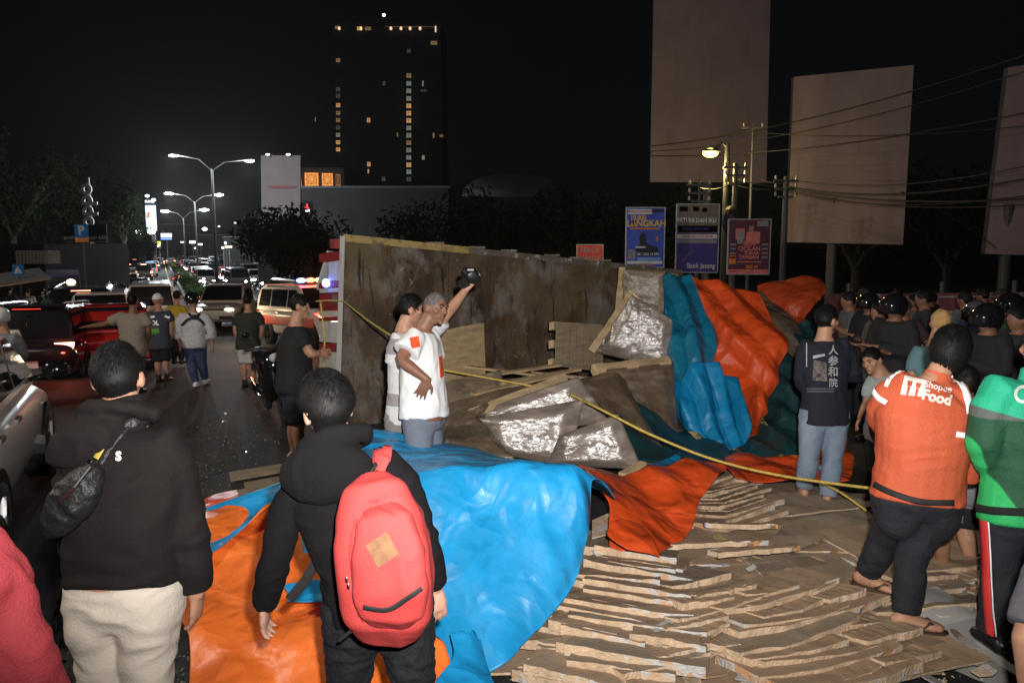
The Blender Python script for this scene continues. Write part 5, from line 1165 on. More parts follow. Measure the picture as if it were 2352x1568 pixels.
for i, (a, b) in enumerate((((1075, 868, 8.2), (1285, 838, 8.8)), ((1150, 880, 8.0), (1330, 848, 8.6)), ((1060, 840, 8.5), (1240, 862, 8.6)), ((1085, 905, 7.6), (1290, 858, 8.2)), ((1220, 855, 8.8), (1370, 870, 8.8)))):
    mb = MB(); mb.bar(W(*a), W(*b), .09, .022); tag(mb.build('loose_plank', WOOD, origin=W(*a)), 'loose pale plank on the spilled loads, ' + ('highest and longest', 'middle one', 'crossing the others', 'lowest and nearest', 'rightmost')[i] + ' of five behind the film load', 'plank', 'loose planks')

# ------------------------------------------------------------------ tarpaulins
def tarp_mat(name, col):
    m = M(name, col, .42, var=.16, scale=3.5, spec=.5)
    mat_blend(m, [c * .66 for c in col], 6, .60, .74, stretch=(1, .6, 1.6)); mat_blend(m, [min(1, c * 1.25 + .02) for c in col], 2.2, .55, .75, stretch=(1, 1, .5))
    t = m.node_tree; b = t.nodes['Principled BSDF']; c = t.nodes.new('ShaderNodeTexCoord'); last = None
    for sc, dist, rot, st in ((1.5, .045, (.1, .55, .2), .30), (2.6, .022, (.3, -.65, .1), .35), (6, .008, (.1, .25, 0), .6)):     # straight fold lines between flat facets
        mp = t.nodes.new('ShaderNodeMapping'); mp.inputs['Scale'].default_value = (1, 1, st); mp.inputs['Rotation'].default_value = rot
        n0 = t.nodes.new('ShaderNodeTexNoise'); n0.inputs['Scale'].default_value = 1.3; ad = t.nodes.new('ShaderNodeVectorMath'); ad.operation = 'MULTIPLY_ADD'; ad.inputs[1].default_value = (.5, .5, .5)
        n = t.nodes.new('ShaderNodeTexVoronoi'); n.feature = 'DISTANCE_TO_EDGE'; n.inputs['Scale'].default_value = sc
        mr = t.nodes.new('ShaderNodeMapRange'); mr.inputs['From Max'].default_value = .30; mr.interpolation_type = 'SMOOTHSTEP'
        bp = t.nodes.new('ShaderNodeBump'); bp.inputs['Strength'].default_value = .62; bp.inputs['Distance'].default_value = dist
        t.links.new(c.outputs['Object'], mp.inputs[0]); t.links.new(mp.outputs[0], n0.inputs['Vector']); t.links.new(n0.outputs['Color'], ad.inputs[0]); t.links.new(mp.outputs[0], ad.inputs[2]); t.links.new(ad.outputs[0], n.inputs['Vector']); t.links.new(n.outputs['Distance'], mr.inputs[0]); t.links.new(mr.outputs[0], bp.inputs['Height'])
        if last: t.links.new(last, bp.inputs['Normal'])
        last = bp.outputs[0]
    n = t.nodes.new('ShaderNodeTexNoise'); n.inputs['Scale'].default_value = 22; n.inputs['Detail'].default_value = 4; bp = t.nodes.new('ShaderNodeBump'); bp.inputs['Strength'].default_value = .4; bp.inputs['Distance'].default_value = .006
    t.links.new(c.outputs['Object'], n.inputs['Vector']); t.links.new(n.outputs['Fac'], bp.inputs['Height']); t.links.new(last, bp.inputs['Normal']); last = bp.outputs[0]
    t.links.new(last, b.inputs['Normal']); return m
BLUE = tarp_mat('tarp_blue', (.010, .27, .58)); ORANGE = tarp_mat('tarp_orange', (.95, .185, .028)); TDARK = tarp_mat('tarp_dark', (.012, .05, .055)); TRED = tarp_mat('tarp_red_orange', (.62, .07, .012)); TBLUE2 = tarp_mat('tarp_deep_blue', (.005, .15, .26))
def cr4(p0, p1, p2, p3, t): return 0.5 * ((2 * p1) + (p2 - p0) * t + (2 * p0 - 5 * p1 + 4 * p2 - p3) * t * t + (3 * p1 - p0 - 3 * p2 + p3) * t ** 3)
def crrow(P, n):
    out = []; m = len(P)
    for i in range(m - 1):
        for k_ in range(n): out.append(cr4(P[max(i - 1, 0)], P[i], P[i + 1], P[min(i + 2, m - 1)], k_ / n))
    out.append(P[-1]); return out
def sheet(name, rows, front, back, label, cat='tarpaulin', sub=14, amp=.03, freq=2.2, seed=0, group=None, torn=0.0, folds=.0, thick=.006, fdir=(1, .2, .3), parent=None):
    g = [crrow([W(*p) for p in r], sub) for r in rows]; cols = list(zip(*g)); cols = [crrow(list(c), sub) for c in cols]; g = list(zip(*cols)); ny, nx = len(g), len(g[0]); org = sum((Vector(p) for r in g for p in r), Vector()) / (nx * ny); org.z = min(p.z for r in g for p in r)
    V = []; F = []
    for j in range(ny):
        for i in range(nx):
            p = Vector(g[j][i]); a_ = Vector(g[j][min(i + 1, nx - 1)]) - Vector(g[j][max(i - 1, 0)]); b_ = Vector(g[min(j + 1, ny - 1)][i]) - Vector(g[max(j - 1, 0)][i]); n = a_.cross(b_)
            n = n.normalized() if n.length > 1e-9 else Vector((0, -1, 0)); q = p * freq + Vector((seed * 7.3, seed, 0)); w_ = noise.noise_vector(q * .7)
            qs = Vector((q.x, q.y, q.z * .6)); vd = noise.voronoi(qs * .8 + w_ * .5)[0]; ve = noise.voronoi(qs * 2.0 + w_ * .7)[0]; h = .8 * noise.noise(q * .7) + .22 * (1 - 2.2 * abs(noise.noise(qs * .9 + w_ * .6))) - .5 * max(0, .2 - (vd[1] - vd[0])) + .05 * noise.noise(q * 3.2)
            if folds: h += folds * (1 - 2 * abs(((p.dot(Vector(fdir)) * 1.9 + .35 * w_.x) % 1.0) - .5) * 2)
            if torn and (j in (0, ny - 1) or i in (0, nx - 1)): p = p + b_.normalized() * torn * noise.noise(q * 9)
            V.append(p + n * amp * h - org)
    for j in range(ny - 1):
        for i in range(nx - 1): a_ = j * nx + i; F.append((a_, a_ + nx, a_ + nx + 1, a_ + 1))
    o = obj(name, V, F, front, parent, mats=[front, back]); o.location = org; md = o.modifiers.new('thickness', 'SOLIDIFY'); md.thickness = thick; md.offset = 1; md.material_offset = 1; md.material_offset_rim = 0
    # front of the faces must look at the camera side
    c = o.data.polygons[len(F) // 2]
    if parent is None: tag(o, label, cat, group)
    return o
GR = 'tarpaulins over the spilled load'
t1 = sheet('blue_tarpaulin', [
    [(740, 965, 6.4), (845, 985, 6.2), (960, 1006, 6.05), (1080, 1032, 5.9), (1190, 1062, 5.7), (1300, 1096, 5.5), (1410, 1150, 5.2)],
    [(700, 1035, 5.5), (830, 1040, 5.4), (955, 1046, 5.35), (1080, 1054, 5.25), (1195, 1063, 5.15), (1300, 1080, 5.0), (1385, 1118, 4.95)],
    [(690, 1092, 4.95), (820, 1088, 4.9), (955, 1076, 4.82), (1080, 1068, 4.8), (1200, 1066, 4.75), (1310, 1074, 4.7), (1356, 1108, 4.75)],
    [(690, 1106, 4.84), (820, 1104, 4.8), (957, 1092, 4.70), (1080, 1084, 4.68), (1202, 1080, 4.63), (1314, 1088, 4.60), (1350, 1124, 4.66)],
    [(692, 1210, 4.72), (824, 1200, 4.66), (964, 1180, 4.58), (1085, 1172, 4.55), (1206, 1166, 4.52), (1322, 1160, 4.50), (1352, 1180, 4.60)],
    [(704, 1330, 4.48), (832, 1320, 4.42), (975, 1300, 4.36), (1090, 1300, 4.33), (1196, 1290, 4.33), (1310, 1260, 4.40), (1350, 1230, 4.52)],
    [(720, 1440, 4.26), (842, 1430, 4.2), (985, 1420, 4.14), (1090, 1425, 4.11), (1182, 1405, 4.13), (1278, 1350, 4.27), (1335, 1290, 4.44)],
    [(740, 1535, 4.06), (860, 1530, 4.0), (985, 1520, 3.96), (1085, 1540, 3.92), (1160, 1520, 3.96), (1252, 1430, 4.15), (1320, 1340, 4.34)]],
    BLUE, BLUE, 'large bright blue tarpaulin hanging in front of the pile, right of the red backpack', amp=.038, freq=1.2, seed=1, torn=.03, folds=.25, fdir=(1.1, 0, .55))
sheet('orange_tarpaulin', [
    [(446, 1182, 5.2), (520, 1155, 5.3), (600, 1128, 5.35), (680, 1100, 5.35), (790, 1092, 5.25), (880, 1110, 5.1)],
    [(452, 1200, 5.0), (525, 1180, 5.1), (610, 1150, 5.15), (690, 1130, 5.1), (790, 1130, 5.0), (880, 1150, 4.9)],
    [(462, 1290, 4.6), (540, 1275, 4.62), (620, 1250, 4.65), (700, 1240, 4.65), (790, 1240, 4.6), (880, 1250, 4.55)],
    [(415, 1400, 4.25), (520, 1390, 4.2), (610, 1380, 4.2), (700, 1375, 4.2), (790, 1375, 4.15), (880, 1380, 4.1)],
    [(440, 1470, 4.0), (520, 1465, 3.92), (620, 1450, 3.9), (720, 1440, 3.88), (840, 1440, 3.85), (1000, 1447, 3.83)],
    [(442, 1560, 3.8), (530, 1545, 3.72), (630, 1530, 3.68), (730, 1520, 3.66), (850, 1515, 3.66), (1030, 1500, 3.72)],
    [(430, 1700, 3.45), (530, 1690, 3.42), (640, 1680, 3.40), (740, 1670, 3.4), (860, 1660, 3.42), (1046, 1590, 3.60)]],
    ORANGE, BLUE, 'large bright orange tarpaulin spread at the feet of the red backpack man', amp=.05, freq=1.7, seed=2, torn=.05, folds=.28, fdir=(.5, .2, 1.1))
sheet('blue_tarpaulin_edge', [
    [(440, 1178, 5.16), (530, 1150, 5.24), (620, 1118, 5.3), (700, 1090, 5.28)],
    [(452, 1215, 4.96), (535, 1195, 5.03), (610, 1160, 5.09), (675, 1120, 5.1)],
    [(462, 1250, 4.74), (520, 1232, 4.80), (575, 1195, 4.92), (640, 1145, 5.02)],
    [(468, 1282, 4.55), (500, 1265, 4.62), (545, 1225, 4.78), (610, 1160, 4.98)]],
    BLUE, ORANGE, 'blue strip folded over the far left edge of the orange tarpaulin', amp=.03, freq=2.5, seed=3, group=GR)
sheet('blue_tarpaulin_patch', [[(650, 1345, 4.16), (720, 1335, 4.16), (790, 1335, 4.1)], [(665, 1370, 4.06), (725, 1362, 4.06), (790, 1360, 4.0)], [(660, 1384, 4.0), (725, 1384, 3.98), (790, 1386, 3.95)]], BLUE, ORANGE, 'small blue patch showing between the orange folds beside the red backpack', amp=.015, seed=4, group=GR)
sheet('blue_tarpaulin_rag', [[(1035, 1455, 3.78), (1075, 1458, 3.78), (1100, 1470, 3.82)], [(1040, 1510, 3.68), (1085, 1512, 3.7), (1115, 1525, 3.72)], [(1000, 1570, 3.56), (1070, 1575, 3.56), (1140, 1585, 3.6)], [(990, 1640, 3.45), (1070, 1640, 3.45), (1160, 1640, 3.48)]], BLUE, ORANGE, 'torn pale blue strip beside the ragged orange edge at the bottom', amp=.02, freq=3, seed=5, torn=.05, group=GR)
sheet('orange_tarpaulin_scrap', [[(450, 1160, 5.5), (490, 1140, 5.6), (545, 1128, 5.7)], [(452, 1172, 5.38), (500, 1158, 5.4), (550, 1142, 5.46)]], TRED, TRED, 'dark red scrap of tarpaulin beside the elbow of the man with the sling bag', amp=.02, seed=6, group=GR)
# the ones over the back of the truck
sheet('hanging_blue_tarpaulin', [
    [(1522, 632, 10.6), (1560, 628, 10.5), (1592, 634, 10.5)],
    [(1527, 700, 10.0), (1575, 700, 9.9), (1622, 705, 10.0)],
    [(1530, 780, 9.6), (1590, 775, 9.4), (1648, 765, 9.6)],
    [(1533, 850, 9.3), (1590, 845, 9.1), (1645, 840, 9.4)],
    [(1538, 900, 9.1), (1590, 895, 8.95), (1650, 880, 9.2)]], TBLUE2, TBLUE2, 'dark blue tarpaulin hanging down the end of the truck bed', amp=.05, freq=1.0, seed=7, group=GR, folds=.8, fdir=(2.2, .1, .1))
sheet('blue_tarpaulin_fan', [
    [(1600, 836, 8.7), (1618, 832, 8.65), (1636, 836, 8.7), (1655, 850, 8.75)],
    [(1552, 880, 8.7), (1605, 890, 8.5), (1650, 890, 8.5), (1705, 900, 8.7)],
    [(1540, 930, 8.55), (1600, 945, 8.3), (1655, 945, 8.3), (1718, 940, 8.5)],
    [(1562, 975, 8.4), (1610, 990, 8.1), (1665, 990, 8.1), (1722, 985, 8.3)],
    [(1580, 985, 8.35), (1620, 1008, 8.0), (1680, 1022, 7.95), (1716, 1028, 8.1)]], tarp_mat('tarp_mid_blue', (.004, .20, .42)), BLUE, 'lighter blue tarpaulin falling in a fan of folds below the dark blue one', amp=.07, freq=2.0, seed=8, group=GR, folds=.75, fdir=(2.4, .1, .25))
sheet('hanging_orange_tarpaulin', [
    [(1588, 636, 10.4), (1640, 645, 10.3), (1700, 662, 10.2), (1742, 680, 10.1)],
    [(1618, 710, 9.9), (1680, 715, 9.7), (1740, 720, 9.6), (1780, 735, 9.6)],
    [(1645, 780, 9.5), (1700, 785, 9.2), (1770, 780, 9.1), (1812, 775, 9.2)],
    [(1640, 840, 9.4), (1700, 850, 9.1), (1760, 850, 8.9), (1795, 835, 9.0)],
    [(1660, 890, 9.2), (1710, 905, 8.9), (1750, 910, 8.7), (1775, 905, 8.8)],
    [(1700, 960, 8.9), (1720, 970, 8.6), (1740, 970, 8.5), (1752, 960, 8.6)],
    [(1716, 1010, 8.6), (1722, 1008, 8.4), (1730, 1005, 8.3), (1738, 1000, 8.3)]], TRED, TRED, 'orange red tarpaulin hanging over the end of the truck bed', amp=.055, freq=1.0, seed=9, group=GR, folds=.7, fdir=(1.3, .1, .8))
sheet('upper_orange_tarpaulin', [
    [(1740, 655, 11.2), (1790, 642, 11.2), (1850, 634, 11.1), (1886, 640, 11.0)],
    [(1745, 690, 11.0), (1800, 675, 10.8), (1860, 660, 10.7), (1897, 664, 10.7)],
    [(1790, 730, 10.7), (1825, 720, 10.5), (1860, 700, 10.4), (1884, 688, 10.5)],
    [(1825, 745, 10.5), (1840, 742, 10.4), (1850, 725, 10.3), (1862, 712, 10.4)]], tarp_mat('tarp_brick', (.40, .05, .012)), TBLUE2, 'rounded dark orange tarpaulin bulging at the top right of the truck bed', amp=.05, freq=1.6, seed=10, group=GR, folds=.25)
CANVAS = tarp_mat('canvas_brown', (.14, .11, .075))
sheet('brown_canvas', [
    [(1560, 630, 11.4), (1640, 648, 11.2), (1720, 672, 11.0), (1790, 655, 11.3)],
    [(1690, 668, 10.9), (1740, 690, 10.6), (1800, 715, 10.4), (1830, 745, 10.5)],
    [(1740, 700, 10.4), (1790, 745, 10.0), (1830, 760, 10.0), (1848, 775, 10.1)],
    [(1790, 800, 9.9), (1815, 830, 9.6), (1840, 850, 9.5), (1860, 860, 9.7)]], CANVAS, TDARK, 'greyish brown canvas between the two orange tarpaulins', 'canvas', amp=.05, seed=11, group=None, folds=.3)
sheet('shaded_tarpaulin', [  # tarpaulin in shadow; the shade is put into its dark colour
    [(1780, 760, 10.0), (1830, 745, 10.2), (1870, 730, 10.4), (1900, 720, 10.8)],
    [(1770, 860, 9.3), (1820, 860, 9.2), (1870, 850, 9.4), (1910, 850, 9.8)],
    [(1735, 960, 8.9), (1790, 965, 8.6), (1850, 960, 8.7), (1900, 960, 9.0)],
    [(1640, 1030, 8.3), (1720, 1035, 8.0), (1800, 1040, 7.9), (1890, 1040, 8.2)],
    [(1480, 1070, 7.6), (1620, 1060, 7.6), (1740, 1062, 7.5), (1880, 1075, 7.6)]], TDARK, TDARK, 'dark green tarpaulin in deep folds behind the man in the black sweater', amp=.10, freq=1.3, seed=12, group=GR, folds=.5, fdir=(1.2, .2, 1.2))
sheet('dark_cover', [[(1380, 880, 8.4), (1480, 930, 8.0), (1560, 985, 8.3), (1640, 1000, 8.3)], [(1420, 960, 7.6), (1500, 1000, 7.5), (1580, 1030, 7.5), (1680, 1045, 7.6)], [(1468, 1062, 6.9), (1540, 1060, 7.0), (1620, 1058, 7.1), (1720, 1055, 7.2)]], TDARK, TDARK, 'dark sheet on the load between the film load and the blue fan', 'sheet', amp=.06, seed=13, folds=.3)
sheet('crumpled_blue_tarpaulin', [[(1478, 1072, 6.6), (1520, 1055, 6.7), (1560, 1040, 6.9)], [(1490, 1088, 6.45), (1530, 1075, 6.5), (1565, 1060, 6.7)], [(1515, 1090, 6.3), (1545, 1085, 6.35), (1570, 1075, 6.5)]], tarp_mat('tarp_mid_blue2', (.004, .16, .34)), BLUE, 'crumpled bit of blue tarpaulin beside the wooden stick', amp=.07, freq=4, seed=14, group=GR)
sheet('lower_orange_tarpaulin', [
    [(1325, 1078, 5.9), (1430, 1090, 6.2), (1540, 1068, 6.5), (1630, 1052, 6.6), (1670, 1056, 6.6)],
    [(1360, 1110, 5.7), (1440, 1120, 5.9), (1540, 1110, 6.1), (1620, 1090, 6.3), (1664, 1075, 6.4)],
    [(1395, 1160, 5.45), (1450, 1165, 5.6), (1530, 1155, 5.8), (1590, 1130, 6.0), (1640, 1105, 6.2)],
    [(1400, 1205, 5.25), (1450, 1210, 5.3), (1520, 1200, 5.5), (1565, 1175, 5.7), (1610, 1140, 5.95)],
    [(1405, 1245, 5.1), (1460, 1262, 5.1), (1510, 1268, 5.15), (1555, 1245, 5.3), (1592, 1205, 5.55)]], TRED, ORANGE, 'orange red tarpaulin on the ground right of the big blue one', amp=.08, freq=2.0, seed=15, group=GR, folds=.4, fdir=(.9, .3, 1.0))
sheet('orange_tarpaulin_flap', [[(1405, 1200, 5.0), (1430, 1195, 5.05), (1470, 1205, 5.1)], [(1395, 1230, 4.9), (1440, 1225, 4.95), (1500, 1240, 4.98)], [(1440, 1262, 4.85), (1475, 1270, 4.85), (1512, 1280, 4.9)]], TRED, ORANGE, 'small folded orange flap at the lower tip of the orange red tarpaulin', amp=.03, freq=4, seed=16, group=GR)
sheet('far_orange_tarpaulin', [[(1665, 1052, 7.4), (1740, 1046, 7.5), (1820, 1048, 7.5), (1960, 1040, 7.7)], [(1670, 1072, 7.0), (1750, 1070, 7.1), (1830, 1075, 7.1), (1960, 1075, 7.2)], [(1690, 1098, 6.7), (1750, 1105, 6.7), (1830, 1102, 6.7), (1950, 1110, 6.7)]], TRED, TRED, 'strip of orange tarpaulin lying behind the feet of the black sweater man', amp=.06, freq=2.4, seed=17, group=GR, folds=.4)
sheet('upright_orange_tarpaulin', [[(1880, 970, 8.2), (1930, 960, 8.2), (1950, 965, 8.3)], [(1878, 1040, 7.8), (1915, 1040, 7.7), (1945, 1045, 7.8)], [(1872, 1110, 7.4), (1910, 1112, 7.3), (1938, 1110, 7.4)]], TRED, TRED, 'orange tarpaulin seen between the legs of the black sweater man', amp=.05, freq=2.4, seed=18, group=GR)

# ------------------------------------------------------------------ ropes
ROPE = bpy.data.materials['rope_yellow']
def rope(pts, label, r=.014):
    P = crrow([W(*p) for p in pts], 10); mb = MB(); mb.tube(P, r, n=7); tag(mb.build('rope', ROPE, origin=P[0], smooth=True), label, 'rope', 'ropes on the truck')
rope(((1310, 905, 7.2), (1400, 950, 6.6), (1500, 1000, 6.4), (1640, 1055, 6.3), (1800, 1093, 6.1), (2010, 1122, 5.5)), 'long yellow rope stretched from the film load to behind the orange jacket', .011)
rope(((790, 692, 9.85), (845, 735, 8.5), (905, 775, 7.2)), 'thin rope running from the truck corner to the men in white shirts', .010)
rope(((726, 692, 10.6), (760, 690, 10.2), (790, 692, 9.85)), 'short rope tied across the striped tailboard', .010)
rope(((1020, 850, 7.6), (1120, 868, 7.7), (1240, 890, 7.8), (1310, 905, 7.6)), 'slack rope over the planks between the white shirt man and the film load', .010)
rope(((1885, 1108, 6.5), (1930, 1130, 6.3), (1990, 1172, 6.0)), 'loose rope end on the ground behind the black sweater man', .010)
# ------------------------------------------------------------------ cardboard on the ground
CARD = M('cardboard', (.36, .25, .16), .85, var=.22, scale=2.5, bump=.2, bscale=50); mat_blend(CARD, (.38, .29, .20), 3.0, .55, .70); mat_blend(CARD, (.42, .41, .40), 2.1, .62, .645)
CARD2 = M('cardboard_grey', (.28, .215, .15), .85, var=.22, scale=2.5); mat_blend(CARD2, (.34, .31, .27), 2.2, .58, .68)
EDGE = M('cardboard_edge', (.62, .45, .30), .9, var=.30, scale=9, bump=.6, bscale=60); mat_blend(EDGE, (.56, .55, .53), 4.0, .50, .54); mat_blend(EDGE, (.60, .33, .16), 6, .56, .60); mat_blend(EDGE, (.25, .15, .08), 7, .60, .64)
PAPER = M('grey_paper', (.40, .39, .37), .7, var=.10, scale=2); mat_blend(PAPER, (.26, .25, .23), 1.8, .5, .7)
OR_ = ('first', 'second', 'third', 'fourth', 'fifth', 'sixth', 'seventh', 'eighth', 'ninth', 'tenth', 'eleventh', 'twelfth', 'thirteenth', 'fourteenth', 'fifteenth', 'sixteenth', 'seventeenth', 'eighteenth', 'nineteenth', 'twentieth')
GC = 'cardboard sheets on the ground'
def slab(c, yaw, w, dp, th, tilt, roll, label, group, rnd, arc=0.0, mat=None, torn=.012, name='cardboard_sheet'):
    """a bundle of card: torn front edge, front edge raised by tilt"""
    n = 14; V = []; F = []; I = []
    ca, sa = math.cos(yaw), math.sin(yaw); X = Vector((ca, sa, 0)); Y = Vector((-sa, ca, 0))
    for j, (yy, fr) in enumerate(((0, 1), (0.22, 0), (0.6, 0), (1, 1))):
        for i in range(n + 1):
            f = i / n - .5; jt = (torn * (noise.noise(Vector((f * 4, yaw * 31 + c.y * 17, j))) * 1.1 + (rnd.random() - .5) * .55) if fr else 0); y = yy * dp + jt - arc * (1 - 4 * f * f) * w
            z = tilt * (1 - yy) + roll * f + .004 * math.sin(f * 4 + yaw * 9) + (rnd.random() - .5) * .004
            x = f * w + (rnd.random() - .5) * torn * (1 if i in (0, n) else 0)
            for k_ in (0, 1): V.append(X * x + Y * y + Vector((0, 0, z + th * k_ + (rnd.random() - .5) * .006 * k_)))
    def q(j, i, k_): return (j * (n + 1) + i) * 2 + k_
    for j in range(3):
        for i in range(n):
            F.append((q(j, i, 1), q(j, i + 1, 1), q(j + 1, i + 1, 1), q(j + 1, i, 1))); I.append(0); F.append((q(j, i, 0), q(j + 1, i, 0), q(j + 1, i + 1, 0), q(j, i + 1, 0))); I.append(0)
        F.append((q(j, 0, 0), q(j, 0, 1), q(j + 1, 0, 1), q(j + 1, 0, 0))); I.append(1); F.append((q(j, n, 0), q(j + 1, n, 0), q(j + 1, n, 1), q(j, n, 1))); I.append(1)
    for i in range(n): F.append((q(0, i, 0), q(0, i + 1, 0), q(0, i + 1, 1), q(0, i, 1))); I.append(1); F.append((q(3, i, 0), q(3, i, 1), q(3, i + 1, 1), q(3, i + 1, 0))); I.append(1)
    o = obj(name, V, F, None, smooth=False, mats=[mat or CARD, EDGE], idx=I); o.location = c
    return tag(o, label, 'cardboard', group)
def fan(p0, p1, n, w, dp, yaw0, yaw1, label, group, seed, arc=0.0, th=.048, tilt=.07, base=.0, roll=0.0):
    rnd = random.Random(seed); a, b = G(*p0), G(*p1)
    for i in range(n):
        f = i / (n - 1); c = lerp(a, b, f); yw = R(yaw0 + (yaw1 - yaw0) * f + rnd.uniform(-5, 5)); c = c + Vector((rnd.uniform(-.10, .10), rnd.uniform(-.018, .018), 0)); c.z = gz(c.y) + base + .006 * (i % 3)
        ww = w * rnd.uniform(.75, 1.15)
        if rnd.random() < .25:
            g = rnd.uniform(.3, .55); c2 = c + Vector((math.cos(yw), math.sin(yw), 0)) * ww * (.5 - g / 2 + .02); slab(c2 + Vector((rnd.uniform(0, .06), rnd.uniform(-.03, .03), rnd.uniform(0, .02))), yw + R(rnd.uniform(-7, 7)), ww * g, dp, th * rnd.uniform(.6, 1.1), tilt * rnd.uniform(.8, 1.2), rnd.uniform(-.03, .03), 'broken right end of the ' + OR_[i] + ' bundle ' + label.split(' from the front')[1].lstrip(', ').replace('turned rightwards, ', ''), group, rnd, 0, CARD, torn=.016)
            c = c - Vector((math.cos(yw), math.sin(yw), 0)) * ww * g / 2; ww *= 1 - g
        slab(c, yw, ww, dp, th * rnd.uniform(.75, 1.25), tilt * rnd.uniform(.85, 1.15), roll + rnd.uniform(-.02, .02), OR_[i] + ' ' + label, group, rnd, arc, CARD if rnd.random() < .75 else CARD2, torn=.016)
rnd = random.Random(5)
flats = [((1300, 1480), 1.0, .9, 5), ((1500, 1400), 1.1, .9, -12), ((1720, 1350), 1.2, .9, 20), ((1900, 1290), 1.1, .9, 8), ((1620, 1540), 1.0, .8, 30), ((1950, 1440), 1.2, .9, 14), ((1800, 1250), 1.3, .9, -5), ((2000, 1210), 1.3, .9, 10), ((2180, 1290), 1.2, .9, 16), ((2230, 1400), 1.1, .9, -8), ((1480, 1300), .9, .7, 0), ((1850, 1180), 1.1, .8, 18), ((2060, 1540), .9, .7, 20)]
for i, (p, w_, d_, yw) in enumerate(flats):
    c = G(*p); c.z = gz(c.y) + .006 + .007 * i; slab(c - Vector((0, d_ * .35, 0)), R(yw), w_, d_, .012, .02, 0, OR_[sorted(range(13), key=lambda q: -flats[q][0][1]).index(i)] + ' large flat cardboard sheet from the front, lying under the fanned bundles', 'flat cardboard sheets under the fans', rnd, mat=CARD2 if i % 2 else CARD)
fan((1400, 1640), (1440, 1320), 19, .66, .34, -14, -22, 'cardboard bundle from the front in the fan right of the big blue tarpaulin', 'fan right of the blue tarpaulin', 31, base=.05)
fan((1560, 1600), (1620, 1400), 8, .46, .34, 30, 24, 'cardboard bundle from the front, turned rightwards, between the two large fans', 'fan at the bottom middle', 32, base=.06)
fan((1960, 1640), (1800, 1405), 13, .90, .34, 20, 28, 'cardboard bundle from the front in the arched fan left of the grey paper', 'arched fan at the bottom right', 33, arc=.05, base=.05)
fan((1740, 1235), (1690, 1130), 11, .62, .30, 33, 38, 'thin cardboard bundle from the front in the fan behind the orange red tarpaulin', 'slanted fan beside the orange red tarpaulin', 34, th=.038, base=.03)
fan((2180, 1440), (2150, 1335), 7, .92, .34, 9, 14, 'cardboard bundle from the front under the feet of the orange jacket man', 'row under the orange jacket man', 35, base=.02, tilt=.05)
fan((1255, 1640), (1330, 1470), 8, .52, .34, -24, -16, 'cardboard bundle from the front in the fan below the ragged blue hem', 'fan below the blue tarpaulin hem', 36, base=.02)
for i, (p, yw, w_, lab) in enumerate((((1640, 1305), 4, .72, 'long torn cardboard strip crossing the middle of the cardboard, nearer the orange tarpaulin'), ((1745, 1322), 14, .60, 'long torn cardboard strip in the middle, right one of two'), ((1670, 1425), 24, .42, 'short torn strip below the long cardboard strips'), ((1745, 1440), 30, .60, 'white edged cardboard strip rising to the right in the middle of the ground'), ((1830, 1430), 30, .72, 'long edge of card rising to the right above the arched fan'), ((1700, 1260), -6, .5, 'brown cardboard flap below the slanted fan'))):
    c = G(*p); c.z = gz(c.y) + .12; slab(c, R(yw), w_, .13, .035, .03, 0, lab, None, rnd, arc=.03 if i < 2 else 0, torn=.02, name='cardboard_strip')
def scrap(pts, lab, mat, seed, lift=.02, name='torn_card'):
    P = [G(u, v, lift) + Vector((0, 0, .02 * noise.noise(Vector((u * .02, v * .02, seed))))) for u, v in pts]; c = sum(P, Vector()) / len(P); o = obj(name, [c] + P, [(0, (i + 1) % len(P) + 1, i + 1)[::-1] for i in range(len(P))], mat, origin=c, smooth=False)
    md = o.modifiers.new('thickness', 'SOLIDIFY'); md.thickness = .012; md.offset = 1; tag(o, lab, 'cardboard')
scrap(((1775, 1235), (1800, 1205), (1835, 1200), (1850, 1218), (1900, 1232), (1830, 1255), (1800, 1262)), 'pale torn card scrap in the middle of the ground behind the strips', CARD2, 1, .1)
scrap(((1700, 1375), (1790, 1330), (1820, 1345), (1800, 1400), (1720, 1440)), 'grey printed card sheet left of the arched fan', PAPER, 2, .11)
scrap(((1500, 1440), (1560, 1405), (1600, 1420), (1560, 1470), (1510, 1480)), 'grey white printed card patch right of the first fan', PAPER, 3, .17)
scrap(((1358, 1260), (1385, 1240), (1402, 1262), (1370, 1275)), 'small white paper at the edge of the blue tarpaulin', PW, 4, .16)
scrap(((1360, 1195), (1410, 1172), (1432, 1190), (1425, 1215), (1360, 1232)), 'pale block of card sticking out between the blue and orange tarpaulins', EDGE, 5, .2)
scrap(((1605, 1245), (1620, 1230), (1640, 1235), (1632, 1258), (1612, 1262)), 'round brown card piece right of the orange tarpaulin tip', CARD, 6, .08)
scrap(((1636, 1228), (1655, 1222), (1668, 1236), (1650, 1248)), 'small yellowish foam lump beside the slanted fan', M('foam', (.55, .45, .2), .8), 7, .08)
scrap(((1850, 1130), (1930, 1120), (1990, 1165), (1900, 1180)), 'flat grey card behind the bare feet of the black sweater man', CARD2, 8, .03)
scrap(((1980, 1160), (2010, 1150), (2030, 1185), (1990, 1200)), 'small pale card right of the loose rope end', CARD2, 9, .03)
scrap(((2190, 1205), (2235, 1180), (2250, 1205), (2210, 1225)), 'pale card behind the orange jacket man near the knee', EDGE, 10, .06)
for i, (pts, lab) in enumerate(((((525, 1082), (690, 1058), (692, 1075), (530, 1100)), 'thin board farthest of three on the road left of the hooded backpack man'), (((560, 1108), (690, 1085), (690, 1102), (565, 1128)), 'thin board in the middle of three on the road left of the hooded backpack man'), (((530, 1128), (600, 1112), (605, 1130), (535, 1148)), 'short board nearest the blue tarpaulin edge on the road'))):
    scrap(pts, lab, WOOD2, 20 + i, .05, 'board')
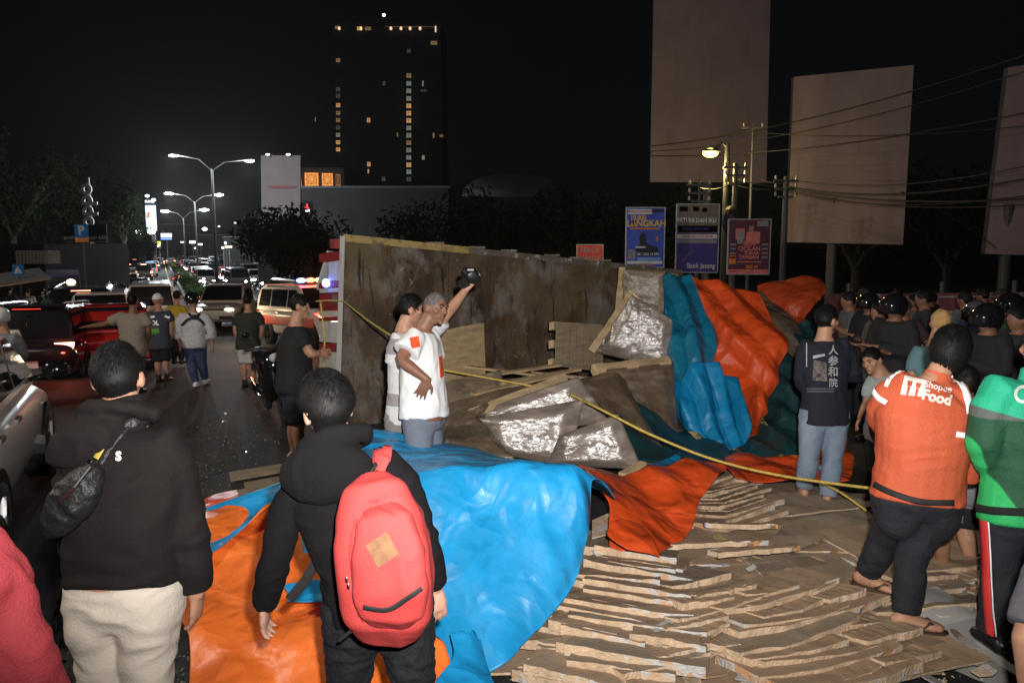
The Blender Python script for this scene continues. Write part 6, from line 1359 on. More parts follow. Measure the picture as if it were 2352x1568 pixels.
gp = sheet('grey_paper', [
    [(1998, 1396, 4.55), (2060, 1372, 4.62), (2120, 1350, 4.7), (2150, 1345, 4.72)],
    [(2050, 1440, 4.38), (2110, 1420, 4.42), (2190, 1390, 4.5), (2240, 1400, 4.5)],
    [(2120, 1495, 4.2), (2190, 1475, 4.24), (2260, 1440, 4.3), (2330, 1455, 4.3)],
    [(2200, 1550, 4.02), (2270, 1535, 4.02), (2330, 1520, 4.06), (2400, 1530, 4.06)],
    [(2260, 1620, 3.8), (2340, 1610, 3.84), (2420, 1600, 3.9), (2500, 1600, 3.9)]], PAPER, PAPER, 'large grey paper sheet under the front foot of the orange jacket man', 'paper', amp=.014, freq=1.8, seed=21, folds=.4)
rnd = random.Random(77); mb = MB()
for _ in range(150):
    u, v = rnd.uniform(1250, 2300), rnd.uniform(1240, 1568); p = G(u, v, .10 if v > 1300 else .06); a_ = rnd.uniform(0, 6.28); l_, w_ = rnd.uniform(.03, .11), rnd.uniform(.015, .05)
    X = Vector((math.cos(a_), math.sin(a_), rnd.uniform(-.25, .25))) * l_; Y = Vector((-math.sin(a_), math.cos(a_), rnd.uniform(-.25, .25))) * w_; q = [p - X - Y, p + X * rnd.uniform(.6, 1) - Y, p + X + Y * rnd.uniform(.3, 1), p + Y * 1.2, p - X * rnd.uniform(.5, 1) + Y]; z = Vector((0, 0, .008)); mb.mi = rnd.choice((0, 0, 1, 2)); mb.add(q + [k_ - z for k_ in q], [(0, 1, 2, 3, 4), (9, 8, 7, 6, 5)] + [(i, i + 5, (i + 1) % 5 + 5, (i + 1) % 5) for i in range(5)])
tag(mb.build('card_scraps', None, mats=[CARD, EDGE, PAPER]), kind='stuff')
# broken glass and grit
def grit(name, region, n, s0, s1, mat, seed, label=None):
    rnd = random.Random(seed); mb = MB()
    for _ in range(n):
        u = rnd.uniform(region[0], region[1]); v = rnd.uniform(region[2], region[3]); p = G(u, v, .004); s_ = rnd.uniform(s0, s1) * (1 if rnd.random() < .85 else 2.2); a_ = rnd.uniform(0, 6.28)
        X = Vector((math.cos(a_), math.sin(a_), rnd.uniform(-.4, .4))) * s_; Y = Vector((-math.sin(a_), math.cos(a_), rnd.uniform(-.4, .4))) * s_ * .6
        mb.add([p - X, p - Y, p + X, p + Y, p + Vector((0, 0, s_ * .7))], [(0, 1, 4), (1, 2, 4), (2, 3, 4), (3, 0, 4)])
    o = mb.build(name, mat); o['kind'] = 'stuff'; return o
GLINT = M('glass_grit', (.35, .36, .35), .1, spec=.9, coat=1)
grit('road_grit', (120, 470, 1000, 1568), 1100, .004, .011, M('grit', (.12, .105, .085), .8, var=.5, scale=20), 1); grit('glass_bits', (420, 700, 900, 1180), 900, .003, .007, GLINT, 2); grit('crumbs', (1150, 2300, 1290, 1568), 500, .006, .016, EDGE, 3); grit('dirt', (1640, 1800, 1490, 1568), 500, .006, .016, M('dirt', (.05, .05, .05), .9, var=.5, scale=20), 4)
# ------------------------------------------------------------------ the people
def bare(col, name, **k): return M(name, col, k.pop('rough', .85), var=k.pop('var', .12), scale=k.pop('scale', 5), bump=k.pop('bump', .25), bscale=k.pop('bscale', 90), **k)
def strip(name, pts, wpx, target, mat, parent, lift=.006, n=24, seg=3):
    """a tape laid on cloth: follows the photo's line (u, v) and lies on the surface there"""
    root = target.parent.location; bv = BVHTree.FromPolygons([v.co for v in target.data.vertices], [p.vertices for p in target.data.polygons])
    P = crrow([Vector((p[0], p[1], 0)) for p in pts], max(4, n // max(1, len(pts) - 1))); V = []; ok = []
    for i, p in enumerate(P):
        t = (P[min(i + 1, len(P) - 1)] - P[max(i - 1, 0)]).normalized(); q = Vector((-t.y, t.x, 0))
        wv = wpx if not isinstance(wpx, (list, tuple)) else wpx[0] + (wpx[1] - wpx[0]) * i / (len(P) - 1)
        row = []
        for k_ in range(seg + 1):
            uv = p + q * wv * (k_ / seg - .5); d = (W(uv.x, uv.y, 1) - CAMP).normalized(); h = bv.ray_cast(CAMP - root, d); row.append(h)
        V.append((row, p, q))
    verts = []; faces = []; last = None
    for row, p, q in V:
        for h in row:
            if h[0] is not None: last = h[0] + h[1] * lift; verts.append(last)
            else: verts.append(last if last is not None else W(p.x, p.y, 3) - root)
    s1 = seg + 1
    for i in range(len(V) - 1):
        for k_ in range(seg):
            idx = (i * s1 + k_, i * s1 + k_ + 1, (i + 1) * s1 + k_ + 1, (i + 1) * s1 + k_)
            if all((verts[a] - verts[b]).length < .12 for a, b in zip(idx, idx[1:])): faces.append(idx)
    o = obj(name, verts, faces, mat, parent); md = o.modifiers.new('thickness', 'SOLIDIFY'); md.thickness = .003; md.offset = 0; return o
def print_on(name, make, uv, target, mat, parent, lift=.008):
    """flat mesh (metres, x right, z up) printed on cloth at a photo position"""
    root = target.parent.location; bv = BVHTree.FromPolygons([v.co for v in target.data.vertices], [p.vertices for p in target.data.polygons])
    d0 = (W(uv[0], uv[1], 1) - CAMP); h = bv.ray_cast(CAMP - root, d0.normalized())
    dist = (h[0] + root - CAMP).dot(FWD) if h[0] is not None else 3
    V, F = make; out = []; last = None
    for v in V:
        p = W(uv[0] + v[0] * FPX / dist, uv[1] - v[1] * FPX / dist, 1); h = bv.ray_cast(CAMP - root, (p - CAMP).normalized())
        last = (h[0] - (p - CAMP).normalized() * lift) if h[0] is not None else (last or (W(uv[0], uv[1], dist) - root)); out.append(last)
    return obj(name, out, F, mat, parent, smooth=False)
def glyphs(body, size, ang=0.0, bold=0.0, sx=1.0):
    cu = bpy.data.curves.new('t', 'FONT'); cu.body = body; cu.size = size; cu.align_x = 'CENTER'; cu.align_y = 'CENTER'; cu.resolution_u = 3; cu.offset = bold
    o = bpy.data.objects.new('t', cu); COL.objects.link(o); me = evaluated_mesh(o); ca, sa = math.cos(ang), math.sin(ang)
    V = [(v.co.x * sx * ca - v.co.y * sa, v.co.x * sx * sa + v.co.y * ca) for v in me.vertices]; F = [tuple(p.vertices) for p in me.polygons]
    bpy.data.objects.remove(o, do_unlink=True); bpy.data.curves.remove(cu); bpy.data.meshes.remove(me); return V, F
def poly(pts, ang=0.0, sub=6):
    ca, sa = math.cos(ang), math.sin(ang); P = [(x * ca - y * sa, x * sa + y * ca) for x, y in pts]; n = len(P)
    if n == 4:
        V = []; F = []
        for j in range(sub + 1):
            for i in range(sub + 1):
                a = [P[0][k_] + (P[1][k_] - P[0][k_]) * i / sub for k_ in (0, 1)]; b = [P[3][k_] + (P[2][k_] - P[3][k_]) * i / sub for k_ in (0, 1)]; V.append(tuple(a[k_] + (b[k_] - a[k_]) * j / sub for k_ in (0, 1)))
        for j in range(sub):
            for i in range(sub): q = j * (sub + 1) + i; F.append((q, q + 1, q + sub + 2, q + sub + 1))
        return V, F
    return P, [tuple(range(n))]
AWAY = Vector((0, 1, 0))
def person(spec, d0, label, fwd=AWAY, hfwd=None, group=None, **k):
    root, J = px_joints(d0, spec); e = empty('person', root, label, 'person', group)
    return Person(e, J, fwd, hfwd, **k)
def hood(p, mat, c, size, tilt=0.0, seed=0, wr=.006):
    """a hood lying down the back, with its collar roll"""
    k = p.k; s, f = p.su, p.fwd; up = s.cross(f).normalized(); mb = MB(); Rm = Matrix((s, f, up)).transposed() @ Matrix.Rotation(tilt, 3, 'Y')
    mb.ell(c, size, 24, 16, Rm)
    pts = [p.nk + (s * math.sin(a) * .112 - f * math.cos(a) * .098) * k + up * (.01 + .05 * math.cos(a)) * k for a in [R(-150 + 300 * i / 18) for i in range(19)]]
    V, F = loft(pts, [(.040 * k, .030 * k) if 3 < i < 15 else (.028 * k, .022 * k) for i in range(19)], n=12); mb.add(V, F)
    me = remesh('hood', mb, .012, 7, .5); wrinkle(me, wr, (11, 11, 8), seed); return mobj('hood', me, mat, p.root)

# --- man with the sling bag, near left
JKT_BLACK = bare((.011, .0085, .0085), 'black_jacket', rough=.85, bump=.25, bscale=120, spec=.2); CREAM = bare((.62, .55, .46), 'cream_trousers', bump=.2, var=.06)
pa = person(dict(head=(272, 868), neck=(284, 960), shL=(192, 1026), shR=(384, 1026), elL=(160, 1180, .05), elR=(428, 1195, .02), wrL=(190, 1290, .28), wrR=(452, 1370, .06), hipL=(238, 1395), hipR=(338, 1395), knL=(240, 1640), knR=(338, 1640), anL=(244, 1890), anR=(345, 1890)), 2.85, 'man from behind in black hooded jacket and cream trousers with a black sling bag', hfwd=Vector((-.12, 1, 0)), girth=1.17, belly=1.08, lrs=.93, skin=SKIN, voxel=.010)
pa.body(voxel=.008, hand_spec={'R': dict(d=Vector((-.15, .25, -1)), n=Vector((1, -.2, 0)), t=Vector((0, 1, -.2)), curl=.5)}); pa.hair('short', strands=2200, seed=3)
ja = pa.top('jacket', JKT_BLACK, sleeve=1.92, add=.024, lo=.19, flare=.0, wr=.012, seed=3, sflare=.004, collar=.42, freq=(5, 5, 11)); pa.bottom('trousers', CREAM, hi=.34, add=.012, wr=.008, seed=4, upto=1.9, freq=(6, 6, 13)); pa.shoes(BLACK_PLASTIC)
hood(pa, JKT_BLACK, pa.nk + Vector((-.085, -.095, -.065)), (.15, .085, .085), R(-24), 2, .010)
SLING = M('sling_bag', (.012, .012, .013), .5, bump=.5, bscale=40, var=.3)
sb_ = empty('sling_bag', pa.root.location.copy(), 'black sling bag on the back of the man in cream trousers', 'bag')
def sw(u, v, d): return W(u, v, d) - sb_.location
mb = MB(); V, F = loft([sw(112, 1226, 2.60), sw(126, 1205, 2.59), sw(165, 1150, 2.585), sw(195, 1108, 2.59), sw(215, 1082, 2.61), sw(228, 1066, 2.635)], [(.02, .02), (.05, .04), (.075, .055), (.070, .05), (.045, .035), (.02, .015)], side=Vector((.8, 0, .6)), n=20, power=.75); mb.add(V, F); me = remesh('pouch', mb, .009, 4, .5); wrinkle(me, .006, (16, 16, 16), 4); mobj('pouch', me, SLING, sb_)
mb = MB(); mb.tube([sw(140, 1155, 2.525), sw(172, 1118, 2.52), sw(208, 1072, 2.55)], .006, n=6); mb.build('zip', CHROME, sb_)
st = strip('strap', ((214, 1082), (232, 1058), (262, 1012), (300, 975), (338, 955)), 26, ja, SLING, sb_, lift=.014)
strip('strap_tab', ((228, 1058), (246, 1028)), 12, ja, M('tab_yellow', (.45, .33, .05), .6), sb_, lift=.026); strip('strap_buckle', ((208, 1085), (218, 1062)), 10, ja, CHROME, sb_, lift=.03)
print_on('lettering', glyphs('S', .042, 0, .002), (272, 1048), ja, WHITE_PRINT, pa.root)

# --- hooded man with the red backpack
HOODIE = bare((.0065, .0058, .007), 'black_hoodie', rough=.95, bump=.3, spec=.15); JEANS_BLACK = bare((.008, .009, .013), 'black_jeans', bump=.6, bscale=40)
fb = Vector((-.30, 1, 0)).normalized()
pb = person(dict(head=(752, 942, .02), neck=(776, 1024, .02), shL=(668, 1140, .02), shR=(908, 1072, .02), elL=(634, 1275, .02), elR=(972, 1228, .05), wrL=(606, 1392, .12), wrR=(1000, 1352, .12), hipL=(812, 1400), hipR=(925, 1395), knL=(800, 1600, .05), knR=(955, 1600, -.02), anL=(790, 1885, .1), anR=(1010, 1885, -.1)), 2.85, 'young man from behind in black hoodie wearing a red backpack', fwd=Vector((-.1, 1, 0)), hfwd=Vector((-.55, .85, -.12)), girth=1.0, skin=SKIN_LIGHT, voxel=.010)
pb.body(voxel=.007, hand_spec={'R': dict(d=Vector((.06, .12, -1)), n=Vector((.5, -.85, 0)), t=Vector((-.8, .2, 0)), curl=.30, spread=1.1), 'L': dict(d=Vector((-.1, .35, -.9)), n=Vector((-1, 0, 0)), t=Vector((0, 1, 0)), curl=.4)}); pb.hair('full', strands=3200, seed=8)
jb = pb.top('hoodie', HOODIE, sleeve=1.95, add=.016, lo=-.02, flare=.0, wr=.007, seed=6, sflare=.004, rs=.92); pb.bottom('jeans', JEANS_BLACK, add=.011, wr=.009, seed=7, upto=1.95, freq=(9, 9, 20)); pb.shoes(BLACK_PLASTIC)
hood(pb, HOODIE, pb.nk + Vector((-.015, -.115, -.065)), (.165, .095, .115), R(8), 5)
BAG = bare((.43, .042, .040), 'backpack_red', rough=.75, bump=.25, bscale=160); BAGD = bare((.36, .028, .028), 'backpack_dark_red', rough=.75); WEB = M('webbing', (.015, .015, .015), .7)
bp_ = empty('backpack', pb.root.location.copy(), 'red backpack with a brown diamond patch on the hooded man', 'backpack')
def bw(u, v, d): return W(u, v, d) - bp_.location
D0 = 2.56
mb = MB(); V, F = loft([bw(868, 1105, D0 + .06), bw(866, 1130, D0 + .02), bw(872, 1185, D0), bw(880, 1260, D0 - .02), bw(888, 1330, D0 - .02), bw(892, 1395, D0 - .01), bw(890, 1428, D0 + .03), bw(886, 1446, D0 + .06)], [(.05, .05), (.105, .085), (.135, .105), (.150, .115), (.150, .12), (.140, .115), (.11, .09), (.05, .05)], side=Vector((1, 0, .12)), n=26, power=.62); mb.add(V, F); me = remesh('main_pocket', mb, .009, 5, .5); wrinkle(me, .006, (9, 9, 6), 6); mp_ = mobj('main_pocket', me, BAG, bp_)
mb = MB(); V, F = loft([bw(880, 1170, D0 - .09), bw(884, 1190, D0 - .12), bw(892, 1270, D0 - .145), bw(898, 1350, D0 - .15), bw(900, 1400, D0 - .13), bw(898, 1428, D0 - .08)], [(.05, .03), (.085, .04), (.110, .045), (.115, .05), (.105, .05), (.06, .03)], side=Vector((1, 0, .12)), n=22, power=.6); mb.add(V, F); me = remesh('front_pocket', mb, .008, 4, .5); wrinkle(me, .005, (12, 12, 7), 9); fp_ = mobj('front_pocket', me, BAG, bp_)
strip('zip', ((818, 1190), (806, 1260), (815, 1350), (835, 1425)), 5, mp_, BAGD, bp_, .004); strip('zip', ((835, 1392), (890, 1398), (935, 1372), (968, 1350)), 10, fp_, WEB, bp_, .004); strip('zip', ((838, 1180), (870, 1168), (910, 1185)), 4, fp_, BAGD, bp_, .004)
print_on('diamond_patch', poly(((0, .055), (.052, .0), (0, -.055), (-.052, 0)), R(-14)), (878, 1262), fp_, M('suede_brown', (.20, .10, .05), .9, var=.25, scale=40), bp_, .009)
print_on('pull_loop', poly(((-.016, .005), (.016, .005), (.016, -.005), (-.016, -.005))), (858, 1150), mp_, BAGD, bp_, .01)
for uv in ((796, 1330), (800, 1345), (840, 1400), (842, 1412)): mb = MB(); mb.ell(bw(uv[0], uv[1], D0 - .13), (.006, .006, .012), 8, 6); mb.build('zip_pull', CHROME, bp_)
strip('shoulder_strap', ((868, 1108), (880, 1060), (884, 1035), (886, 1018)), 30, jb, BAG, bp_, lift=.03); strip('strap_buckle', ((838, 1112), (862, 1082)), 8, jb, WEB, bp_, lift=.055)
mb = MB(); mb.tube([bw(664, 1376, 2.86), bw(700, 1335, 2.84), bw(738, 1270, 2.80), bw(742, 1240, 2.8)], [(.018, .004)] * 4, n=6); mb.build('waist_strap', WEB, bp_)
mb = MB(); mb.tube([bw(826, 1430, D0 - .04), bw(805, 1450, D0 - .04), bw(780, 1470, D0 - .02)], .006, n=6); mb.build('loose_strap', WEB, bp_); mb = MB(); mb.ell(bw(740, 1236, 2.79), (.014, .006, .02), 8, 6); mb.build('strap_buckle', PW, bp_)

# --- red jacket at the left edge
REDJ = bare((.60, .075, .095), 'red_jacket', rough=.8, bump=.35, bscale=120)
pc = person(dict(head=(-135, 1060), neck=(-125, 1165), shL=(-265, 1255), shR=(-40, 1275), elL=(-300, 1470), elR=(45, 1480, .02), wrL=(-270, 1640, .15), wrR=(115, 1640, .12), hipL=(-190, 1640), hipR=(-80, 1640), knL=(-190, 1960), knR=(-80, 1960), anL=(-190, 2290), anR=(-80, 2290)), 2.0, 'person in a red jacket at the lower left edge, only back and arm visible', girth=1.15, voxel=.010)
pc.body(); pc.hair('short', strands=300); pc.top('jacket', REDJ, sleeve=1.95, add=.02, lo=-.1, wr=.010, seed=12, sflare=.01, collar=.3, freq=(7, 7, 10)); pc.bottom('trousers', JEANS_BLACK); pc.shoes(BLACK_PLASTIC)

# --- the two men in white T-shirts on the load
WHITE_T = bare((.80, .80, .80), 'white_tshirt', rough=.9, bump=.15, var=.03); GREYTR = bare((.16, .18, .22), 'grey_trousers')
ff = Vector((.93, -.36, 0)).normalized()
pf = person(dict(head=(999, 708), neck=(972, 752), shL=(985, 775, .17), shR=(950, 780, -.17), elL=(1000, 850, .30), elR=(920, 826, -.27), wrL=(1000, 905, .22), wrR=(982, 872, -.30), hipL=(985, 965, .08), hipR=(962, 968, -.08), knL=(990, 1085, .10), knR=(965, 1090, -.06), anL=(985, 1192, .1), anR=(962, 1200, -.08)), 5.9, 'older man in a white T-shirt with his hand on his hip, turned to the right', fwd=ff, hfwd=Vector((.80, -.60, -.05)), girth=1.04, belly=1.22, skin=SKIN_DARK, voxel=.010)
pf.body(voxel=.0065, hand_spec={'R': dict(d=Vector((-.45, .1, -.9)), n=Vector((.2, -1, 0)), t=Vector((.8, 0, -.5)), curl=.22, spread=1.6)}); pf.face(); pf.hair('buzz', HAIR_GREY, strands=500, seed=4)
tf = pf.top('tshirt', WHITE_T, sleeve=.62, add=.026, lo=.05, flare=.02, wr=.009, seed=14, sflare=.05, freq=(8, 8, 6)); pf.bottom('trousers', GREYTR, add=.012, seed=15, upto=1.9, hi=.13); pf.shoes(BLACK_PLASTIC, thong=True)
OPRINT = M('orange_print', (.80, .10, .03), .7, var=.2, scale=30)
print_on('sleeve_patch', poly(((-.036, .034), (.030, .045), (.042, -.030), (-.02, -.046))), (952, 786), tf, OPRINT, pf.root); print_on('chest_print', poly(((-.014, .07), (.016, .085), (.026, -.07), (-.004, -.085))), (1012, 842), tf, OPRINT, pf.root)
STRIPE_T = bare((.62, .62, .63), 'striped_tshirt', var=.04)
fg = Vector((.75, .66, 0)).normalized()
pg = person(dict(head=(944, 710), neck=(930, 747), shL=(912, 782, -.05), shR=(985, 768, .16), elL=(905, 860, .0), elR=(1032, 715, .10), wrL=(914, 925, .02), wrR=(1072, 662, -.05), hipL=(915, 965), hipR=(958, 962, .1), knL=(918, 1080), knR=(955, 1075, .1), anL=(918, 1185), anR=(955, 1180, .12)), 6.45, 'man in a grey and white T-shirt behind the older man, raising a black cap', fwd=fg, hfwd=Vector((.96, .25, 0)), girth=1.02, skin=SKIN, voxel=.012)
pg.body(voxel=.0075, hand_spec={'R': dict(d=Vector((.5, 0, .85)), n=Vector((.2, .9, 0)), t=Vector((-.8, 0, .4)), curl=.5)}); pg.hair('short', strands=700, seed=9)
tz = [W(u, v, 6.4).z - pg.root.location.z for u, v in ((900, 776), (900, 812), (900, 845), (900, 902), (900, 930))]
for lo_, hi_, in ((tz[1], tz[0]),): halves(STRIPE_T, (0, 0, -1), -hi_, (.28, .25, .27), .003); halves(STRIPE_T, (0, 0, -1), -lo_, (.62, .62, .63), .003)
halves(STRIPE_T, (0, 0, -1), -tz[3], (.30, .28, .29), .003); halves(STRIPE_T, (0, 0, -1), -tz[4], (.62, .62, .63), .003)
tg = pg.top('tshirt', STRIPE_T, sleeve=.66, add=.020, lo=-.05, flare=.02, wr=.006, seed=16, sflare=.03); pg.bottom('trousers', bare((.22, .21, .21), 'pale_grey_trousers'), seed=17); pg.shoes(BLACK_PLASTIC, thong=True)
hatc = W(1082, 632, 6.35); cp = empty('black_cap', hatc, 'black cap held up in the raised hand in front of the truck floor', 'cap')
mb = MB(); mb.ell((0, 0, 0), (.085, .075, .06), 18, 12, Matrix.Rotation(.5, 3, 'Y')); me = remesh('crown', mb, .012, 3); wrinkle(me, .012, (14, 14, 14), 3); mobj('crown', me, BLACK_PLASTIC, cp); mb = MB(); mb.tube([(-.03, -.03, -.045), (-.075, -.05, -.075), (-.08, -.05, -.10)], [(.05, .008), (.045, .006), (.02, .004)], n=10); mb.build('brim', BLACK_PLASTIC, cp); mb = MB(); mb.box((.0, -.075, .045), (.05, .006, .014), rz=.1); mb.build('pale_tag', PG, cp)

# --- man in black beside the motorbike
BLACK_T = bare((.010, .011, .012), 'black_tshirt'); SHORTS_D = bare((.016, .020, .032), 'dark_shorts')
fh = Vector((.95, .3, 0)).normalized()
ph = person(dict(head=(688, 703), neck=(680, 738), shL=(668, 765, .15), shR=(690, 768, -.16), elL=(690, 815, .2), elR=(712, 812, -.2), wrL=(735, 810, .15), wrR=(733, 812, -.12), hipL=(672, 880, .08), hipR=(680, 882, -.08), knL=(676, 970, .1), knR=(686, 972, -.08), anL=(676, 1040, .12), anR=(688, 1046, -.08)), 8.3, 'man in a black T-shirt and dark shorts beside the striped tailboard', fwd=fh, hfwd=Vector((.9, .2, -.2)), girth=1.25, belly=1.15, skin=SKIN, voxel=.013)
ph.body(voxel=.010); ph.hair('short', strands=300); ph.top('tshirt', BLACK_T, sleeve=.66, add=.022, lo=-.2, flare=.04, wr=.006, sflare=.02); ph.bottom('shorts', SHORTS_D, upto=1.0, flare=.03); ph.shoes(BLACK_PLASTIC, thong=True)

# --- walkers on the road
JEANS = bare((.045, .060, .13), 'blue_jeans', var=.25, scale=5); mat_blend(JEANS, (.15, .19, .30), 2.5, .55, .75); WSHIRT = bare((.50, .49, .51), 'white_shirt', var=.04); HELM_BLK = M('helmet_black', (.008, .008, .009), .15, coat=1)
pk = person(dict(head=(441, 688), neck=(444, 712), shL=(416, 728), shR=(472, 728), elL=(408, 760), elR=(485, 758), wrL=(412, 788, .1), wrR=(488, 790, .05), hipL=(434, 785), hipR=(458, 785), knL=(440, 835), knR=(464, 832, .1), anL=(450, 880), anR=(472, 872, .25)), 14.0, 'man walking away in white shirt and blue jeans with black helmet', girth=1.15, voxel=.015, detail=0)
pk.body(); pk.helmet(HELM_BLK, False); sk = pk.top('shirt', WSHIRT, sleeve=1.6, add=.025, lo=-.26, flare=.03, wr=.008, sflare=.01); pk.bottom('jeans', JEANS, seed=5); pk.shoes(PW)
hs_ = empty('chest_harness', pk.root.location.copy(), 'black cross strap harness on the back of the white shirt walker', 'harness')
for pts in (((428, 712), (437, 724), (446, 732), (456, 724), (464, 712)), ((418, 748), (430, 736), (446, 731), (460, 736), (470, 746))): strip('strap', pts, 6, sk, WEB, hs_, .012)
strip('back_plate', ((438, 728), (456, 728)), 9, sk, WEB, hs_, .016)
pl = person(dict(head=(305, 692), neck=(305, 714), shL=(276, 728), shR=(333, 728), elL=(243, 744), elR=(342, 758), wrL=(200, 750, .1), wrR=(340, 785, .15), hipL=(293, 800), hipR=(318, 800), knL=(294, 848), knR=(320, 848), anL=(294, 893), anR=(322, 893)), 13.2, 'man in a grey brown T-shirt holding his left arm out towards the red car', girth=1.2, voxel=.015, detail=0, skin=SKIN_DARK)
pl.body(); pl.hair('short', strands=150); pl.top('tshirt', bare((.26, .215, .17), 'taupe_tshirt'), sleeve=.7, add=.025, lo=-.26, flare=.03, sflare=.03); pl.bottom('trousers', bare((.07, .06, .055), 'brown_trousers')); pl.shoes(BLACK_PLASTIC)
VEST = bare((.045, .05, .075), 'police_vest'); KHAKI = bare((.16, .15, .12), 'khaki_shirt')
pm = person(dict(head=(362, 690), neck=(364, 710), shL=(344, 724), shR=(388, 722), elL=(338, 752), elR=(394, 750), wrL=(344, 778, .1), wrR=(392, 778, .05), hipL=(358, 788), hipR=(378, 788), knL=(362, 830), knR=(380, 828), anL=(365, 868), anR=(384, 866)), 14.6, 'officer in a reflective vest, dark shorts and a white and red cap', girth=1.05, voxel=.015, detail=0)
pm.body(); pm.cap(PW, PR); sm = pm.top('vest', VEST, sleeve=.6, add=.025, lo=-.22, sflare=.02); pm.bottom('shorts', BLACK_T, upto=1.05, flare=.02); pm.shoes(BLACK_PLASTIC)
for pts, w_ in ((((342, 730), (356, 727)), 5), (((378, 726), (390, 730)), 5)): strip('reflective_strip', pts, w_, sm, REFLECT, pm.root, .01)
strip('green_panel', ((346, 762), (366, 760)), 14, sm, M('vest_green', (.10, .30, .05), .7), pm.root, .01); print_on('lettering', glyphs('POL', .11, 0, .006), (352, 742), sm, REFLECT, pm.root, .02)
pn = person(dict(head=(407, 680), neck=(406, 696), shL=(388, 708), shR=(424, 708), elL=(382, 732), elR=(428, 732), wrL=(384, 752), wrR=(427, 752), hipL=(398, 760), hipR=(415, 760), knL=(399, 796), knR=(416, 796), anL=(400, 828), anR=(417, 828)), 17.5, 'man in a yellow shirt ahead of the white shirt walker', voxel=.018, detail=0)
pn.body(lod=0); pn.hair('short', strands=60); pn.top('shirt', bare((.45, .32, .03), 'yellow_shirt'), sleeve=.7); pn.bottom('trousers', BLACK_T); pn.shoes(BLACK_PLASTIC)
pj = person(dict(head=(570, 690), neck=(570, 712), shL=(546, 726), shR=(595, 726), elL=(540, 755), elR=(602, 755), wrL=(546, 782, .05), wrR=(598, 780, .05), hipL=(560, 790), hipR=(580, 790), knL=(561, 835), knR=(580, 835), anL=(562, 880), anR=(582, 880)), 13.9, 'man in a dark green shirt and white shorts near the pickup', girth=1.1, voxel=.015, detail=0)
pj.body(); pj.hair('short', strands=150); pj.top('shirt', bare((.028, .030, .022), 'dark_green_shirt'), sleeve=.75, add=.025, lo=-.2); pj.bottom('shorts', bare((.50, .48, .46), 'white_shorts'), upto=1.0, flare=.02); pj.shoes(BLACK_PLASTIC)
# rider at the left edge
br_ = make_bike('scooter', 'white scooter at the left edge in front of the dark sport utility car', P_WHITE); p = G(12, 905); br_.location = (p.x - .1, p.y + .3, gz(p.y)); br_.rotation_euler = (0, 0, R(22))
pr_ = person(dict(head=(2, 728), neck=(8, 756), shL=(-22, 778), shR=(36, 776), elL=(-28, 812, .2), elR=(54, 812, .15), wrL=(-10, 825, .5), wrR=(48, 828, .5), hipL=(-2, 858), hipR=(22, 858), knL=(-18, 872, .45), knR=(44, 872, .45), anL=(-12, 915, .45), anR=(40, 915, .45)), 11.2, 'rider in a grey jacket and white helmet on the white scooter at the left edge', fwd=Vector((-.25, 1, 0)), voxel=.015, detail=0)
pr_.body(); pr_.helmet(M('helmet_white', (.6, .6, .6), .2, coat=.8), True); pr_.top('jacket', bare((.20, .20, .22), 'grey_jacket'), sleeve=1.9, add=.03); pr_.bottom('trousers', BLACK_T); pr_.shoes(BLACK_PLASTIC)

# --- right group
NAVY = bare((.010, .011, .022), 'navy_sweater'); JEANS_LT = bare((.17, .22, .29), 'light_jeans', var=.12); mat_blend(JEANS_LT, (.26, .31, .37), 3, .5, .75)
pq = person(dict(head=(1898, 735), neck=(1893, 772), shL=(1852, 800), shR=(1936, 796), elL=(1842, 872, .05), elR=(1962, 862, .05), wrL=(1865, 905, .25), wrR=(1945, 850, .28), hipL=(1868, 955), hipR=(1918, 955), knL=(1858, 1050), knR=(1912, 1055), anL=(1846, 1120, .1), anR=(1900, 1145, -.05)), 6.62, 'man from behind in a navy sweater with a printed back and light blue jeans', fwd=Vector((.12, 1, 0)), hfwd=Vector((.85, .5, -.05)), girth=1.0, voxel=.011)
pq.body(voxel=.009); pq.face(); pq.hair('short', strands=800, seed=12); sq = pq.top('sweater', NAVY, sleeve=1.9, add=.024, lo=-.12, wr=.007, seed=21, rs=1.05); pq.bottom('jeans', JEANS_LT, add=.016, seed=22, flare=.010, hi=.10); pq.shoes(BLACK_PLASTIC, thong=True)
PDW = M('faded_print', (.36, .36, .36), .7, var=.3, scale=30)
for i, ch in enumerate('人参和院'): print_on('lettering', glyphs(ch, .085 if i < 3 else .075, 0, .001), (1914, 805 + i * 25), sq, PDW, pq.root)
print_on('printed_figure', poly(((-.05, .085), (.055, .06), (.06, -.09), (-.06, -.085))), (1883, 850), sq, M('print_mixed', (.10, .085, .08), .8, var=.9, scale=38), pq.root); print_on('printed_arc', poly(((-.045, .02), (.05, .035), (.055, .018), (-.045, -.006))), (1880, 822), sq, PDW, pq.root, .011); print_on('printed_line', poly(((-.005, .10), (.003, .10), (.003, -.10), (-.005, -.10))), (1853, 815), sq, PDW, pq.root)
for i, y in enumerate((893, 899)): print_on('printed_line', poly(((-.11, .006), (.11, .006), (.11, -.004), (-.11, -.004))), (1884, y), sq, M('print_grey_line', (.09, .09, .10), .8) if not i else bpy.data.materials['print_grey_line'], pq.root)
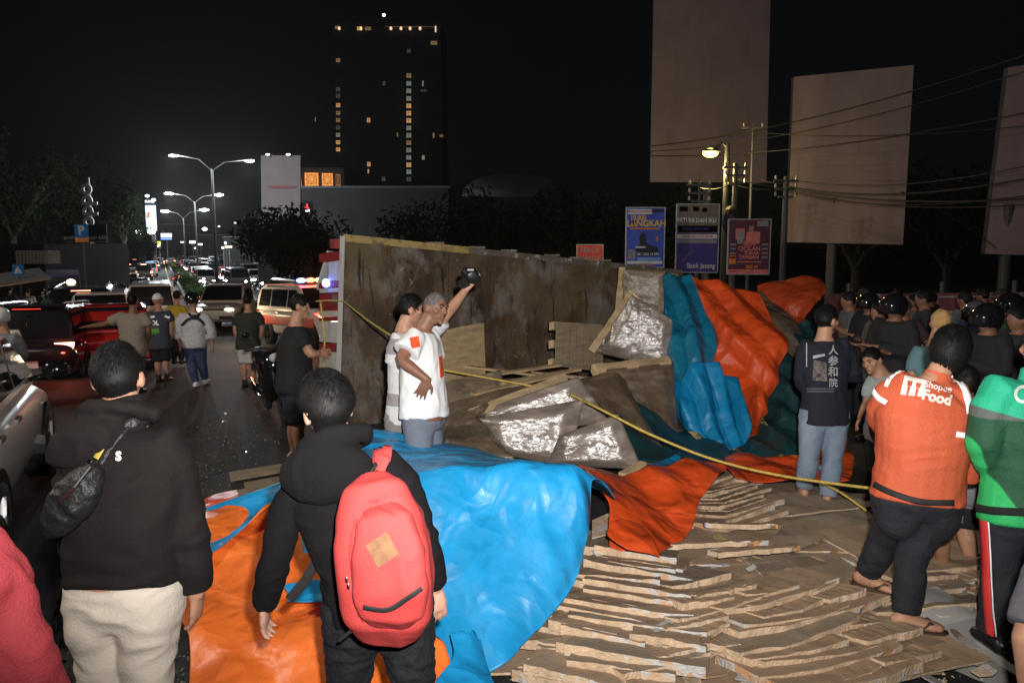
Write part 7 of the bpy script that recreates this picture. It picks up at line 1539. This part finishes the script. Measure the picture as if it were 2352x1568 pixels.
# delivery rider in the orange jacket
OJ = bare((.52, .098, .040), 'orange_jacket', rough=.75, bump=.3, bscale=70, var=.07); TROU = bare((.012, .014, .020), 'black_trousers', bump=.4, bscale=50)
ro = person(dict(head=(2182, 808), neck=(2150, 868, .0), shL=(2064, 893), shR=(2196, 918), elL=(2026, 948, .14), elR=(2212, 1025, .02), wrL=(2075, 1010, .30), wrR=(2206, 1128, .06), hipL=(2062, 1160, .03), hipR=(2146, 1165), knL=(2030, 1240, .22), knR=(2092, 1285, -.03), anL=(1992, 1318, .35), anR=(2082, 1412, -.05), ), 4.3, 'delivery rider from behind in an orange jacket with reflective tape and black trousers', fwd=Vector((.22, 1, 0)), hfwd=Vector((.62, .75, -.1)), girth=1.26, belly=1.25, lrs=.80, voxel=.010)
ro.J['toeR'] = Vector((1, -.25, 0)); ro.J['toeL'] = Vector((.6, -.6, 0))
ro.body(voxel=.008, hand_spec={'R': dict(d=Vector((.0, .2, -1)), n=Vector((.8, -.6, 0)), t=Vector((-.5, .8, 0)), curl=.6)}); ro.hair('long', strands=1600, seed=15)
jo = ro.top('jacket', OJ, sleeve=1.75, add=.032, lo=.06, flare=.0, wr=.006, seed=24, sflare=.012, collar=.15, freq=(6, 6, 9), rs=1.15); ro.bottom('trousers', TROU, add=.018, seed=25, flare=.010, wr=.008); ro.shoes(M('sandal_leather', (.055, .032, .022), .6), thong=True, name='sandal')
strip('waist_band', ((2008, 1112), (2060, 1136), (2120, 1152), (2190, 1154)), 14, jo, WEB, ro.root, .004)
for pts, w_ in ((((2044, 868), (2062, 852), (2086, 845), (2112, 842)), (13, 14)), (((2036, 888), (2044, 872)), (9, 11)), (((2006, 895), (2018, 912), (2038, 926)), (11, 12)), (((2186, 862), (2204, 880), (2218, 905), (2226, 950)), (10, 16)), (((2194, 996), (2232, 1003)), (14, 14))): strip('reflective_strip', pts, w_, jo, REFLECT, ro.root, .008)
an = R(-13); LOGO = M('logo_white', (.82, .76, .70), .7, var=.03)
print_on('lettering', glyphs('Shopee', .050, an, .0008), (2155, 888), jo, LOGO, ro.root); print_on('lettering', glyphs('Food', .076, an, .003), (2152, 913), jo, LOGO, ro.root)
print_on('bag_emblem', poly(((-.062, .045), (.052, .045), (.062, -.045), (-.062, -.060)), an, 10), (2100, 886), jo, LOGO, ro.root, .006); print_on('bag_handle', poly(((-.028, .052), (.028, .052), (.028, .072), (-.028, .072)), an), (2100, 886), jo, LOGO, ro.root, .006)
for x in (-.026, .020): print_on('fork_mark', poly(((x - .008, -.008), (x + .008, -.008), (x + .006, -.058), (x - .006, -.058)), an), (2100, 886), jo, OJ, ro.root, .010); print_on('fork_head', poly(((x - .014, .022), (x + .014, .022), (x + .012, -.006), (x - .012, -.006)), an), (2100, 886), jo, OJ, ro.root, .010)
print_on('bag_slot', poly(((-.030, .052), (.026, .052), (.026, .044), (-.030, .044)), an), (2100, 886), jo, OJ, ro.root, .010)
# green jacket at the right edge
GJ = bare((.025, .42, .12), 'green_jacket', rough=.7, bump=.3, bscale=70, var=.06)
gs_ = person(dict(head=(2392, 800), neck=(2380, 868), shL=(2288, 905), shR=(2470, 905), elL=(2262, 1030, -.02), elR=(2500, 1050), wrL=(2330, 1110, .22), wrR=(2480, 1170, .1), hipL=(2312, 1175), hipR=(2410, 1175), knL=(2300, 1320), knR=(2420, 1320), anL=(2290, 1462), anR=(2430, 1470)), 4.05, 'delivery rider in a green jacket and red striped black trousers, right edge', girth=1.22, belly=1.1, lrs=.85, voxel=.010)
o0 = gs_.root.location; zz = lambda u, v: (W(u, v, 3.9) - o0)
gs_.body(); gs_.hair('short', strands=300)
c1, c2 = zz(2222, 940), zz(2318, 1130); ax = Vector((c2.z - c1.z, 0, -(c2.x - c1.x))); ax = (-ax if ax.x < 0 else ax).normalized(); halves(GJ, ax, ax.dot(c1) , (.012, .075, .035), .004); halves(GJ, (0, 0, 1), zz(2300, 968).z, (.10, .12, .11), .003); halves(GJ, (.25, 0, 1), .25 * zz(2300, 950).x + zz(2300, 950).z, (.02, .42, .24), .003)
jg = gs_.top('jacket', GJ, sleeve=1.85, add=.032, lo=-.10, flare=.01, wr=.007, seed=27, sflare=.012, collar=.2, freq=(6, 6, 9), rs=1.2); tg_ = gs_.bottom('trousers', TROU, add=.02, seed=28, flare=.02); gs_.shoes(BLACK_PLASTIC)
strip('hem_band', ((2222, 1160), (2280, 1172), (2360, 1176)), 18, jg, BLACK_T, gs_.root, .004); strip('red_stripe', ((2258, 1168), (2264, 1260), (2268, 1360), (2276, 1460)), 18, tg_, M('stripe_red', (.55, .03, .03), .7), gs_.root, .005); strip('white_piping', ((2270, 1168), (2276, 1260), (2280, 1360), (2288, 1460)), 3, tg_, PW, gs_.root, .006)
print_on('round_emblem', ([(math.cos(2 * math.pi * i / 20) * r_, math.sin(2 * math.pi * i / 20) * r_) for r_ in (.045, .03) for i in range(20)], [(i, (i + 1) % 20, 20 + (i + 1) % 20, 20 + i) for i in range(20)]), (2350, 905), jg, LOGO, gs_.root, .01)
# behind them
TEAL = bare((.11, .21, .23), 'teal_shirt')
pt = person(dict(head=(2160, 742), neck=(2150, 782), shL=(2106, 812), shR=(2190, 812), elL=(2092, 872), elR=(2200, 872), wrL=(2100, 925, .1), wrR=(2195, 925, .1), hipL=(2128, 950), hipR=(2172, 950), knL=(2128, 1040), knR=(2172, 1040), anL=(2128, 1120), anR=(2172, 1120)), 7.2, 'man in an ochre cloth cap and teal shirt behind the orange jacket man', voxel=.014, girth=1.1)
pt.body(); pt.hair('short', M('ochre_cloth', (.42, .25, .10), .9, var=.2, scale=20), strands=0); pt.top('shirt', TEAL, sleeve=.7); pt.bottom('trousers', BLACK_T); pt.shoes(BLACK_PLASTIC)
pw = person(dict(head=(2004, 828), neck=(2022, 852), shL=(2000, 880), shR=(2062, 872), elL=(1992, 925), elR=(2070, 925), wrL=(1975, 960, -.1), wrR=(2060, 965, .1), hipL=(2016, 985), hipR=(2050, 985), knL=(2010, 1060), knR=(2048, 1060), anL=(2010, 1130), anR=(2048, 1130)), 7.4, 'stooping man in a pale grey shirt between the navy sweater and the orange jacket', fwd=Vector((-.9, -.2, 0)), hfwd=Vector((-.8, -.5, -.2)), voxel=.014)
pw.body(); pw.face(); pw.hair('short', strands=200); pw.top('shirt', bare((.30, .34, .34), 'pale_grey_shirt'), sleeve=.7); pw.bottom('trousers', BLACK_T); pw.shoes(BLACK_PLASTIC)
pu = person(dict(head=(2215, 880), neck=(2212, 910), shL=(2165, 945), shR=(2255, 945), elL=(2150, 1020), elR=(2268, 1020), wrL=(2160, 1075), wrR=(2262, 1075), hipL=(2180, 1110), hipR=(2225, 1110), knL=(2155, 1210, -.25), knR=(2215, 1215), anL=(2168, 1300, -.1), anR=(2235, 1305)), 5.3, 'barelegged man in black shorts standing behind the orange jacket man', voxel=.012, skin=SKIN)
pu.body(); pu.hair('short', strands=200); pu.top('shirt', bare((.22, .22, .25), 'grey_shirt'), sleeve=.7); su_ = pu.bottom('shorts', BLACK_T, upto=.95, flare=.03); pu.shoes(M('pink_sandal', (.30, .09, .09), .7), thong=True)
print_on('printed_emblem', poly(((-.045, .07), (.045, .07), (.045, -.07), (-.045, -.07))), (2196, 1175), su_, M('faded_grey_print', (.18, .18, .19), .8, var=.7, scale=40), pu.root)
pv = person(dict(head=(2545, 520), neck=(2545, 640), shL=(2445, 720), shR=(2645, 720), elL=(2430, 920), elR=(2665, 920), wrL=(2445, 1080, .1), wrR=(2650, 1080, .1), hipL=(2490, 1180), hipR=(2600, 1180), knL=(2366, 1470, -.1), knR=(2590, 1500), anL=(2410, 1890), anR=(2600, 1900)), 2.75, 'person in grey shorts at the lower right corner, only one bare knee in view', voxel=.012)
pv.body(); pv.hair('short', strands=50); pv.top('shirt', BLACK_T, sleeve=.7); pv.bottom('shorts', bare((.10, .095, .11), 'grey_shorts'), upto=.93, flare=.02); pv.shoes(BLACK_PLASTIC, thong=True)

# --- onlookers in the dark at the right and along the left kerb
PROT = []
for i, (arms, col, leg, head) in enumerate((('down', (.022, .022, .025), (.012, .012, .015), 'hair'), ('fold', (.012, .012, .014), (.015, .015, .02), 'helmet'), ('phone', (.09, .095, .10), (.02, .02, .03), 'hair'), ('down', (.018, .03, .09), (.015, .015, .018), 'helmet'), ('hip', (.05, .025, .022), (.02, .02, .02), 'cap'), ('fold', (.10, .09, .08), (.03, .03, .04), 'hair'), ('ride', (.02, .05, .03), (.012, .012, .014), 'helmet'))):  # clothes and skin coloured darker to stand for the flash falloff
    J, f = stand_joints(1.0, 0, arms); e = empty('person', (0, 0, 0), 'x', 'person', 'onlookers in the dark'); q = Person(e, {k_: v for k_, v in J.items()}, f, voxel=.022, detail=0, skin=SKIN_DARK, girth=1.05)
    q.body(lod=0)
    (q.hair('short', strands=40) if head == 'hair' else q.helmet(HELM_BLK if i != 3 else M('helmet_grey', (.08, .08, .09), .15, coat=1)) if head == 'helmet' else q.cap(bare((.03, .03, .03), 'dark_cap')))
    q.top('shirt', bare(col, 'onlooker_shirt_%d' % i), sleeve=1.9 if i in (1, 6) else .7, wr=.004); q.bottom('trousers', bare(leg, 'onlooker_trousers_%d' % i), wr=.004); q.shoes(BLACK_PLASTIC); PROT.append((e, ('grey shirted', 'black helmeted', 'pale shirted phone holding', 'blue shirted helmeted', 'brown shirted cap wearing', 'beige shirted folded arm', 'dark green helmeted')[i]))
rnd = random.Random(17); usedp = set(); n_ = 0
spots = [(1950, 745, 10.5, 2), (1972, 722, 12.5, 0), (1995, 752, 10.0, 1), (2020, 760, 9.0, 5), (2048, 745, 11, 0), (2075, 758, 9.5, 4), (2100, 740, 12.5, 5), (2052, 790, 8.2, 1), (2120, 762, 10.5, 0), (2215, 748, 11, 2), (2240, 778, 9.0, 3), (2268, 788, 7.0, 1), (2290, 756, 10.5, 0), (2318, 768, 8.5, 6), (2340, 760, 7.4, 0), (2256, 735, 13, 5), (2372, 748, 9.5, 3), (1985, 712, 15.5, 4), (2062, 715, 15.5, 2), (2135, 722, 15, 1), (2300, 722, 14, 4)]
left = [(20, 660, 27, 0), (62, 668, 26, 5), (95, 664, 29, 1), (140, 655, 31, 4), (178, 660, 30, 2), (215, 640, 36, 0), (238, 652, 33, 6), (262, 638, 40, 3), (280, 648, 36, 1), (292, 636, 44, 5), (118, 676, 25, 6), (268, 656, 31, 0)]
for u, v, d, k_ in spots + left:
    src, nm = PROT[k_]; c = src if k_ not in usedp else copy_tree(src); usedp.add(k_)
    p = W(u, v, d); yaw = rnd.uniform(-.5, .9) if u < 1000 else rnd.uniform(.4, 2.4)
    s_ = rnd.uniform(.95, 1.03); c.location = (p.x, p.y, gz(p.y)); c.rotation_euler = (0, 0, yaw); c.scale = (s_, s_, s_); n_ += 1
# labels: by row and place, so that each one can be found
def place_labels(lst, where):
    for i, (u, o) in enumerate(sorted(lst, key=lambda q: q[0])): o['label'] = '%s, %s from the left %s' % (o['look'], ('first', 'second', 'third', 'fourth', 'fifth', 'sixth', 'seventh', 'eighth', 'ninth', 'tenth', 'eleventh', 'twelfth', 'thirteenth', 'fourteenth', 'fifteenth', 'sixteenth', 'seventeenth', 'eighteenth', 'nineteenth', 'twentieth', 'twenty-first', 'twenty-second')[i], where)
look = {e.name: nm for e, nm in PROT}; allp = [o for o in bpy.data.objects if o.get('group') == 'onlookers in the dark']
lr = []; ll = []
for o in allp:
    d_ = o.location - CAMP; u = CU + FPX * d_.x / max(.1, d_.dot(FWD)); me_ = [c for c in o.children if c.name.startswith('shirt')][0].data.materials[0].name; i = int(me_[15]); o['look'] = PROT[i][1] + ' onlooker'; (lr if u > 1000 else ll).append((u, o))
place_labels(lr, 'in the dark crowd at the right'); place_labels(ll, 'in the crowd on the left kerb')
for o in allp: del o['look']
# motorbikes waiting on the left kerb and among the queue
bkp = make_bike('parked_motorbike', 'x', BLACK_GLOSS, 'motorbikes waiting in the jam', tail=TL_ON, head=HL_ON, lod=0); bl = []
rnd = random.Random(23)
mspots = [(30, 692, 24), (75, 690, 24), (115, 694, 25), (150, 684, 27), (190, 682, 28), (228, 676, 31), (258, 668, 34), (280, 664, 38), (298, 655, 43), (386, 634, 62), (401, 626, 74), (411, 622, 80), (330, 650, 48), (405, 604, 120)]
for i, (u, v, d) in enumerate(mspots):
    c = bkp if i == 0 else copy_tree(bkp); p = W(u, v, d); c.location = (p.x, p.y, gz(p.y)); c.rotation_euler = (0, 0, ROADYAW + rnd.uniform(-.25, .25) + (.5 if i < 8 else 0)); bl.append((u, c))
for i, (t_, s_) in enumerate(((84, 7.3), (67, 6.2), (74, 3.4), (80, 4.9), (85, 12.2), (90, 9.7), (96, 7.2), (68, 8.4), (73, 12.2), (70, 11.0), (76, 4.9), (88, 7.2), (92, 4.8), (70, 7.2), (72, 9.7), (78, 12.2), (82, 9.7), (86, 4.8), (97, 5.0), (69, 4.8), (62, 4.2), (63, 7.0), (61, 9.6), (64, 12.4), (66, 14.6), (60, 5.6), (65, 8.4), (67, 11.0), (68, 3.2), (59, 13.4))):
    c = copy_tree(bkp); c.location = road(t_, s_); c.rotation_euler = (0, 0, ROADYAW + math.pi + rnd.uniform(-.2, .2)); d_ = c.location - CAMP; bl.append((CU + FPX * d_.x / d_.dot(FWD), c))
OW = ('first', 'second', 'third', 'fourth', 'fifth', 'sixth', 'seventh', 'eighth', 'ninth', 'tenth', 'eleventh', 'twelfth', 'thirteenth', 'fourteenth', 'fifteenth', 'sixteenth', 'seventeenth', 'eighteenth', 'nineteenth', 'twentieth', 'twenty-first', 'twenty-second', 'twenty-third', 'twenty-fourth', 'twenty-fifth', 'twenty-sixth', 'twenty-seventh', 'twenty-eighth', 'twenty-ninth', 'thirtieth', 'thirty-first', 'thirty-second', 'thirty-third', 'thirty-fourth', 'thirty-fifth', 'thirty-sixth', 'thirty-seventh', 'thirty-eighth', 'thirty-ninth', 'fortieth', 'forty-first', 'forty-second', 'forty-third', 'forty-fourth', 'forty-fifth', 'forty-sixth', 'forty-seventh', 'forty-eighth')
for i, (u, o) in enumerate(sorted(bl, key=lambda q: q[0])): o['label'] = 'black motorbike in the distant jam, %s one counted from the left' % OW[i]
# ------------------------------------------------------------------ thin haze box, added to imitate lens glow round the lamps
mb = MB(); mb.box((0, 190, 35), (700, 420, 76)); hz_ = mb.build('haze', None); hz_['kind'] = 'stuff'
hm = bpy.data.materials.new('lamp_glow_haze'); hm.use_nodes = True; t = hm.node_tree; t.nodes.remove(t.nodes['Principled BSDF']); v = t.nodes.new('ShaderNodeVolumePrincipled'); v.inputs['Density'].default_value = .00016; v.inputs['Color'].default_value = (.9, .9, .9, 1); v.inputs['Anisotropy'].default_value = .6
t.links.new(v.outputs[0], t.nodes['Material Output'].inputs['Volume']); hz_.data.materials.clear(); hz_.data.materials.append(hm)
